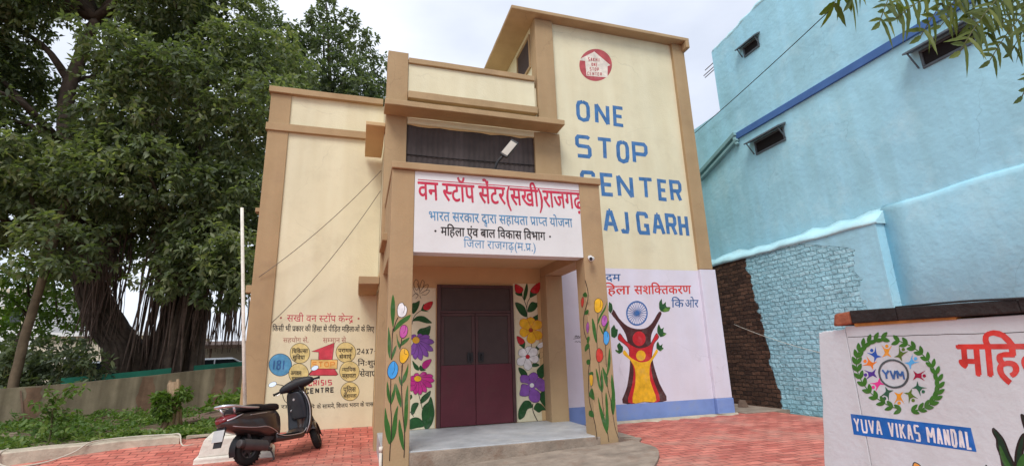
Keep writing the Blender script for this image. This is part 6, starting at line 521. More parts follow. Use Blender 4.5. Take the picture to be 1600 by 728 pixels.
LET={'one_stop':[('O',[(4.195,6.428),(4.516,6.417),(4.183,5.919),(4.5,5.904)]),('N',[(4.63,6.412),(4.982,6.4),(4.612,5.898),(4.959,5.881)]),('E',[(5.067,6.395),(5.349,6.391),(5.046,5.905),(5.324,5.897)]),('S',[(4.118,5.605),(4.485,5.61),(4.112,5.09),(4.474,5.089)]),('T',[(4.603,5.601),(4.996,5.607),(4.585,5.093),(4.972,5.092)]),('O',[(5.071,5.594),(5.38,5.592),(5.052,5.058),(5.356,5.052)]),('P',[(5.45,5.591),(5.837,5.589),(5.435,5.072),(5.817,5.064)]),('C',[(4.176,4.818),(4.518,4.827),(4.168,4.306),(4.504,4.291)]),('E',[(4.623,4.804),(4.957,4.805),(4.635,4.295),(4.925,4.294)]),('N',[(5.0,4.809),(5.393,4.793),(5.009,4.287),(5.383,4.273)]),('T',[(5.504,4.78),(5.894,4.785),(5.488,4.301),(5.874,4.301)]),('E',[(5.985,4.781),(6.25,4.766),(5.977,4.286),(6.204,4.279)]),('R',[(6.283,4.783),(6.595,4.78),(6.281,4.279),(6.559,4.284)]),('R',[(4.264,4.027),(4.538,4.031),(4.242,3.541),(4.525,3.529)]),('A',[(4.635,4.032),(4.921,4.034),(4.598,3.525),(4.965,3.516)]),('J',[(4.999,4.026),(5.204,4.025),(5.003,3.526),(5.205,3.522)]),('G',[(5.379,4.015),(5.668,4.008),(5.39,3.518),(5.68,3.518)]),('A',[(5.751,4.013),(6.034,4.011),(5.739,3.52),(6.063,3.514)]),('R',[(6.08,4.014),(6.353,4.008),(6.079,3.523),(6.349,3.516)]),('H',[(6.39,4.01),(6.647,4.012),(6.394,3.51),(6.637,3.502)])],'stop':[('S',[(-0.784,1.193),(-0.701,1.19),(-0.778,1.092),(-0.694,1.089)]),('T',[(-0.68,1.19),(-0.596,1.187),(-0.674,1.089),(-0.59,1.086)]),('O',[(-0.576,1.186),(-0.491,1.184),(-0.57,1.085),(-0.485,1.082)]),('P',[(-0.471,1.183),(-0.385,1.18),(-0.465,1.082),(-0.38,1.079)])],'crisis':[('C',[(-0.829,0.869),(-0.763,0.866),(-0.821,0.76),(-0.756,0.761)]),('R',[(-0.743,0.867),(-0.68,0.865),(-0.736,0.761),(-0.673,0.761)]),('I',[(-0.663,0.866),(-0.64,0.865),(-0.656,0.761),(-0.633,0.764)]),('S',[(-0.616,0.865),(-0.556,0.862),(-0.61,0.762),(-0.55,0.762)]),('I',[(-0.541,0.863),(-0.518,0.862),(-0.535,0.762),(-0.512,0.765)]),('S',[(-0.494,0.862),(-0.42,0.859),(-0.488,0.762),(-0.414,0.763)])],'centre':[('C',[(-0.873,0.729),(-0.808,0.728),(-0.866,0.628),(-0.801,0.626)]),('E',[(-0.788,0.728),(-0.722,0.727),(-0.781,0.629),(-0.715,0.627)]),('N',[(-0.702,0.728),(-0.636,0.726),(-0.696,0.63),(-0.63,0.628)]),('T',[(-0.616,0.727),(-0.549,0.726),(-0.61,0.63),(-0.544,0.629)]),('R',[(-0.529,0.727),(-0.462,0.725),(-0.524,0.631),(-0.457,0.63)]),('E',[(-0.442,0.726),(-0.375,0.725),(-0.437,0.632),(-0.37,0.631)])],'hours':[('2',[(-0.009,1.41),(0.059,1.408),(-0.004,1.302),(0.063,1.3)]),('4',[(0.071,1.408),(0.142,1.406),(0.076,1.3),(0.147,1.298)]),('X',[(0.156,1.406),(0.213,1.405),(0.161,1.298),(0.218,1.296)]),('7',[(0.228,1.404),(0.289,1.403),(0.232,1.296),(0.293,1.294)])],'num181':[('1',[(-1.441,1.247),(-1.412,1.246),(-1.442,1.07),(-1.413,1.068)]),('8',[(-1.385,1.245),(-1.307,1.243),(-1.386,1.068),(-1.309,1.065)]),('1',[(-1.28,1.242),(-1.251,1.241),(-1.282,1.064),(-1.253,1.063)])],'yuva':[('Y',[(2.646,0.707),(2.604,0.707),(2.652,0.617),(2.611,0.618)]),('U',[(2.595,0.707),(2.554,0.707),(2.601,0.616),(2.561,0.617)]),('V',[(2.545,0.707),(2.506,0.706),(2.552,0.616),(2.513,0.616)]),('A',[(2.497,0.706),(2.458,0.706),(2.504,0.615),(2.466,0.616)]),('V',[(2.417,0.706),(2.381,0.706),(2.425,0.613),(2.388,0.614)]),('I',[(2.373,0.706),(2.357,0.706),(2.38,0.613),(2.365,0.613)]),('K',[(2.349,0.705),(2.314,0.705),(2.357,0.612),(2.322,0.613)]),('A',[(2.306,0.705),(2.272,0.705),(2.314,0.611),(2.28,0.612)]),('S',[(2.264,0.705),(2.231,0.705),(2.273,0.611),(2.239,0.611)]),('M',[(2.195,0.705),(2.151,0.704),(2.204,0.609),(2.16,0.611)]),('A',[(2.144,0.704),(2.113,0.704),(2.153,0.609),(2.122,0.609)]),('N',[(2.106,0.704),(2.076,0.704),(2.115,0.608),(2.085,0.609)]),('D',[(2.069,0.704),(2.04,0.704),(2.079,0.607),(2.05,0.608)]),('A',[(2.033,0.704),(2.005,0.704),(2.043,0.607),(2.015,0.607)]),('L',[(1.998,0.704),(1.97,0.703),(2.008,0.606),(1.98,0.607)])],'yvm':[('Y',[(2.387,1.024),(2.336,1.021),(2.389,0.96),(2.339,0.957)]),('V',[(2.337,1.021),(2.294,1.02),(2.344,0.958),(2.301,0.956)]),('M',[(2.296,1.021),(2.252,1.016),(2.301,0.963),(2.251,0.957)])],'logo':[('S',[(4.564,7.492),(4.608,7.499),(4.556,7.394),(4.6,7.401)]),('A',[(4.625,7.499),(4.669,7.506),(4.617,7.401),(4.662,7.408)]),('K',[(4.686,7.506),(4.731,7.513),(4.679,7.408),(4.723,7.415)]),('H',[(4.748,7.513),(4.793,7.52),(4.74,7.414),(4.785,7.422)]),('I',[(4.81,7.52),(4.855,7.527),(4.802,7.421),(4.847,7.429)]),('O',[(4.636,7.372),(4.676,7.379),(4.629,7.284),(4.669,7.29)]),('N',[(4.691,7.378),(4.73,7.385),(4.684,7.289),(4.723,7.296)]),('E',[(4.745,7.384),(4.785,7.39),(4.738,7.295),(4.778,7.301)]),('S',[(4.584,7.25),(4.628,7.257),(4.578,7.162),(4.621,7.169)]),('T',[(4.644,7.257),(4.688,7.264),(4.638,7.169),(4.681,7.176)]),('O',[(4.705,7.263),(4.748,7.27),(4.698,7.175),(4.741,7.182)]),('P',[(4.765,7.269),(4.809,7.276),(4.758,7.181),(4.801,7.188)]),('C',[(4.516,7.127),(4.561,7.134),(4.51,7.043),(4.555,7.05)]),('E',[(4.578,7.133),(4.624,7.14),(4.572,7.049),(4.617,7.056)]),('N',[(4.641,7.14),(4.686,7.147),(4.634,7.056),(4.68,7.063)]),('T',[(4.704,7.146),(4.749,7.153),(4.697,7.062),(4.743,7.069)]),('E',[(4.767,7.153),(4.813,7.16),(4.76,7.068),(4.806,7.075)]),('R',[(4.83,7.159),(4.876,7.167),(4.823,7.075),(4.869,7.082)])]}
BANYAN= [[-12.95,17.33,15.19,1.23],[-12.17,16.75,15.19,1.11],[-12.14,18.09,16.01,1.27],[-11.78,19.44,17.49,1.58],[-10.15,18.22,17.22,1.22],[-9.58,19.34,18.8,1.29],[-6.71,15.75,15.29,1.29],[-6.64,18.39,18.96,1.21],[-4.82,15.62,16.11,1.12],[-12.81,16.97,13.69,1.36],[-13.38,18.9,15.72,1.42],[-9.47,14.58,12.68,1.21],[-10.03,16.52,13.86,1.37],[-9.5,17.56,14.86,1.23],[-8.66,18.26,15.99,1.36],[-6.57,15.09,13.59,1.18],[-6.79,18.89,17.39,1.31],[-5.02,16.59,15.24,1.31],[-13.55,18.95,13.95,1.3],[-11.27,16.71,12.49,1.27],[-10.26,16.25,12.24,1.19],[-10.8,17.97,14.04,1.49],[-10.28,19.94,15.94,1.38],[-7.76,16.73,13.92,1.12],[-6.1,15.27,12.47,1.15],[-6.4,17.54,14.63,1.19],[-12.07,16.38,11.41,1.36],[-11.21,17.0,11.84,1.33],[-8.47,18.34,13.21,1.21],[-6.67,15.67,12.03,1.09],[-6.51,17.81,13.67,1.46],[-4.88,16.79,13.08,1.31],[-11.6,16.38,10.0,1.32],[-11.48,17.28,10.49,1.37],[-6.6,14.61,9.61,1.11],[-7.33,18.51,12.26,1.4],[-5.99,17.88,12.18,1.26],[-4.24,15.55,10.76,1.31],[-3.2,16.12,11.07,1.19],[-10.28,14.59,8.53,1.02],[-11.69,18.29,10.49,1.29],[-11.22,18.23,10.5,1.37],[-7.97,18.53,11.19,1.3],[-6.0,15.01,9.26,1.24],[-4.87,14.5,9.24,0.97],[-4.99,17.81,11.01,1.49],[-3.38,17.86,11.46,1.48],[-11.51,16.68,7.98,1.34],[-11.06,17.29,8.5,1.17],[-9.14,19.34,10.0,1.42],[-6.51,14.83,8.01,1.05],[-6.84,17.48,9.6,1.29],[-6.67,19.55,10.64,1.33],[-3.99,15.12,8.05,1.11],[-2.79,14.87,8.78,1.23],[-11.42,17.14,7.59,1.2],[-9.07,14.89,6.4,1.12],[-8.23,16.84,7.74,1.23],[-6.81,16.34,7.34,1.21],[-7.61,19.71,9.05,1.48],[-5.46,17.62,8.15,1.42],[-5.12,19.38,9.21,1.45],[-3.28,18.81,9.32,1.4],[-9.98,15.22,5.6,1.14],[-11.81,19.0,7.16,1.39],[-11.22,20.0,7.86,1.67],[-9.31,18.11,7.16,1.25],[-7.07,14.89,6.24,1.02],[-6.73,15.84,6.08,1.28],[-5.66,14.83,6.33,1.23],[-5.81,19.62,8.18,1.37],[-3.99,15.63,6.39,1.31],[-3.37,17.65,7.17,1.25],[-11.32,17.78,5.27,1.2],[-10.18,17.19,5.4,1.34],[-9.79,17.33,5.71,1.16],[-8.23,17.73,5.48,1.24],[-7.72,19.44,5.88,1.56],[-6.36,17.72,5.82,1.19],[-5.05,17.37,5.84,1.38],[-5.14,19.93,6.85,1.42],[-3.11,16.22,5.96,1.23],[-7.22,14.86,4.17,1.07],[-8.32,18.52,4.98,1.47],[-4.36,15.66,4.67,1.22],[-3.21,14.62,3.93,1.01],[-3.33,18.78,5.08,1.43],[-4.96,15.5,3.63,0.8],[-4.05,15.5,3.83,0.8],[-3.67,15.5,3.29,0.8],[-4.56,15.5,4.18,0.8],[-3.07,15.5,3.85,0.8]]
RAIN= [[-2.26,21.8,16.97,0.8],[-1.71,21.1,15.36,1.0],[-3.21,22.13,15.8,0.87],[-0.63,21.96,16.51,0.75],[-0.13,22.86,15.75,0.9],[-1.06,20.97,13.73,1.1],[-2.64,20.81,13.38,1.09],[0.37,21.38,13.52,0.62],[-3.9,21.31,15.45,1.01],[-4.07,21.63,13.66,1.14],[0.4,20.93,12.13,1.1],[-1.63,22.27,13.07,1.17],[1.32,22.56,13.98,0.74],[-2.76,20.52,11.81,1.08],[-5.12,22.78,17.67,0.9],[-0.46,20.73,12.7,1.09],[-1.09,21.27,16.99,0.45],[-2.18,21.72,18.01,0.46],[1.89,21.56,12.48,1.13],[0.73,21.04,10.95,1.11]]
LIGHTTREE= [[-11.54,21.96,2.95,0.98],[-11.03,22.18,3.66,0.87],[-11.11,20.96,4.41,0.83],[-9.74,20.83,4.19,0.93],[-10.19,21.54,2.69,0.85],[-11.94,20.8,3.71,1.09],[-9.88,22.38,3.21,0.76],[-12.67,22.2,2.54,1.05],[-11.41,22.17,4.84,0.76],[-9.25,21.32,4.51,0.56],[-10.67,22.07,5.33,0.7]]
SHRUB= [[-8.5,16.27,1.43,0.64],[-8.03,16.35,1.58,0.6],[-7.27,15.93,1.47,0.59],[-6.73,15.84,1.29,0.5],[-7.79,16.6,1.07,0.48],[-6.54,16.03,0.96,0.29],[-9.41,16.95,1.54,0.76],[-8.2,16.48,1.01,0.43],[-8.68,16.49,1.03,0.39]]
STEMA= [[-6.46, 18.0, 0.86], [-6.64, 18.0, 1.56], [-7.05, 17.9, 2.22], [-7.49, 17.8, 2.98], [-7.91, 17.7, 3.93], [-8.43, 17.6, 5.48], [-8.9, 17.5, 7.71], [-9.2, 17.5, 10.12], [-8.78, 17.3, 12.44]]
STEMB= [[-5.29, 18.0, 0.81], [-5.29, 18.0, 1.81], [-5.25, 18.0, 3.01], [-5.22, 17.9, 4.23], [-5.17, 17.8, 5.93], [-5.19, 17.6, 7.89], [-5.82, 17.5, 10.38], [-5.97, 17.5, 13.43]]
LEAN= [[-7.94, 15.4, 0.71], [-7.91, 15.4, 2.1], [-7.82, 15.4, 3.23], [-7.72, 15.4, 4.27], [-7.7, 15.4, 5.28]]
NEEM= [([4.23,1.42,3.57],[2.74,1.38,2.72]),([3.27,1.15,3.0],[2.26,1.1,2.3]),([3.38,1.29,3.1],[2.14,1.22,2.52]),([3.56,1.23,3.02],[2.83,1.28,2.47]),([3.81,1.26,2.93],[2.88,1.23,2.26]),([3.04,1.22,3.08],[2.29,1.23,2.47]),([3.1,1.45,3.26],[2.42,1.38,2.75]),([3.87,1.4,3.42],[3.25,1.46,2.8]),([4.0,1.33,3.24],[3.17,1.34,2.62]),([2.47,1.31,2.9],[2.05,1.23,2.49]),([2.1,1.32,2.86],[2.08,1.42,2.73]),([2.24,1.37,2.92],[2.11,1.36,2.72]),([3.04,1.28,3.06],[2.95,1.36,2.75]),([3.01,1.15,2.86],[2.73,1.09,2.4]),([4.18,1.44,3.53],[3.16,1.47,2.79]),([4.42,1.4,3.5],[3.27,1.41,2.83]),([3.11,1.16,3.05],[2.4,1.17,2.58]),([4.26,1.34,3.22],[3.17,1.26,2.64]),([3.24,1.29,3.24],[2.74,1.38,2.9])]
rnd = random.Random(11)
def cl01(t): return max(0.0, min(1.0, t))
def gh(x, y):
    """Height of the paved yard."""
    left = -.18 + .18 * cl01((y - 8.9) / 1.1)
    t = cl01((x - .3) / 3.2); t = t * t * (3 - 2 * t)
    return left * (1 - t) + -.045 * t
# ================================================================= ground
def grid(name, xs, ys, hf, m, uvskip=None):
    mb = MB(); nx = len(xs)
    for y in ys:
        for x in xs: mb.v.append((x, y, hf(x, y)))
    for j in range(len(ys) - 1):
        for i in range(nx - 1):
            if uvskip and uvskip((xs[i] + xs[i + 1]) / 2, (ys[j] + ys[j + 1]) / 2): continue
            a = j * nx + i; mb.f.append((a, a + 1, a + 1 + nx, a + nx)); mb.mi.append(0); mb.sm.append(True)
    return structure(meshobj(name, mb, m))
far = [-400, -150, -60, -30, -20]; mid = [-16 + i * .8 for i in range(41)]; far2 = [20, 30, 60, 150, 400]
grid('ground', far + mid + far2, [-400, -100, -40, -20] + [-12 + i * .8 for i in range(45)] + [26, 30, 40, 60, 120, 400],
     lambda x, y: min(gh(x, y), 0) - .06 + (.10 if (y > 10.2 and x < -1.9) else 0) + .015 * math.sin(x * 1.7 + y * 1.1) * math.sin(y * 2.3), M['earth'])
def kerb_y(x): return 9.72 if x > -3.4 else 9.72 - (-3.4 - x) * .33
xs = [-14 + i * .4 for i in range(58)]; ys = [-5 + i * .3 for i in range(55)]
grid('paving', xs, ys, lambda x, y: gh(x, y) + .004 * math.sin(x * 2.1) * math.sin(y * 1.7 + x), M['pavers'],
     lambda x, y: y > kerb_y(x) + .2 and x < -2.2 or x > 8.2 or y > 10.6)
def bed_h(x, y): return .03 + .05 * cl01((y - 10) / 5) + .03 * math.sin(x * 3.1) * math.sin(y * 2.7) + .02 * math.sin(x * 7 + y * 5)
grid('planting_bed', [-13 + i * .25 for i in range(46)], [8.2 + i * .25 for i in range(38)], bed_h, M['soil'], lambda x, y: y < kerb_y(x) + .3 or y > 19)
mb = MB(); mb.box(7.3, 8.5, 8.3, 12, -.2, -.03); structure(meshobj('alley_ground', mb, M['rough_cement']))
# stone kerb along the bed
kb = MB(); kp = [(-13, 6.6), (-8, 8.2), (-4.7, 9.29), (-3.4, 9.7), (-2.7, 9.74)]
kk = smoothpath([(a, b, 0) for a, b in kp], 5)
rr = []
for p in kk:
    z1 = .075 + rnd.uniform(-.012, .012); j = rnd.uniform(-.012, .012)
    rr.append([(p.x, p.y + j, -.25), (p.x, p.y + .02 + j, z1 - .02), (p.x + .0, p.y + .05 + j, z1), (p.x - .08, p.y + .34, z1), (p.x - .08, p.y + .36, -.25)])
kb.rings(rr, True, False)
structure(meshobj('kerb', kb, M['kerb']))
mb = MB()    # thin concrete edging that goes on beyond the kerb towards the building
e = smoothpath([(-2.66, 9.95, .03), (-2.2, 10.05, .03), (-1.95, 10.1, .03)], 4)
mb.rings([[(p.x, p.y, -.1), (p.x, p.y, .05), (p.x, p.y + .1, .05), (p.x, p.y + .1, -.1)] for p in e], True, False)
structure(meshobj('edging', mb, M['kerb']))

# ================================================================= the office building
B = thing('office_building', 'cream and brown office building with a painted porch and ONE STOP CENTER lettered high', 'building', (1.9, 8.389, 0))
YB = 8.389; YW = 8.47
def part(name, mb, m, bevel=.006, parent=B, label=None): return meshobj(name, mb, m, parent, bevel, label=label)
def pbox(name, x0, x1, y0, y1, z0, z1, m, bevel=.008, parent=B):
    if name in ('coping', 'band', 'ledge', 'sunshade', 'roof', 'bracket'): return part(name, MB().rough(x0, x1, y0, y1, z0, z1, .003), m, bevel, parent)
    return part(name, MB().box(x0, x1, y0, y1, z0, z1), m, bevel, parent)
# left wing
wl = part('wall', MB().box(-1.88, .33, 10.0, 14.0, -.15, 6.55), M['cream'], 0)
pbox('pillar', -1.915, -1.53, 9.965, 10.25, -.15, 6.54, M['tan'])
pbox('band', -1.95, .30, 9.925, 10.05, 5.715, 5.875, M['tan'])
cp = pbox('coping', -1.95, .30, 9.90, 10.3, 6.545, 6.675, M['tan'])
pbox('coping', -1.95, -1.7, 10.302, 14.0, 6.545, 6.675, M['tan'])
pbox('bracket', -2.02, -1.917, 10.02, 10.2, 2.46, 2.60, M['tan'])
pbox('bracket', -2.00, -1.917, 10.02, 10.2, 4.02, 4.10, M['tan'])
# centre block
part('wall', MB().box(.335, 3.30, 8.47, 13.0, 2.8, 6.55), M['cream'], 0)
part('wall', MB().box(.335, 3.30, 8.42, 13.0, -.2, 2.798), M['ochre'], 0)
pbox('pillar', .312, .69, YB, 8.8, -.25, 6.87, M['tan'])
pbox('pillar', 3.19, 3.74, YB - .004, 8.75, 3.7, 5.52, M['tan'])
pbox('parapet', .695, 3.25, 8.42, 8.6, 6.05, 6.66, M['cream'], .004)
pbox('coping', .695, 3.25, 8.375, 8.62, 6.665, 6.775, M['tan'])
pbox('ledge', .695, 3.27, 8.33, 8.45, 5.90, 6.045, M['tan'])
pbox('sunshade', .27, 3.68, 7.97, YB - .006, 5.52, 5.625, M['tan'], .01)
sof = MB().box(.70, 3.185, YB - .002, 8.468, 5.40, 5.518); part('lintel', sof, M['cream'], 0)
pbox('sunshade', -.03, .308, 8.42, 9.92, 5.30, 5.375, M['ochre'], .01)
pbox('sunshade', -.03, .308, 8.45, 9.99, 2.42, 2.55, M['tan'], .01)
pbox('sunshade', .285, .55, 7.45, YB - .006, 2.94, 3.06, M['tan'], .01)
# strip window above the porch
win = pbox('window', .692, 3.188, 8.448, 8.466, 3.75, 5.398, M['dark_window'], 0)
mb = MB()   # corrugated sheet that closes the opening
top_, bot_ = [], []
for k in range(101): x = .70 + k * .0248; y = 8.438 + .007 * math.cos(k * 1.5708); top_.append((x, y, 5.395)); bot_.append((x, y, 3.78))
mb.rings([bot_, top_], False, True, False)
meshobj('sheet', mb, M['dark_window'], win)
mb = MB(); mb.tube([(.70, 8.425, 4.80), (1.3, 8.42, 4.79), (1.95, 8.42, 4.795), (2.6, 8.42, 4.80), (3.18, 8.425, 4.81)], .008, 6)
meshobj('wire', mb, M['dark'], win)
mb = MB()   # sagging torn strip of cloth above the window
top = [(.70 + i * .2, 5.40 - .02 * abs(math.sin(i * 1.3)) - .012 * (i % 3)) for i in range(13)]
for a, b in zip(top, top[1:]): mb.quad((a[0], 8.425, 5.46), (b[0], 8.425, 5.46), (b[0], 8.425, b[1]), (a[0], 8.425, a[1]))
meshobj('torn_edge', mb, M['ochre'], win)
# tall block
part('wall', MB().box(3.32, 7.03, YW, 13.0, 2.80, 8.185), M['cream'], 0)
part('wall', MB().box(3.50, 6.735, YW - .004, 8.9, .26, 2.798), M['lilac'], 0)
pbox('wall', 6.738, 7.12, YB + .006, 12.9, .262, 2.815, M['lilac'])
sk = MB().box(3.50, 6.732, YW - .014, 8.9, -.3, .257); part('skirting', sk, M['skirt'], .004)
pbox('skirting', 6.736, 7.135, YB - .01, 12.9, -.3, .259, M['skirt'], .012)
pbox('pillar', 3.312, 3.715, YB, 8.7, 5.63, 8.185, M['tan'])
pbox('pillar', 6.738, 7.055, YB, 8.75, 2.818, 8.185, M['tan'])
roof = pbox('roof', 2.75, 7.10, 8.22, 13.2, 8.19, 8.275, M['tan'], .012)
mb = MB().box(6.99, 7.085, 8.2, 8.6, 8.0, 8.188); part('broken_edge', mb, M['tan'], .02)
wf = MB()
for y0, y1, z0, z1 in ((8.72, 9.62, 7.2, 7.26), (8.72, 9.62, 7.96, 8.02), (8.72, 8.78, 7.262, 7.958), (9.56, 9.62, 7.262, 7.958)): wf.box(3.285, 3.318, y0, y1, z0, z1)
sw = part('window', wf, M['tan'], .003)
meshobj('pane', MB().box(3.305, 3.317, 8.782, 9.558, 7.262, 7.958), M['mesh_glass'], sw)
# porch
pf = MB().box(.355, 3.50, 6.52, YB + .03, -.3, .085); part('porch_floor', pf, M['cement'], .01)
part('porch_step', MB().box(.665, 3.235, 6.485, 6.518, -.3, .075), M['rough_cement'], .008)
pl = pbox('pillar', .355, .662, 6.5, 6.80, -.25, 3.735, M['tan'])
pr = pbox('pillar', 3.176, 3.52, 6.5, 6.80, -.2, 3.735, M['tan'])
sign = pbox('sign_panel', .664, 3.174, 6.508, 6.74, 2.572, 3.733, M['white_paint'], .004)
pbox('coping', .345, 3.535, 6.455, 8.38, 3.738, 3.84, M['tan'], .01)
part('ceiling', MB().box(.66, 3.18, 6.745, 8.418, 2.74, 2.86), M['ochre'], 0)
pbox('beam', .36, .66, 6.805, 8.385, 2.572, 3.735, M['tan'])
pbox('beam', 3.18, 3.52, 6.805, 8.385, 2.572, 3.735, M['tan'])
pbox('pillar', 3.18, 3.50, 8.12, 8.44, .05, 2.568, M['tan'])
# door and the two cream panels beside it
pbox('painted_panel', .694, 1.255, 8.412, 8.422, .09, 2.36, M['cream'], 0)
pbox('painted_panel', 2.655, 3.11, 8.412, 8.422, .09, 2.46, M['cream'], 0)
pbox('panel_border', 3.112, 3.178, 8.409, 8.422, .09, 2.5, M['ochre'], 0)
door = pbox('door', 1.275, 2.645, 8.404, 8.424, .09, 2.42, M['maroon'], 0)
df = MB()
df.box(1.282, 1.335, 8.362, 8.402, .095, 2.415); df.box(2.585, 2.638, 8.362, 8.402, .095, 2.415); df.box(1.337, 2.583, 8.362, 8.402, 2.36, 2.415); df.box(1.337, 2.583, 8.36, 8.402, 1.925, 1.965)
meshobj('door_frame', df, M['door_dark'], door, .004)
meshobj('transom_sheet', MB().box(1.337, 2.583, 8.385, 8.4, 1.967, 2.358), M['mesh_glass'], door)
for x0, x1 in ((1.34, 1.93), (1.938, 2.58)):
    st_ = MB(); lf = MB(); lf.box(x0, x1, 8.374, 8.402, .10, 1.06)
    for a, b, c, d in ((x0, x1, 1.875, 1.922), (x0, x0 + .055, 1.062, 1.873), (x1 - .055, x1, 1.062, 1.873)): st_.box(a, b, 8.374, 8.402, c, d)
    leaf = meshobj('door_leaf', lf, M['maroon'], door, .004); meshobj('stile', st_, M['door_dark'], leaf, .004)
    meshobj('wire_glass', MB().box(x0 + .057, x1 - .057, 8.385, 8.395, 1.064, 1.872), M['mesh_glass'], leaf)
    hx = x1 - .09 if x0 < 1.5 else x0 + .09
    h = MB().box(hx - .05, hx + .05, 8.355, 8.373, 1.10, 1.26); h.tube([(hx, 8.35, 1.13), (hx, 8.325, 1.15), (hx, 8.325, 1.21), (hx, 8.35, 1.23)], .008, 6)
    meshobj('handle', h, M['black_plastic'], leaf)
# painted work on the building
p = Paint('y', 6.5); p.art(ART['tulips_left']); p.build('tulip_painting', pl)
p = Paint('y', 6.5); p.art(ART['tulips_right']); p.build('tulip_painting', pr)
p = Paint('x', 3.176); p.art(ART['vine_side']); p.build('vine_painting', pr)
p = Paint('y', 8.412); p.art(ART['flowers_left']); p.build('flower_painting', B)
p = Paint('y', 8.412); p.art(ART['flowers_right']); p.build('flower_painting', B)
p = Paint('y', YW - .004); p.art(ART['mural']); p.build('figure_mural', B)
p = Paint('y', YW - .004); p.art(ART['signature']); p.build('signature', B)
p = Paint('y', YW); p.art(ART['logo_house']); p.letters('lr', LET['logo'], .16); p.build('house_emblem', B)
for a_, b_ in ((0, 3), (3, 7), (7, 13), (13, 20)):
    p = Paint('y', YW); p.letters('stopblue', LET['one_stop'][a_:b_], .165); p.build('wall_lettering', B)
for nm, col, key, txt, bold in (('sign', 'tred', 'sign1', 'वन स्टॉप सेंटर(सखी)राजगढ़', .022), ('sign', 'tblue', 'sign2', 'भारत सरकार द्वारा सहायता प्राप्त योजना', .010),
                                ('sign', 'tblack', 'sign3', 'महिला एंव बाल विकास विभाग', .022), ('sign', 'tblue', 'sign4', 'जिला राजगढ़(म.प्र.)', .008)):
    p = Paint('y', 6.508); p.deva(col, txt, *TXT[key], bold=bold)
    hl, hr, bl = [Vector(q) for q in TXT[key]]
    if key == 'sign1': p.ribbon(col, [hl + Vector((0, .03)), hr + Vector((0, .03))], .012)
    if key == 'sign3':
        for e_, sg in ((hl, -1), (hr, 1)):
            c = e_ + Vector((sg * .075, -.06)); p.fill(col, [(c.x + .016 * math.cos(a * .785), c.y + .016 * math.sin(a * .785)) for a in range(8)])
    p.build('sign_lettering', sign)
YLw = 10.0
p = Paint('y', YLw); p.art(ART['crisis_symbol']); p.letters('tor', LET['stop'], .2); p.letters('tnavy', LET['num181'], .12)
for key, txt in (('c1', 'चिकित्सा'), ('c1b', 'सुविधा'), ('c2', 'अल्पवास'), ('c2b', 'सहायता'), ('c3', 'परामर्श'), ('c3b', 'सेवाएं'), ('c4', 'न्यायिक'), ('c4b', 'सहायता'), ('c5', 'पुलिस'), ('c5b', 'सहायता')):
    p.deva('tblack', txt, *TXT[key], bold=.012)
p.build('crisis_emblem', wl)
p = Paint('y', YLw); p.letters('tred', LET['crisis'], .17); p.letters('tblack', LET['centre'], .2); p.build('wall_lettering', wl)
p = Paint('y', YLw); p.letters('tblack', LET['hours'], .15)
p.build('wall_lettering', wl); p = Paint('y', YLw)
p.deva('tred', 'सखी वन स्टॉप केन्द्र', *TXT['w1'], bold=.006)
hl, hr, _b = [Vector(q) for q in TXT['w1']]
for c in (hl + Vector((-.10, -.05)), hr + Vector((.10, -.05))): p.fill('tfade', [(c.x + .02 * math.cos(a * .785), c.y + .02 * math.sin(a * .785)) for a in range(8)])
p.build('wall_lettering', wl); p = Paint('y', YLw)
for col, key, txt, bold in (('tblack', 'w2', 'किसी भी प्रकार की हिंसा से पीड़ित महिलाओं के लिए', .014), ('tfade', 'w3', 'सहयोग सें,', .008), ('tfade', 'w4', 'सम्मान से', .008),
                            ('tblack', 'n1', 'में', .012), ('tblack', 'n2', 'निःशुल्क', .016), ('tblack', 'n3', 'सेवाएं', .016), ('tblack', 'w5', 'पता राजगढ़ के', .010), ('tblack', 'w6', 'के सामने, विजय भवन के पास राजगढ़', .012)):
    p.deva(col, txt, *TXT[key], bold=bold)
    p.build('wall_lettering', wl); p = Paint('y', YLw)
p = Paint('y', YW - .004)
for col, key, txt, bold in (('tnavy', 'r1', 'कदम', .016), ('mred', 'r2', 'महिला', .018), ('mred', 'r2b', 'सशक्तिकरण', .018), ('tnavy', 'r3', 'कि', .012), ('tnavy', 'r3b', 'ओर', .012)):
    p.deva(col, txt, *TXT[key], bold=bold)
    p.build('mural_lettering', B); p = Paint('y', YW - .004)
# cement apron in front of the porch
mb = MB(); outl = [(.50, 6.47), (3.55, 6.47), (3.62, 6.75), (4.0, 6.72), (3.75, 6.35), (3.72, 5.9), (3.35, 5.3), (2.7, 4.7), (1.6, 4.6), (.75, 5.3), (.5, 5.9)]
ot = smoothpath([(a, b, 0) for a, b in outl], 3, True)
mb.rings([[(q.x, q.y, gh(q.x, q.y) - .1) for q in ot], [(q.x, q.y, gh(q.x, q.y) + .032 + .006 * math.sin(q.x * 9)) for q in ot]], True, False)
structure(meshobj('cement_apron', mb, M['rough_cement']))
mb = MB(); ro = []   # crumbled mortar strip where the paving meets the tall block
for i in range(30):
    x = 3.9 + i * .113; wv = .10 + .07 * math.sin(i * 1.7) + rnd.uniform(-.03, .03); z = gh(x, 8.3) + .02
    ro.append([(x, 8.37 - wv, z - .03), (x, 8.37 - wv + .03, z), (x, 8.40 if x < 6.7 else 8.375, z + .012)])
mb.rings(ro, False, True, False); structure(meshobj('mortar_strip', mb, M['kerb']))
mb = MB().hexa([(3.525, 6.6, -.2), (4.02, 6.72, -.2), (4.1, 7.7, -.2), (3.505, 7.9, -.2), (3.525, 6.6, .03), (3.93, 6.76, -.01), (3.95, 7.6, -.01), (3.505, 7.9, .03)])
structure(meshobj('side_apron', mb, M['rough_cement']))
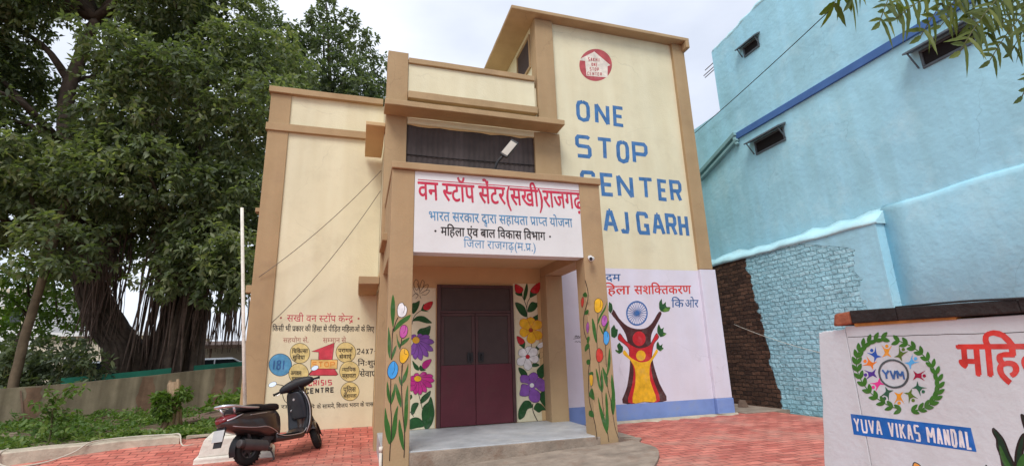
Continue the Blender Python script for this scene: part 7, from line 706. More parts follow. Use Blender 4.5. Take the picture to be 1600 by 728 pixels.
mb = MB(); mb.tube([(.335, 6.56, -.2), (.33, 6.56, .10)], .020, 12); mb.tube([(.33, 6.56, .10), (.33, 6.56, .16)], .024, 12)
tag(meshobj('drain_pipe', mb, M['lime_white'], loc=(.335, 6.62, -.18)), 'short pale drain pipe stub standing at the foot of the left porch pillar', 'pipe')

# lamp, camera, cables
t = thing('flood_lamp', 'small grey LED flood lamp on a bent arm above the porch sign', 'lamp', (1.88, 6.62, 3.84))
mb = MB(); mb.tube(smoothpath([(1.84, 6.60, 3.84), (1.86, 6.58, 3.93), (1.90, 6.56, 4.02), (1.98, 6.53, 4.11)], 4), .022, 8); mb.box(1.80, 1.90, 6.57, 6.66, 3.84, 3.90)
meshobj('arm', mb, M['black_plastic'], t)
ax = Vector((.155, -.02, .20)).normalized(); nrm = Vector((-.35, -.85, .05)); nrm = (nrm - ax * nrm.dot(ax)).normalized(); sd_ = ax.cross(nrm)
c = Vector((2.06, 6.50, 4.21))
h = meshobj('lamp_head', MB().obox(c, ax, sd_, nrm, .16, .068, .022), M['black_plastic'], t, .012)
meshobj('diffuser', MB().obox(c + nrm * .024 + ax * -.005, ax, sd_, nrm, .125, .055, .004), M['lamp_glass'], h, .002)
t = thing('security_camera', 'small white bullet security camera fixed at the top of the right porch pillar', 'camera', (3.27, 6.5, 2.56))
meshobj('mount', MB().cyl((3.27, 6.5, 2.57), (3.27, 6.47, 2.57), .035, 14), M['white_plastic'], t)
b_ = meshobj('camera_body', MB().cyl((3.285, 6.44, 2.545), (3.22, 6.36, 2.525), .034, 16), M['white_plastic'], t, .004)
meshobj('lens', MB().cyl((3.2195, 6.359, 2.5248), (3.217, 6.356, 2.524), .026, 14), M['black_plastic'], b_)
def cable(a, b, sag, r, m, label, name='cable', extra=()):
    a, b = Vector(a), Vector(b)
    pts = [a.lerp(b, i / 14) + Vector((0, 0, -4 * sag * (i / 14) * (1 - i / 14))) for i in range(15)] + [Vector(q) for q in extra]
    return tag(meshobj(name, MB().tube(pts, r, 6), m, loc=a), label, 'cable')
cable((.30, 9.5, 4.86), (-1.80, 9.93, 2.74), .12, .007, M['cable_grey'], 'thin grey cable slanting across the upper part of the cream left wing')
cable((.30, 9.5, 4.43), (-1.52, 9.95, 1.90), .16, .007, M['cable_grey'], 'thin grey cable drooping lower across the cream left wing to the lettering')
# ================================================================= light blue neighbouring building
N_ = thing('neighbour_house', 'tall light blue limewashed house with a royal blue band beside the tower', 'building', (8.4, 8, 0))
Xw = 8.65
mb = MB()   # plain wall with a stepped roof line, real thickness
prof = [(-3.0, -.3), (11.6, -.3), (11.6, 7.1), (9.24, 7.12), (9.24, 8.86), (8.9, 8.90), (7.4, 9.05), (3.0, 9.15), (-3.0, 9.2)]
i0 = len(mb.v)
mb.v += [(Xw, y, z) for y, z in prof] + [(Xw + 4, y, z) for y, z in prof]
n = len(prof)
mb.f += [tuple(range(n)), tuple(reversed(range(n, 2 * n)))]; mb.mi += [0, 0]; mb.sm += [False] * 2
for k in range(n): mb.f.append((k, k + n, (k + 1) % n + n, (k + 1) % n)); mb.mi.append(0); mb.sm.append(False)
bw = meshobj('wall', mb, M['sky_blue'], N_)
mb = MB()
rough = smoothpath([(Xw, 9.2, 8.86), (Xw, 8.4, 8.93), (Xw, 7.4, 9.05), (Xw, 5, 9.1), (Xw, 2, 9.16)], 6)
mb.tube([(q.x + .06, q.y, q.z + rnd.uniform(-.02, .02)) for q in rough], [rnd.uniform(.05, .085) for _ in rough], 7)
meshobj('parapet_edge', mb, M['sky_blue_ledge'], N_)
mb = MB()
for z, y2 in ((8.62, .42), (8.5, .5), (8.42, .46)): mb.tube([(8.75, 9.22, z), (8.72, 9.22 + y2, z - .05)], .012, 6)
meshobj('reinforcing_bars', mb, M['tin'], N_)
base = MB().box(8.4, 8.648, 5.87, 11.6, -.3, 3.22); br_ = meshobj('brick_base', base, M['blue_brick'], N_, .01)
mb = MB(); lp = [5.80 + i * .29 for i in range(21)]
rr = []
for y in lp:
    a = rnd.uniform(-.03, .03); b = rnd.uniform(-.05, .05)
    rr.append([(8.37, y, 3.20 + a * .4), (8.36, y, 3.25 + a), (8.46, y, 3.33 + a), (8.645, y, 3.47 + b), (8.645, y, 3.2)])
mb.rings(rr, True, True); meshobj('ledge', mb, M['sky_blue_ledge'], N_)
pe = MB().box(8.38, 8.66, 5.835, 5.868, -.3, 3.2); edge = []
for k in range(48):
    z = 3.2 - 3.5 * k / 47; edge.append((8.392, max(6.05, 6.32 + 1.1 * max(0, 1 - k / 5.0) ** 1.5 + .05 * math.sin(k * .9) + rnd.uniform(-.05, .05)), z))
pe.rings([[(8.385, 5.869, q[2]), (8.3965, q[1], q[2])] for q in edge], False, False, False)
meshobj('plaster_patch', pe, M['sky_blue'], N_)
mb = MB(); rr = []
for y in [5.84 - i * .4 for i in range(23)]:
    a = rnd.uniform(-.025, .025); b = rnd.uniform(-.02, .02)
    rr.append([(Xw - .075, y, -.3), (Xw - .075 + b * .3, y, 3.40 + a), (Xw - .06, y, 3.47 + a), (Xw - .001, y, 3.53 + a), (Xw - .001, y, -.3)])
mb.rings(rr, True, True); meshobj('thick_lower_wall', mb, M['sky_blue'], N_)
meshobj('band', MB().box(Xw - .05, Xw - .001, -3, 8.88, 6.14, 6.30), M['royal'], N_, .006)
mb = MB(); mb.obox((Xw - .06, 9.55, 6.02), (0, .96, -.33), (1, 0, 0), (0, .33, .96), .80, .055, .05); mb.obox((Xw - .06, 9.50, 5.86), (0, .96, -.33), (1, 0, 0), (0, .33, .96), .78, .05, .035)
mb.tube([(Xw - .06, 8.86, 6.3), (Xw - .06, 8.84, 6.1), (Xw - .06, 8.78, 5.98)], .05, 8)
meshobj('duct', mb, M['duct'], N_, .006)
def hood_window(y0, y1, z0, z1, proj):
    f = MB()
    for a, b, c, d in ((y0, y1, z0, z0 + .04), (y0, y1, z1 - .04, z1), (y0, y0 + .04, z0 + .042, z1 - .042), (y1 - .04, y1, z0 + .042, z1 - .042)): f.box(Xw - .03, Xw - .002, a, b, c, d)
    w_ = meshobj('window', f, M['shade_metal'], N_, .004)
    meshobj('opening', MB().box(Xw - .012, Xw - .003, y0 + .042, y1 - .042, z0 + .042, z1 - .042), M['dark'], w_)
    s = MB(); s.hexa([(Xw - proj, y0 - .06, z1 - .04), (Xw - .002, y0 - .06, z1 + .05), (Xw - .002, y1 + .12, z1 + .05), (Xw - proj, y1 + .12, z1 - .04), (Xw - proj, y0 - .06, z1 - .005), (Xw - .002, y0 - .06, z1 + .09), (Xw - .002, y1 + .12, z1 + .09), (Xw - proj, y1 + .12, z1 - .005)])
    for y in (y0, y1 + .06): s.tube([(Xw - proj + .03, y, z1 - .03), (Xw - .01, y, z0 + .05)], .014, 6)
    meshobj('hood', s, M['shade_metal'], w_, .004)
hood_window(7.72, 8.20, 8.0, 8.27, .16)
hood_window(7.48, 8.32, 5.52, 5.84, .22)
hood_window(3.95, 4.72, 5.52, 5.84, .24)
cable((8.55, 10.5, 6.9), (8.5, 4.6, 7.75), .06, .010, M['cable'], 'black cable running diagonally up the light blue house wall')
cable((8.38, 9.5, 1.75), (8.36, 6.2, .85), .10, .0045, M['lime_white'], 'thin pale cord drooping across the dark brickwork of the blue house')
mb = MB()
for k in range(6):
    a = k * 1.047; mb.v.append((8.05 + .11 * math.cos(a) * (1 + .3 * (k % 2)), 9.2 + .11 * math.sin(a), -.03))
for k in range(6):
    a = k * 1.047; mb.v.append((8.04 + .07 * math.cos(a), 9.2 + .08 * math.sin(a), .09 + .03 * (k % 2)))
mb.f = [(5, 4, 3, 2, 1, 0), (6, 7, 8, 9, 10, 11)] + [(k, (k + 1) % 6, 6 + (k + 1) % 6, 6 + k) for k in range(6)]; mb.mi = [0] * 8; mb.sm = [False] * 8
tag(meshobj('rock', mb, M['flat_stone'], loc=(8.05, 9.2, -.03), bevel=.01), 'single grey brown rock at the foot of the dark brickwork', 'rock')

# ================================================================= white painted wall in the right foreground
Wt = thing('boundary_wall', 'low white wall with a painted YVM wreath emblem and a blue YUVA VIKAS MANDAL banner', 'wall', (3.2, 1.0, -.1))
def slabwall(y_lo, y_hi_top, y_hi_bot, top_lo, top_hi, jag):
    mb = MB(); m_ = 14; fr = []; 
    out = [(y_lo, -.4), (y_hi_bot, -.4)]
    for k in range(1, m_): t = k / m_; out.append((y_hi_bot + (y_hi_top - y_hi_bot) * t + rnd.uniform(-jag, jag), -.4 + (top_hi + .4) * t))
    for k in range(m_ + 1): t = k / m_; out.append((y_hi_top + (y_lo - y_hi_top) * t, top_hi + (top_lo - top_hi) * t + rnd.uniform(-jag, jag) * .6))
    i0 = len(mb.v); n = len(out)
    mb.v += [(3.2, y, z) for y, z in out] + [(3.44, y, z) for y, z in out]
    mb.f += [tuple(range(n)), tuple(reversed(range(n, 2 * n)))]; mb.mi += [0, 0]; mb.sm += [False, False]
    for k in range(n): mb.f.append((k, k + n, (k + 1) % n + n, (k + 1) % n)); mb.mi.append(0); mb.sm.append(False)
    return mb
mainw = meshobj('wall', slabwall(-2.0, 2.580, 2.580, 1.27, 1.303, .0015), M['yvm_white'], Wt, .004)
endp = meshobj('end_pier', slabwall(2.584, 2.79, 3.05, 1.285, 1.272, .008), M['yvm_white'], Wt, .006)
mb = MB(); mb.cur = 0
for y0, y1 in ((2.50, 2.2), (2.2, 1.6), (1.6, -1.8)):
    z = lambda y: 1.318 + (2.6 - y) * -.012
    T_ = lambda y: .088 - (2.6 - y) * .022 if y > 0 else .03
    mb.hexa([(3.17, y1, z(y1)), (3.52, y1, z(y1)), (3.52, y0, z(y0)), (3.17, y0, z(y0)), (3.165, y1, z(y1) + T_(y1)), (3.52, y1, z(y1) + T_(y1)), (3.52, y0, z(y0) + T_(y0)), (3.165, y0, z(y0) + T_(y0))])
cs = meshobj('coping_slab', mb, M['slab'], Wt, .008)
mb = MB().hexa([(3.16, 2.503, 1.316), (3.52, 2.503, 1.316), (3.52, 2.62, 1.31), (3.16, 2.635, 1.305), (3.165, 2.503, 1.398), (3.52, 2.503, 1.40), (3.52, 2.61, 1.395), (3.17, 2.62, 1.39)])
meshobj('brick', mb, M['red_brick'], cs, .012)
mb = MB().box(3.19, 3.5, 1.9, 2.5, 1.296, 1.3175); meshobj('mortar_bed', mb, M['rust_edge'], cs)
mb = MB(); pts = smoothpath([(3.175, 2.2, 1.394), (3.20, 2.0, 1.394), (3.175, 1.8, 1.388), (3.16, 1.5, 1.372), (3.165, 1.0, 1.36), (3.165, 0, 1.33)], 5); mb.tube(pts, .006, 6)
tag(meshobj('cable', mb, M['cable'], loc=(3.16, 2.0, 1.38)), 'black cable lying along the dark slab on top of the white wall', 'cable')
def crackline(pts, w):
    p = Paint('x', 3.2, .0006); q = []
    for a, b in zip(pts, pts[1:]):
        for k in range(8): t = k / 8; q.append((a[0] + (b[0] - a[0]) * t + rnd.uniform(-.002, .002), a[1] + (b[1] - a[1]) * t + rnd.uniform(-.002, .002)))
    p.ribbon('d', q, w); return p.build('crack', mainw)
crackline([(2.572, 1.232), (2.2, 1.222), (1.9, 1.216), (1.4, 1.208), (.5, 1.20)], .0035)
p = Paint('x', 3.2, .0008); p.cyc = 45; p.art(ART['emblem']); p.letters('nb', LET['yvm'], .19); p.build('wreath_emblem', mainw)
p = Paint('x', 3.2, .0008); p.art(ART['banner']); p.letters('w', LET['yuva'], .12); p.build('banner', mainw)
p = Paint('x', 3.2, .0008); p.deva('mred', 'महिला', *TXT['y1'], bold=.03); p.build('wall_lettering', mainw)
p = Paint('x', 3.2, .0008); p.art(ART['wall_flowers']); p.build('flower_painting', mainw)

# ================================================================= compound wall behind the bed
CWp = [(-13.5, 9.9, .80), (-10, 12.15, .81), (-7.37, 13.9, .83), (-5.45, 15.1, .945), (-3.31, 16.5, 1.139), (-1.0, 18.0, 1.25)]
cw = thing('compound_wall', 'long low weathered plaster wall with red brown patches below the banyan', 'wall', (-6, 14.8, 0))
mb = MB(); rr = []
cpts = smoothpath(CWp, 5)
nrmw = Vector((-.56, .83, 0))
for q in cpts:
    b = Vector((q.x, q.y, -.1)); tpt = Vector((q.x, q.y, q.z + rnd.uniform(-.008, .008))); o_ = nrmw * .16
    rr.append([b, tpt, tpt + o_, b + o_])
mb.rings(rr, True, False); meshobj('wall', mb, M['wall_plaster'], cw)
def on_wall(t):
    k = t * (len(cpts) - 1); i = int(min(k, len(cpts) - 2)); return cpts[i].lerp(cpts[i + 1], k - i)
for t0, wd in ((.443, .28), (.632, .34), (.765, .30), (.80, .16)):
    a = on_wall(t0); d = (on_wall(t0 + .01) - on_wall(t0)); d.z = 0; d.normalize()
    m_ = MB(); col_ = []
    for k in range(9):
        z = -.05 + (a.z + .02) * k / 8; e0 = wd / 2 * (1 + rnd.uniform(-.35, .25)); e1 = wd / 2 * (1 + rnd.uniform(-.35, .25)); q = Vector((a.x, a.y, z)) - nrmw * .006
        col_.append([q - d * e0, q + d * e1])
    m_.rings(col_, False, False, False); meshobj('exposed_brick', m_, M['red_patch'], cw)
a = on_wall(.432); m_ = MB().obox(Vector((a.x, a.y, .38)) - nrmw * .02, (-.2, -.1, 1), nrmw, (1, .3, 0), .4, .012, .012)
meshobj('drain_pipe', m_, M['tin'], cw)
# green barrier strip beyond the wall
mb = MB()
for a, b in ((.50, .56), (.57, .70), (.745, .86)):
    A_, B2_ = on_wall(a) + nrmw * 1.2, on_wall(b) + nrmw * 1.2
    A_.z += .02; B2_.z += .02
    mb.hexa([A_ - Vector((0, 0, .9)), B2_ - Vector((0, 0, .9)), B2_ - Vector((0, 0, .9)) + nrmw * .04, A_ - Vector((0, 0, .9)) + nrmw * .04, A_ + Vector((0, 0, .09)), B2_ + Vector((0, 0, .09)), B2_ + Vector((0, 0, .09)) + nrmw * .04, A_ + Vector((0, 0, .09)) + nrmw * .04])
tag(meshobj('green_barrier', mb, M['green_net'], loc=(-5, 16.5, 0)), 'dark green barrier sheets showing just above the compound wall', 'barrier')
# ================================================================= vegetation
def leaf_mesh(name, pos, axis, L, W, m, parent, seed, ros=6, spread=.9, droop=.35, lvar=.35, loc=None, kind=None):
    """Rosettes of single leaves: pos (R,3) twig tips, axis (R,3) growing directions."""
    rng = np.random.default_rng(seed); R = len(pos)
    axis = axis / (np.linalg.norm(axis, axis=1, keepdims=True) + 1e-9)
    ref = np.tile(np.array([[.31, .22, .92]]), (R, 1)); a = np.cross(axis, ref); a /= np.linalg.norm(a, axis=1, keepdims=True) + 1e-9
    b = np.cross(axis, a)
    th = rng.uniform(0, 6.283, (R, 1)) + np.arange(ros)[None] * (6.283 / ros) + rng.uniform(-.5, .5, (R, ros))
    el = rng.uniform(.1, 1.0, (R, ros)) * spread
    d = (a[:, None] * np.cos(th)[..., None] + b[:, None] * np.sin(th)[..., None]) * np.cos(el)[..., None] + axis[:, None] * np.sin(el)[..., None]
    d[..., 2] -= droop * rng.uniform(.2, 1, (R, ros)); d /= np.linalg.norm(d, axis=2, keepdims=True)
    ll = L * rng.uniform(1 - lvar, 1 + lvar, (R, ros))[..., None]; ww = W * rng.uniform(.8, 1.2, (R, ros))[..., None] * .5
    up = rng.normal(0, .45, (R, ros, 3)); up[..., 2] += .8
    s = np.cross(d, up); s /= np.linalg.norm(s, axis=2, keepdims=True) + 1e-9
    nn = np.cross(s, d)
    base = pos[:, None] + d * ll * .12 + rng.normal(0, L * .12, (R, ros, 3))
    dn = np.array([0, 0, -1]) * ll; NV = 6
    V = np.stack([base, base + d * ll * .28 + s * ww * .9 + nn * ww * .3, base + d * ll * .62 + s * ww * .8 + nn * ww * .3 + dn * .04, base + d * ll + dn * .13,
                  base + d * ll * .62 - s * ww * .8 + nn * ww * .3 + dn * .04, base + d * ll * .28 - s * ww * .9 + nn * ww * .3], 2).reshape(-1, 3)
    org = WORLD[parent.name] if parent is not None else (Vector(loc) if loc is not None else Vector((0, 0, 0)))
    V = V - np.array(org)
    nq = len(V) // NV
    me = bpy.data.meshes.new(name); me.vertices.add(len(V)); me.vertices.foreach_set('co', V.astype(np.float32).ravel())
    me.loops.add(nq * NV); me.loops.foreach_set('vertex_index', np.arange(nq * NV, dtype=np.int32))
    me.polygons.add(nq); me.polygons.foreach_set('loop_start', np.arange(0, nq * NV, NV, dtype=np.int32))
    try: me.polygons.foreach_set('loop_total', np.full(nq, NV, dtype=np.int32))
    except Exception: pass
    me.materials.append(m); me.update(); me.validate()
    o = bpy.data.objects.new(name, me); link(o)
    if parent is not None: o.parent = parent
    else: o.location = org
    WORLD[o.name] = Vector(org)
    return o
def clump_points(cl, dens, seed, flat=.8, shell=.45):
    rng = np.random.default_rng(seed); P, A = [], []
    for x, y, z, r in cl:
        n = max(8, int(dens * r * r))
        d = rng.normal(0, 1, (n, 3)); d /= np.linalg.norm(d, axis=1, keepdims=True)
        # an uneven outline: the radius varies with direction
        ph = rng.uniform(0, 6.28, 6); wob = 1 + .28 * np.sin(3 * np.arctan2(d[:, 1], d[:, 0]) + ph[0]) * np.cos(2.5 * d[:, 2] + ph[1]) + .18 * np.sin(7 * d[:, 0] + ph[2]) * np.sin(6 * d[:, 2] + ph[3])
        rad = r * rng.uniform(shell, 1.0, n) ** .6 * wob
        p = d * rad[:, None]; p[:, 2] *= flat
        P.append(p + np.array([x, y, z])); a = d + rng.normal(0, .5, (n, 3)); a[:, 2] += .25; A.append(a)
    return np.concatenate(P), np.concatenate(A)
def limb(mb, pts, r0, r1, n=7, jit=.0, k=4):
    q = smoothpath(pts, k)
    if jit: q = [Vector((p.x + rnd.uniform(-jit, jit), p.y + rnd.uniform(-jit, jit), p.z)) for p in q]
    m_ = len(q); mb.tube(q, [r0 + (r1 - r0) * (i / (m_ - 1)) for i in range(m_)], n)

# -- the great banyan
T = thing('banyan_tree', 'huge dark banyan tree with hanging aerial roots filling the left behind the compound wall', 'tree', (-5.6, 18, 0))
mb = MB()
fixz = lambda P, z=-.1: [(P[0][0], P[0][1], z)] + P
limb(mb, fixz(STEMA), .62, .14, 10, .05); limb(mb, fixz(STEMB), .50, .12, 10, .04)
# fluted buttress roots fused round the two stems
for st, rr0, cnt in ((STEMA[:5], .52, 16), (STEMB[:5], .62, 22)):
    for k in range(cnt):
        a = k * 6.283 / cnt + rnd.uniform(-.2, .2); pts = []
        for i, q in enumerate(st):
            f = i / (len(st) - 1); r_ = rr0 * (1.12 - .5 * f) * rnd.uniform(.9, 1.1)
            pts.append((q[0] + math.cos(a + f * .4) * r_, q[1] + math.sin(a + f * .4) * r_, q[2] if i else -.1))
        limb(mb, pts, rnd.uniform(.07, .13), rnd.uniform(.04, .07), 6, .02)
# limbs
crown = [c for c in BANYAN]
srt = sorted(crown, key=lambda c: c[2])
for i, c in enumerate(crown[::3]):
    st = STEMA if c[0] < -6.3 else STEMB
    j = min(range(2, len(st)), key=lambda j: abs(st[j][2] - (c[2] - 1.6)))
    s0 = Vector(st[j]); e = Vector(c[:3]); md = s0.lerp(e, .5) + Vector((rnd.uniform(-.3, .3), rnd.uniform(-.3, .3), rnd.uniform(.1, .6)))
    limb(mb, [s0, md, e], rnd.uniform(.10, .17), .03, 6, .03)
meshobj('trunk', mb, M['bark'], T)
mb = MB()
def curtain(x0, x1, Y, ztop, zbot, n, r):
    for k in range(n):
        x = rnd.uniform(x0, x1); y = Y + rnd.uniform(-.5, .5); zt = ztop + rnd.uniform(-.6, .9); zb = zbot + abs(rnd.gauss(0, .5))
        rr_ = r * rnd.uniform(.4, 1.5); dx = rnd.gauss(0, .16); mb.tube(smoothpath([(x, y, zt), (x + dx * .3 + rnd.gauss(0, .07), y, zt * .7 + zb * .3), (x + dx * .7 + rnd.gauss(0, .08), y, zt * .35 + zb * .65), (x + dx, y + rnd.uniform(-.1, .1), zb)], 3), [rr_ * 1.3] * 4 + [rr_] * 4 + [rr_ * .7, rr_ * .4], 4)
curtain(-7.6, -6.9, 17.3, 4.6, 1.6, 70, .016); curtain(-6.2, -5.0, 17.6, 5.0, .7, 70, .024); curtain(-4.9, -3.45, 17.4, 4.6, 1.5, 80, .016); curtain(-5.9, -5.6, 17.2, 5.2, 2.4, 20, .014); curtain(-8.9, -7.6, 17.4, 7, 4.4, 26, .014)
for x0, x1, zt in ((-7.0, -6.2, 7.6),): curtain(x0, x1, 17, zt + .8, zt - 1.5, 60, .02)
ar = meshobj('aerial_roots', mb, M['root'], T); ar['kind'] = 'stuff'
P_, A_ = clump_points(BANYAN, 190, 3)
leaf_mesh('crown', P_, A_, .18, .085, M['leaf_banyan'], T, 4, ros=6)

def tree(name, label, clumps, base, stempts, r0, m, dens, L, W, seed, ros=6, group=None, barkm='bark', limbs=8, cat='tree', droop=.35):
    t = thing(name, label, cat, base, group)
    mb = MB(); limb(mb, [base] + stempts, r0, r0 * .35, 9, r0 * .06)
    for i in range(min(limbs, len(clumps))):
        c = clumps[i * len(clumps) // min(limbs, len(clumps))]; s0 = Vector(stempts[min(len(stempts) - 1, 1 + i % max(1, len(stempts) - 1))]); e = Vector(c[:3])
        limb(mb, [s0, s0.lerp(e, .5) + Vector((0, 0, .25 * c[3])), e], r0 * .4, r0 * .08, 6)
    meshobj('trunk', mb, M[barkm], t)
    P_, A_ = clump_points(clumps, dens, seed); leaf_mesh('crown', P_, A_, L, W, M[m], t, seed + 1, ros=ros, droop=droop)
    return t
tree('tall_tree', 'tall dark leafy tree rising behind the cream left wing roof', RAIN, (-1.6, 21.6, -.1), [(-1.7, 21.6, 4), (-1.6, 21.5, 8), (-1.5, 21.6, 11), (-1.2, 21.6, 14)], .32, 'leaf_dark', 170, .20, .095, 21)
tree('pale_tree', 'bright green leafy tree showing under the banyan at the left', LIGHTTREE, (-11.3, 21.4, -.1), [(-11.2, 21.4, 1.5), (-11.0, 21.4, 3), (-10.6, 21.3, 4.6)], .16, 'leaf_light', 75, .22, .10, 31)
lt = thing('leaning_tree', 'straight bare brown trunk leaning right over the compound wall', 'tree', (-7.95, 15.4, .0))
mb = MB(); limb(mb, [(-7.97, 15.4, -.1)] + [tuple(q) for q in LEAN], .115, .075, 10, .012); limb(mb, [LEAN[3], (-8.3, 15.6, 5.2), (-8.9, 15.8, 6.4)], .09, .03, 7); limb(mb, [LEAN[4], (-7.4, 15.5, 6.2), (-6.9, 15.6, 7.2)], .09, .03, 7)
meshobj('trunk', mb, M['bark_lean'], lt)
P_, A_ = clump_points([(-8.9, 15.8, 6.5, .8), (-6.9, 15.6, 7.3, .8), (-7.6, 15.6, 6.5, .7), (-8.3, 15.4, 5.6, .6)], 150, 41); leaf_mesh('crown', P_, A_, .2, .09, M['leaf_banyan'], lt, 42)
# shrubs on the far side of the wall, each one a plant
for i, c in enumerate(SHRUB):
    lab = ['bushy dark shrub just left of the leaning trunk behind the wall', 'dense dark shrub right of the leaning trunk above the wall', 'largest dark shrub beside the left banyan roots', 'rounded dark shrub close to the banyan trunk', 'low dark shrub in front of the larger shrubs', 'smallest shrub by the parked cars at the banyan foot', 'dark shrub cut by the left picture edge', 'low shrub at the foot of the leaning trunk', 'low shrub at the far left above the wall'][i]
    t = thing('shrub', lab, 'shrub', (c[0], c[1], 0), 'shrubs behind the compound wall')
    mb = MB()
    for k in range(5): limb(mb, [(c[0] + rnd.uniform(-.06, .06), c[1], -.1), (c[0] + rnd.uniform(-.2, .2), c[1] + rnd.uniform(-.1, .1), c[2] * .6), (c[0] + rnd.uniform(-.4, .4), c[1] + rnd.uniform(-.2, .2), c[2] + .1)], .025, .008, 5)
    meshobj('stems', mb, M['stem'], t)
    P_, A_ = clump_points([c, (c[0] + .1, c[1], c[2] * .55, c[3] * .8)], 190, 50 + i); leaf_mesh('foliage', P_, A_, .16, .075, M['leaf_dark' if i % 3 else 'leaf_banyan'], t, 70 + i)
# stump with sprouts
st = thing('tree_stump', 'cut brown tree stump with fresh green sprouts in front of the compound wall', 'stump', (-3.26, 11.2, .04))
mb = MB(); q = [(-3.26, 11.2, -.02), (-3.27, 11.2, .12), (-3.24, 11.2, .4), (-3.28, 11.2, .65), (-3.31, 11.2, .90)]; mb.tube(q, [.17, .125, .095, .10, .105], 10)
for k in range(9):
    a = k * .7; mb.tube([(-3.26 + .15 * math.cos(a), 11.2 + .15 * math.sin(a), 0), (-3.25 + .09 * math.cos(a), 11.2 + .09 * math.sin(a), .42), (-3.31 + .085 * math.cos(a), 11.2 + .085 * math.sin(a), .88 + rnd.uniform(-.03, .07))], [.05, .026, .026], 6)
for k in range(4): mb.tube([(-3.26, 11.15, .35), (-3.35 + k * .09, 11.08, .55 + .05 * k)], [.012, .005], 5)
meshobj('trunk', mb, M['stumpwood'], st)
P_, A_ = clump_points([(-3.36, 11.08, .48, .20), (-3.43, 11.06, .60, .15), (-3.10, 11.08, .68, .13), (-3.33, 11.06, .34, .13)], 2100, 81); leaf_mesh('sprouts', P_, A_, .085, .045, M['leaf_light'], st, 82, ros=5)
# sapling
sp = thing('sapling', 'thin young sapling with sparse pale green leaves behind the kerb at the left', 'plant', (-4.70, 10.3, .05))
mb = MB(); tips = []
mb.tube(smoothpath([(-4.7, 10.3, .0), (-4.69, 10.3, .25), (-4.72, 10.3, .5), (-4.66, 10.28, .8)], 3), [.013] * 9 + [.006], 6)
for k in range(17):
    z = .18 + .036 * k; a = k * 2.4; ln = rnd.uniform(.22, .55) * (1.1 - .4 * k / 17)
    e = Vector((-4.7 + math.cos(a) * ln, 10.3 + math.sin(a) * ln * .6, z + ln * rnd.uniform(.1, .75)))
    s0 = Vector((-4.7, 10.3, z)); mb.tube([s0, s0.lerp(e, .5) + Vector((0, 0, .02)), e], [.006, .005, .003], 5)
    for j in range(4): tips.append(s0.lerp(e, .35 + .22 * j))
meshobj('stem', mb, M['stem'], sp)
tp = np.array([tuple(q) for q in tips]); ax_ = np.random.default_rng(5).normal(0, .7, tp.shape); ax_[:, 2] += .5
leaf_mesh('leaves', tp, ax_, .095, .055, M['leaf_weed'], sp, 91, ros=4, droop=.5)
# weeds over the bed
rng = np.random.default_rng(12); W_ = []
while len(W_) < 2800:
    x = rng.uniform(-9.5, -1.95); t = rng.uniform(0, 1) ** 1.6; y0 = kerb_y(x) + .40; y1 = 12.6 + (x + 9.3) * .66 if x < -3.3 else 16.3
    y = y0 + (y1 - y0) * t
    if y > 15: continue
    dn = .5 + .5 * math.sin(x * 1.9 + 1.3 * y) * math.sin(y * 2.3 - x)
    if rng.uniform() < dn * .9 + .12: W_.append((x, y, bed_h(x, y) + .01 + abs(rng.normal(0, .045)) * (.4 + .5 * t)))
W_ = np.array(W_); ax_ = rng.normal(0, .45, W_.shape); ax_[:, 2] += 1
wd = leaf_mesh('weeds', W_, ax_, .095, .042, M['leaf_weed'], None, 93, ros=6, droop=.25, loc=(-5, 11, 0)); wd['kind'] = 'stuff'; wd['label'] = 'patchy green weeds growing over the planting bed'
W2 = np.array([(rng.uniform(-3.0, -2.0), rng.uniform(12.2, 15.2), rng.uniform(.1, .55)) for _ in range(260)]); ax_ = rng.normal(0, .5, W2.shape); ax_[:, 2] += .8
tw = leaf_mesh('tall_weeds', W2, ax_, .13, .065, M['leaf_light'], None, 95, ros=5, loc=(-2.5, 13.5, 0)); tw['kind'] = 'stuff'; tw['label'] = 'taller leafy weeds between the wall and the wing corner'
# flagstones lying in the bed
for i, (c, rz, tilt, hx, hy, lab) in enumerate((((-2.95, 12.0, .14), .25, .10, .62, .26, 'long brown flagstone lying tilted on the weeds, nearer one'), ((-2.62, 12.55, .22), .42, .16, .55, .24, 'brown flagstone lying behind the nearer one beside the wing corner'))):
    mb = MB(); a = Vector((math.cos(rz), math.sin(rz), tilt)); b = Vector((-math.sin(rz), math.cos(rz), .05)); mb.obox(c, a, b, a.cross(b), hx, hy, .03)
    tag(meshobj('flagstone', mb, M['flat_stone'], loc=c, bevel=.012), lab, 'stone slab', 'flagstones in the bed')
mb = MB(); mb.tube(smoothpath([(-4.76, 9.42, .10), (-4.77, 9.27, .06), (-4.72, 9.20, -.06), (-4.52, 9.16, -.115), (-4.22, 9.26, -.10), (-3.98, 9.44, -.02), (-3.86, 9.58, .085), (-3.7, 9.78, .098), (-3.3, 9.93, .098), (-2.9, 9.96, .09), (-2.72, 9.80, .10), (-2.62, 9.62, -.04), (-2.5, 9.66, -.06), (-2.2, 9.9, -.03)], 6), .011, 8)
tag(meshobj('garden_hose', mb, M['hose'], loc=(-4, 9.5, 0)), 'pale garden hose looping down over the kerb onto the red paving', 'hose')

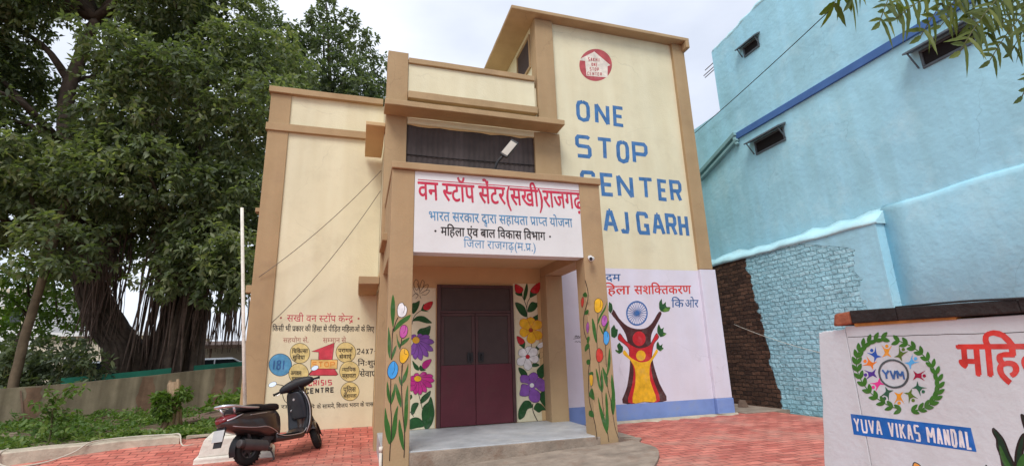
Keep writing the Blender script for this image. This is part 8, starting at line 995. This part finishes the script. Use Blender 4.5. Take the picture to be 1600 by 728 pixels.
# -- neem branch hanging into the top right corner; its trunk stands outside the picture
nm = thing('neem_tree', 'neem branch with toothed green leaflets hanging into the top right corner', 'tree', (5.6, .6, 0))
mb = MB(); limb(mb, [(5.6, .6, -.3), (5.55, .65, 1.5), (5.4, .8, 3.0), (5.2, .9, 4.4)], .16, .10, 10, .01)
limb(mb, [(5.4, .8, 3.0), (4.6, 1.1, 3.6), (3.9, 1.25, 3.6), (3.1, 1.3, 3.3), (2.3, 1.3, 2.98)], .05, .008, 7)
for a, b in NEEM:
    s0 = min(smoothpath([(4.6, 1.1, 3.6), (3.9, 1.25, 3.6), (3.1, 1.3, 3.3), (2.3, 1.3, 2.98)], 5), key=lambda q: (q - Vector(a)).length); limb(mb, [s0, s0.lerp(Vector(a), .5), a], .008, .003, 5)
meshobj('trunk', mb, M['bark_lean'], nm)
mbl = MB(); rach = MB()
def leaflet(base, d, s, n_, L, W):
    d, s, n_ = d.normalized(), s.normalized(), n_.normalized(); K = 7; l_, r_ = [], []
    for k in range(K + 1):
        t = k / K; wv = W * .5 * math.sin(math.pi * min(1, t * .93 + .07)) ** .8 * (1 - .35 * t); c = base + d * L * t + s * (L * .22 * t * t) - Vector((0, 0, 1)) * L * .12 * t * t
        tooth = 1 + (.16 if k % 2 else -.05); l_.append(c + s * wv * tooth + n_ * wv * .25); r_.append(c - s * wv * .85 * tooth + n_ * wv * .25)
    mid = [base + d * L * (k / K) + s * (L * .22 * (k / K) ** 2) - Vector((0, 0, 1)) * L * .12 * (k / K) ** 2 for k in range(K + 1)]
    i0 = len(mbl.v); mbl.v += [tuple(q) for q in l_ + mid + r_]
    for k in range(K):
        for o_ in (0, K + 1): mbl.f.append((i0 + o_ + k, i0 + o_ + k + 1, i0 + o_ + K + 2 + k, i0 + o_ + K + 1 + k)); mbl.mi.append(0); mbl.sm.append(False)
for a, b in NEEM:
    a, b = Vector(a), Vector(b); ax0 = (b - a); ln = ax0.length; npair = max(4, int(ln / .060))
    sag = Vector((0, 0, -.10 * ln))
    pt = lambda t: a.lerp(b, t) + sag * (4 * t * (1 - t)) * -.6
    rach.tube([pt(k / 8) for k in range(9)], .0022, 5)
    for k in range(npair + 1):
        t = .08 + .88 * k / npair
        if (pt(t).x < 1.6): continue
        d0 = (pt(min(1, t + .02)) - pt(max(0, t - .02))).normalized(); side = d0.cross(Vector((rnd.uniform(-.4, .4), -1, rnd.uniform(-.2, .5)))).normalized(); nrm_ = side.cross(d0)
        for sg in (-1, 1):
            dd = d0 * rnd.uniform(.45, .8) + side * sg * rnd.uniform(.6, 1) + nrm_ * rnd.uniform(-.3, .3) + Vector((0, 0, -.35))
            leaflet(pt(t), dd, d0 * -1 if sg > 0 else d0, nrm_, rnd.uniform(.085, .13), rnd.uniform(.040, .056))
    leaflet(b, ax0, ax0.cross(Vector((0, -1, 0))), Vector((0, -1, 0)), .10, .026)
meshobj('rachis', rach, M['stem'], nm); meshobj('leaves', mbl, M['leaf_neem'], nm)

# ================================================================= flagpole on a whitewashed plinth
fp = thing('flagpole', 'slim white pole leaning slightly, standing on a stepped whitewashed plinth behind the scooter', 'pole', (-1.68, 9.1, -.18))
def frust(mb, cx_, cy_, z0, z1, h0, h1, rot):
    R_ = []
    for z, h in ((z0, h0), (z0 + (z1 - z0) * .5, (h0 + h1) / 2 * 1.0), (z1 - .02, h1), (z1, h1 - .02)):
        ring = []
        for k in range(16):
            a = k * math.pi / 8; ca, sa = math.cos(a), math.sin(a); q = h / max(abs(ca), abs(sa)) * (.97 + rnd.uniform(-.012, .012)); x, y = ca * q, sa * q
            ring.append((cx_ + x * math.cos(rot) - y * math.sin(rot), cy_ + x * math.sin(rot) + y * math.cos(rot), z))
        R_.append(ring)
    mb.rings(R_, True, False)
mb = MB(); frust(mb, -1.70, 9.1, -.22, -.10, .55, .53, .12); frust(mb, -1.70, 9.1, -.10, .145, .49, .44, .12); frust(mb, -1.69, 9.1, .145, .40, .30, .25, .12)
meshobj('plinth', mb, M['lime_white'], fp, .015)
meshobj('pole', MB().tube([(-1.66, 9.15, .38), (-1.80, 9.17, 1.6), (-2.045, 9.2, 3.84)], [.030, .028, .026], 12), M['lime_white'], fp)

# ================================================================= things beyond the compound wall
def car(x, y, rz, m, label):
    t = thing('parked_car', label, 'car', (x, y, .02), 'cars parked beyond the wall'); t.rotation_euler = (0, 0, rz)
    b = MB(); secs = [(-2.05, .62, .30, .72), (-1.95, .78, .26, .92), (-1.2, .82, .24, .98), (0, .83, .24, .96), (1.0, .82, .24, .94), (1.7, .78, .25, .84), (2.0, .64, .30, .66)]
    def ring(x, w_, z0, z1): return [(x, -w_, z0 + .1), (x, -w_ * .9, z0), (x, w_ * .9, z0), (x, w_, z0 + .1), (x, w_, (z0 + z1) / 2 + .1), (x, w_ * .93, z1), (x, -w_ * .93, z1), (x, -w_, (z0 + z1) / 2 + .1)]
    b.rings([ring(*s) for s in secs]); body = meshobj('body', b, m, t, .03, local=True)
    c = MB(); c.rings([[(-1.75, -.72, .93), (-1.75, .72, .93), (-1.35, .58, 1.38), (-1.35, -.58, 1.38)], [(.95, -.74, .93), (.95, .74, .93), (.15, .58, 1.40), (.15, -.58, 1.40)]], True, False)
    meshobj('windows', c, M['car_glass'], t, .02, local=True)
    r = MB(); r.rings([[(-1.42, -.60, 1.375), (-1.42, .60, 1.375), (-1.32, .5, 1.44), (-1.32, -.5, 1.44)], [(.2, -.60, 1.395), (.2, .60, 1.395), (.08, .5, 1.46), (.08, -.5, 1.46)]], True, False)
    for sx in (-1, 1):
        r.tube([(-1.72, sx * .73, .95), (-1.36, sx * .6, 1.39)], .035, 6); r.tube([(.93, sx * .75, .95), (.14, sx * .6, 1.41)], .03, 6); r.tube([(-.5, sx * .77, .95), (-.5, sx * .61, 1.40)], .025, 6)
    meshobj('roof', r, m, t, .015, local=True)
    for wx in (-1.3, 1.3):
        for sy in (-1, 1):
            wv = meshobj('wheel', MB().torus((wx, sy * .74, .30), (0, 1, 0), .22, .09, 20, 8), M['tyre'], t, 0, local=True)
            WORLD[wv.name] = Vector((0, 0, 0)); meshobj('rim', MB().cyl((wx, sy * .70, .30), (wx, sy * .80, .30), .17, 14), M['silver'], wv, 0, local=True)
    for sy in (-1, 1): meshobj('headlight', MB().obox((1.93, sy * .55, .62), (1, sy * .5, .2), (0, 1, 0), (0, 0, 1), .04, .13, .06), M['white_plastic'], t, .01, local=True)
car(-8.6, 23.5, .3, M['car_white'], 'white parked car left of the banyan trunk, seen above the wall')
car(-6.6, 24.5, .15, M['car_grey'], 'grey parked car behind the banyan buttress roots')
car(-4.9, 22.8, .2, M['car_white'], 'white parked car right of the banyan trunk')
car(-3.2, 24.6, -.2, M['car_white'], 'white parked car nearest the left wing, seen under the hanging roots')
sh = thing('parking_shed', 'low open shed with a rusty tin roof beyond the parked cars', 'shed', (-5.5, 27, 0))
mb = MB().hexa([(-8.6, 25.8, 1.95), (-2.6, 25.8, 1.95), (-2.6, 29, 2.25), (-8.6, 29, 2.25), (-8.6, 25.8, 2.1), (-2.6, 25.8, 2.1), (-2.6, 29, 2.4), (-8.6, 29, 2.4)]); meshobj('roof', mb, M['tin'], sh)
for x in (-8.4, -6.4, -4.6, -2.8): meshobj('post', MB().cyl((x, 26, 0), (x, 26, 1.95), .05, 8), M['tin'], sh)
meshobj('back_wall', MB().box(-8.6, -2.6, 28.8, 28.95, 0, 2.2), M['far_wall'], sh)
fh = thing('distant_house', 'pale cream house with a flat roof showing beyond the banyan at the left', 'house', (-13, 33, 0))
meshobj('wall', MB().box(-16, -9.5, 32, 38, 0, 2.9), M['far_wall'], fh); meshobj('roof', MB().box(-16.3, -9.2, 31.7, 38.3, 2.902, 3.1), M['far_white'], fh)
for x in (-14.6, -12.6, -10.8): 
    w_ = meshobj('window', MB().box(x, x + .9, 31.96, 31.998, 1.0, 2.1), M['far_white'], fh); meshobj('pane', MB().box(x + .08, x + .82, 31.94, 31.958, 1.08, 2.02), M['car_glass'], w_)
fh = thing('distant_building', 'white two storey building far off at the left edge', 'house', (-28, 40, 0))
meshobj('wall', MB().box(-36, -20, 40, 48, 0, 6.2), M['far_white'], fh); meshobj('roof', MB().box(-36.3, -19.7, 39.7, 48.3, 6.202, 6.45), M['far_wall'], fh)
for x in (-33, -29, -25, -22):
    for z in (1, 4.0): w_ = meshobj('window', MB().box(x, x + 1.2, 39.96, 39.998, z, z + 1.3), M['far_wall'], fh); meshobj('pane', MB().box(x + .1, x + 1.1, 39.94, 39.958, z + .1, z + 1.2), M['car_glass'], w_)
# ================================================================= the scooter (built in its own frame: x forwards, y left, z up)
S = thing('scooter', 'brown maroon scooter with black seat parked on its stand before the cream left wing', 'scooter', (-1.38, 8.10, -.182))
HEAD = math.radians(50); LEANA = math.radians(-8)
S.rotation_mode = 'QUATERNION'
S.rotation_quaternion = (Matrix.Rotation(HEAD, 3, 'Z') @ Matrix.Rotation(LEANA, 3, 'X')).to_quaternion()
def sub(name, mb, m, parent=S, bevel=0, label=None): return meshobj(name, mb, m, parent, bevel, local=True, label=label)
def sell(cx_, cy_, cz_, hw, hh, n=20, e=2.6, axis='x'):
    out = []
    for k in range(n):
        a = 2 * math.pi * k / n; c, s = math.cos(a), math.sin(a)
        u = math.copysign(abs(c) ** (2 / e), c) * hw; v = math.copysign(abs(s) ** (2 / e), s) * hh
        out.append((cx_, cy_ + u, cz_ + v) if axis == 'x' else ((cx_ + v, cy_ + u, cz_) if axis == 'z' else (cx_ + u, cy_, cz_ + v)))
    return out
def interp(rows, n):
    P = [[Vector((r[0], r[1], r[2])), Vector((r[3], r[4], 0))] for r in rows]
    A = smoothpath([p[0] for p in P], n); B_ = smoothpath([p[1] for p in P], n)
    return [(a.x, a.y, a.z, b.x, b.y) for a, b in zip(A, B_)]
WB = 1.22
def wheel(x):
    w_ = thing_part('wheel', MB().torus((x, 0, .21), (0, 1, 0), .158, .052, 36, 10, 1.05), M['tyre'])
    r = MB(); r.torus((x, 0, .21), (0, 1, 0), .112, .014, 28, 8, 2.6); r.cyl((x, -.028, .21), (x, .028, .21), .045, 14)
    for k in range(5):
        a = k * 1.2566; r.obox((x + .075 * math.cos(a), 0, .21 + .075 * math.sin(a)), (math.cos(a), 0, math.sin(a)), (0, 1, 0), (-math.sin(a), 0, math.cos(a)), .04, .016, .016)
    r.cyl((x, -.034, .21), (x, -.028, .21), .105, 20) if x > .5 else r.cyl((x, .028, .21), (x, .06, .21), .10, 20)
    sub('rim', r, M['rim'], w_)
    g = MB()
    for k in range(30):
        a = k * 2 * math.pi / 30; g.obox((x + .209 * math.cos(a), 0, .21 + .209 * math.sin(a)), (math.cos(a), 0, math.sin(a)), (0, 1, .25), (-math.sin(a), 0, math.cos(a)), .003, .03, .009)
    sub('tread', g, M['tyre'], w_)
    return w_
def thing_part(name, mb, m):
    o = sub(name, mb, m); WORLD[o.name] = Vector((0, 0, 0)); return o
wheel(0.0)
fw_ = wheel(WB)
# side cowls and tail
rows = [(-.45, 0, .605, .05, .04), (-.37, 0, .595, .11, .085), (-.22, 0, .575, .165, .130), (-.02, 0, .550, .20, .165), (.16, 0, .530, .208, .185), (.30, 0, .515, .188, .20), (.40, 0, .50, .150, .205), (.46, 0, .47, .125, .19)]
mb = MB(); mb.rings([sell(a, b, c, d, e, 24, 2.7) for a, b, c, d, e in interp(rows, 4)])
body = thing_part('body', mb, M['sc_body'])
mb = MB()
for sy in (-1, 1):
    mb.tube(smoothpath([(-.40, sy * .075, .575), (-.25, sy * .152, .525), (-.02, sy * .192, .485), (.14, sy * .203, .475), (.26, sy * .192, .43), (.38, sy * .165, .36)], 5), .006, 6)
    mb.tube(smoothpath([(-.1, sy * .178, .66), (.05, sy * .194, .662), (.16, sy * .198, .66)], 4), .003, 5)
sub('trim_strip', mb, M['silver'], body)
mb = MB(); rows = [(-.40, 0, .66, .055, .05), (-.30, 0, .67, .10, .06), (-.16, 0, .685, .13, .055), (-.05, 0, .69, .12, .03)]
# seat
rows = [(-.30, 0, .735, .085, .022), (-.22, 0, .752, .120, .040), (-.02, 0, .762, .140, .048), (.14, 0, .752, .140, .046), (.20, 0, .742, .140, .044), (.34, 0, .738, .120, .050), (.46, 0, .728, .085, .048), (.50, 0, .715, .055, .03)]
mb = MB(); mb.rings([sell(a, b, c, d, e, 20, 3.2) for a, b, c, d, e in interp(rows, 4)]); seat = thing_part('seat', mb, M['sc_seat'])
mb = MB(); mb.tube(smoothpath([(.0, -.145, .722), (.2, -.146, .71), (.40, -.11, .70)], 4), .005, 5); mb.tube(smoothpath([(.0, .145, .722), (.2, .146, .71), (.40, .11, .70)], 4), .005, 5); sub('piping', mb, M['sc_black'], seat)
# grab rail
mb = MB(); g = smoothpath([(.06, -.155, .745), (-.12, -.165, .765), (-.30, -.150, .80), (-.42, -.095, .815), (-.455, 0, .815), (-.42, .095, .815), (-.30, .150, .80), (-.12, .165, .765), (.06, .155, .745)], 5)
mb.tube(g, [.012 + .010 * math.sin(math.pi * i / (len(g) - 1)) for i in range(len(g))], 8)
for sy in (-1, 1): mb.tube([(-.33, sy * .14, .80), (-.28, sy * .10, .70)], .016, 7)
sub('grab_rail', mb, M['silver'])
# tail lamp with flank indicators
mb = MB(); mb.rings([sell(a, b, c, d, e, 16, 2.5) for a, b, c, d, e in interp([(-.462, 0, .615, .035, .022), (-.43, 0, .635, .09, .036), (-.36, 0, .655, .118, .046), (-.28, 0, .668, .142, .040)], 3)]); tl = thing_part('tail_lamp', mb, M['taillamp'])
mb = MB()
for sy in (-1, 1): mb.tube(smoothpath([(-.40, sy * .10, .625), (-.32, sy * .137, .645), (-.20, sy * .162, .69)], 4), [.010, .012, .012, .012, .010, .010, .008, .006, .004], 6)
sub('trim_strip', mb, M['silver'], tl)
# rear mudguard, number plate
mb = MB(); mb.hexa([(-.40, -.075, .56), (-.40, .075, .56), (-.34, .075, .56), (-.34, -.075, .56), (-.42, -.08, .58), (-.42, .08, .58), (-.30, .10, .58), (-.30, -.10, .58)])
mb.hexa([(-.47, -.07, .30), (-.47, .07, .30), (-.455, .07, .30), (-.455, -.07, .30), (-.40, -.08, .575), (-.40, .08, .575), (-.37, .08, .575), (-.37, -.08, .575)])
mb.rings([[(.0 + math.cos(a) * .245, y, .21 + math.sin(a) * .245) for y in (-.06, -.03, .03, .06)] for a in [math.radians(d) for d in range(60, 196, 15)]], False, True, False)
mg = thing_part('mudguard', mb, M['sc_black'])
pu = Vector((-.065, 0, -.26)).normalized(); mb = MB().obox((-.447, 0, .445), (0, 1, 0), pu, Vector((0, 1, 0)).cross(pu), .10, .075, .004); sub('number_plate', mb, M['plate'], mg, .006)
# engine, muffler
mb = MB(); mb.obox((.10, .055, .235), (1, 0, .06), (0, 1, 0), (0, 0, 1), .21, .05, .075); mb.cyl((-.0, .02, .21), (-.0, .115, .21), .09, 18); mb.cyl((.22, -.10, .25), (.22, .10, .25), .085, 16); mb.obox((.30, 0, .33), (1, 0, .3), (0, 1, 0), (0, 0, 1), .10, .09, .07)
mb.tube([(.02, -.06, .24), (-.06, -.09, .42), (-.10, -.10, .58)], .022, 8); mb.tube([(.02, .06, .24), (-.06, .09, .42), (-.10, .10, .58)], .022, 8)
sub('engine', mb, M['engine'])
mb = MB(); mb.tube(smoothpath([(.34, -.07, .16), (.25, -.13, .15), (.14, -.155, .20)], 4), .018, 8); mb.tube(smoothpath([(.17, -.155, .21), (.12, -.16, .235), (-.10, -.165, .275), (-.24, -.165, .305), (-.27, -.165, .312)], 4), [.03] + [.055] * 14 + [.045, .03], 14)
mu = thing_part('muffler', mb, M['engine'])
mb = MB(); pth = smoothpath([(.16, -.163, .245), (.05, -.168, .268), (-.10, -.170, .298), (-.21, -.168, .322)], 4)
mb.rings([[(q.x, -.165 + math.cos(a) * .062, q.z - .022 + math.sin(a) * .075) for a in [math.radians(d) for d in range(180, 300, 15)][::-1] + [math.radians(d) for d in (172, 160, 140, 120)]] for q in pth], False, True, False)
sub('heat_shield', mb, M['rim'], mu)
# floor board and under-skirt
mb = MB(); rows = [(.36, 0, .30, .15, .07), (.48, 0, .275, .175, .045), (.62, 0, .265, .185, .04), (.78, 0, .27, .185, .045), (.88, 0, .30, .17, .08)]
mb.rings([sell(a, b, c, d, e, 20, 4) for a, b, c, d, e in interp(rows, 3)]); fl = thing_part('floorboard', mb, M['sc_body'])
mb = MB().box(.44, .86, -.165, .165, .312, .320)
for k in range(5): mb.box(.46, .84, -.13 + k * .06, -.11 + k * .06, .3202, .325)
sub('foot_mat', mb, M['sc_black'], fl, .003)
mb = MB()
for sy in (-1, 1): mb.tube(smoothpath([(.36, sy * .155, .355), (.48, sy * .180, .305), (.66, sy * .188, .292), (.82, sy * .188, .30), (.90, sy * .19, .36)], 4), .007, 6)
sub('trim_strip', mb, M['silver'], fl)
# leg shield: painted front, black inner face
def shield(off, hwk, th, z0=.27, z1=.92):
    R_ = []
    prof = [(.27, .92, .150), (.33, .915, .182), (.42, .925, .205), (.55, .935, .215), (.68, .925, .215), (.80, .90, .195), (.88, .875, .165), (.93, .855, .120)]
    for a in smoothpath(prof, 3):
        z, x, hw = a.x, a.y, a.z * hwk; ring = []
        for k in range(13): t = -1 + 2 * k / 12; ring.append((x + off + .07 * (1 - t * t) - .02, t * hw, z))
        for k in range(13): t = 1 - 2 * k / 12; ring.append((x + off + th + .10 * (1 - t * t) - .02, t * hw * .985, z))
        R_.append(ring)
    return MB().rings(R_)
ls = thing_part('leg_shield', shield(.03, 1, .055), M['sc_body'])
inner = thing_part('inner_panel', shield(-.002, .955, .03), M['sc_inner'])
mb = MB(); rows = [(.955, 0, .50, .15, .03), (.935, 0, .62, .165, .045), (.905, 0, .74, .165, .05), (.88, 0, .84, .15, .05), (.85, 0, .91, .11, .045)]
mb.rings([sell(a, b, c, d, e, 16, 3, 'z') for a, b, c, d, e in interp(rows, 3)]); sub('glove_box', mb, M['sc_inner'], inner)
mb = MB(); mb.tube([(.80, 0, .66), (.775, 0, .64), (.785, 0, .62)], .006, 6); mb.cyl((.79, -.06, .80), (.775, -.06, .80), .018, 10); sub('hook', mb, M['silver'], inner)
mb = MB()
for sy in (-1, 1): mb.tube([(a.y + .01, sy * a.z, a.x) for a in smoothpath([(.29, .905, .165), (.42, .93, .208), (.55, .94, .218), (.68, .93, .218), (.80, .905, .198), (.90, .875, .155)], 4)], .009, 7)
sub('edge_trim', mb, M['silver'], ls)
mb = MB()
for sy in (-1, 1): mb.rings([sell(a, b, c, d, e, 10, 2.2) for a, b, c, d, e in interp([(.985, sy * .15, .74, .022, .03), (1.0, sy * .14, .745, .04, .035), (1.02, sy * .12, .755, .03, .02)], 2)])
sub('indicator', mb, M['white_plastic'], ls)
# nose / front mudguard
mb = MB(); rows = [(.98, 0, .30, .07, .06), (1.03, 0, .42, .10, .08), (1.02, 0, .58, .12, .085), (1.0, 0, .74, .11, .07), (.965, 0, .86, .07, .05)]
mb.rings([sell(a, b, c, d, e, 16, 2.4, 'z') for a, b, c, d, e in interp(rows, 3)]); sub('nose', mb, M['sc_body'], ls)
# steered front end
ST = Matrix.Translation((WB - .05, 0, .45)) @ Matrix.Rotation(math.radians(40), 4, Vector((-.42, 0, 1)).normalized()) @ Matrix.Translation((-(WB - .05), 0, -.45))
def steer(o):
    o.data.transform(ST)
    for c in o.children: steer(c)
steer(fw_)
mb = MB(); mb.rings([[(WB + math.cos(a) * .25, y * (1 if abs(y) < .05 else 1), .21 + math.sin(a) * .25 - (.05 if abs(y) > .06 else 0) - (.012 if abs(y) > .03 else 0)) for y in (-.075, -.055, -.02, .02, .055, .075)] for a in [math.radians(d) for d in range(5, 166, 14)]], False, True, False)
fm = thing_part('mudguard', mb, M['sc_body']); fm.data.transform(ST)
so = fm.modifiers.new('thickness', 'SOLIDIFY'); so.thickness = .006
mb = MB()
for sy in (-1, 1): mb.tube([(WB, sy * .05, .21), (WB - .05, sy * .05, .38), (WB - .16, sy * .03, .62)], .018, 8)
fk = thing_part('fork', mb, M['engine']); fk.data.transform(ST)
# handlebar housing
HB = Vector((.86, 0, 1.02))
mb = MB(); R_ = []
for t, cx_, cz_, hx, hz in ((-.255, -.055, -.022, .038, .034), (-.215, -.045, -.010, .055, .054), (-.13, -.01, .0, .085, .076), (0, .015, .012, .115, .092), (.13, -.01, .0, .085, .076), (.215, -.045, -.010, .055, .054), (.255, -.055, -.022, .038, .034)):
    R_.append([(HB.x + cx_ + x, t, HB.z + cz_ + z) for x, _, z in sell(0, 0, 0, hx, hz, 18, 2.5, 'y')])
mb.rings(R_); mb.rings([sell(a, b, c, d, e, 14, 2.4, 'z') for a, b, c, d, e in ((.90, 0, .88, .08, .06), (.88, 0, .96, .09, .07), (.87, 0, 1.02, .09, .07))])
hb = thing_part('handlebar', mb, M['sc_black'])
mb = MB()
for sy in (-1, 1): mb.tube([(HB.x - .055, sy * .22, HB.z - .02), (HB.x - .085, sy * .34, HB.z - .035)], .0165, 10); mb.cyl((HB.x - .083, sy * .335, HB.z - .034), (HB.x - .087, sy * .352, HB.z - .037), .021, 10)
sub('grip', mb, M['tyre'], hb)
mb = MB()
for sy in (-1, 1): mb.tube(smoothpath([(HB.x - .01, sy * .20, HB.z - .02), (HB.x + .015, sy * .24, HB.z - .03), (HB.x - .005, sy * .34, HB.z - .05)], 3), .006, 6)
sub('brake_lever', mb, M['silver'], hb)
mb = MB(); mb.rings([[(HB.x + .085 + d, x, HB.z + .008 + z) for _, x, z in sell(0, 0, 0, w_, h_, 18, 2.4)] for d, w_, h_ in ((0, .085, .055), (.025, .078, .05), (.034, .05, .03))]); sub('headlamp', mb, M['white_plastic'], hb)
mb = MB(); mb.obox((HB.x - .06, 0, HB.z + .062), (1, 0, .55), (0, 1, 0), (-.55, 0, 1), .04, .07, .006); sub('dial', mb, M['mesh_glass'], hb, .004)
for sy in (-1, 1):
    e = Vector((HB.x - .06, sy * .325, HB.z + .135))
    mb = MB(); mb.tube(smoothpath([(HB.x - .03, sy * .16, HB.z + .03), (HB.x - .03, sy * .22, HB.z + .085), tuple(e + Vector((.01, -sy * .03, -.01)))], 4), .006, 6)
    n_ = Vector((-.95, -sy * .12, -.05)).normalized(); ux_ = Vector((0, 1, 0)).cross(n_).normalized(); uy_ = n_.cross(ux_)
    def oval(c, a, b): return [c + uy_ * a * math.cos(k * .3927) + ux_ * b * math.sin(k * .3927) for k in range(16)]
    mb.rings([oval(e, .062, .040), oval(e + n_ * -.012, .060, .038), oval(e + n_ * -.03, .03, .02)])
    mr = thing_part('mirror', mb, M['sc_black']); mr.parent = hb
    g_ = MB(); g_.poly(oval(e + n_ * .0015, .056, .035)); go = MB()
    gm = sub('mirror_face', g_, M['mirror'], hb)
for o in [hb] + list(hb.children):
    o.data.transform(ST)
# stands and cable
mb = MB(); mb.tube([(.26, -.10, .20), (.30, -.13, .10), (.315, -.15, .012), (.27, -.155, .008)], .011, 7); mb.tube([(.26, .10, .20), (.32, .18, .09), (.36, .23, -.02), (.33, .24, -.022)], .011, 7); mb.tube([(.26, -.10, .2), (.26, .10, .2)], .012, 7)
sub('stand', mb, M['engine'])
mb = MB()
for sy in (-1, 1): mb.tube(smoothpath([(.82, sy * .12, 1.0), (.80, sy * .19, .93), (.86, sy * .20, .80), (.93, sy * .12, .72)], 5), .005, 6)
sub('control_cable', mb, M['sc_black'])
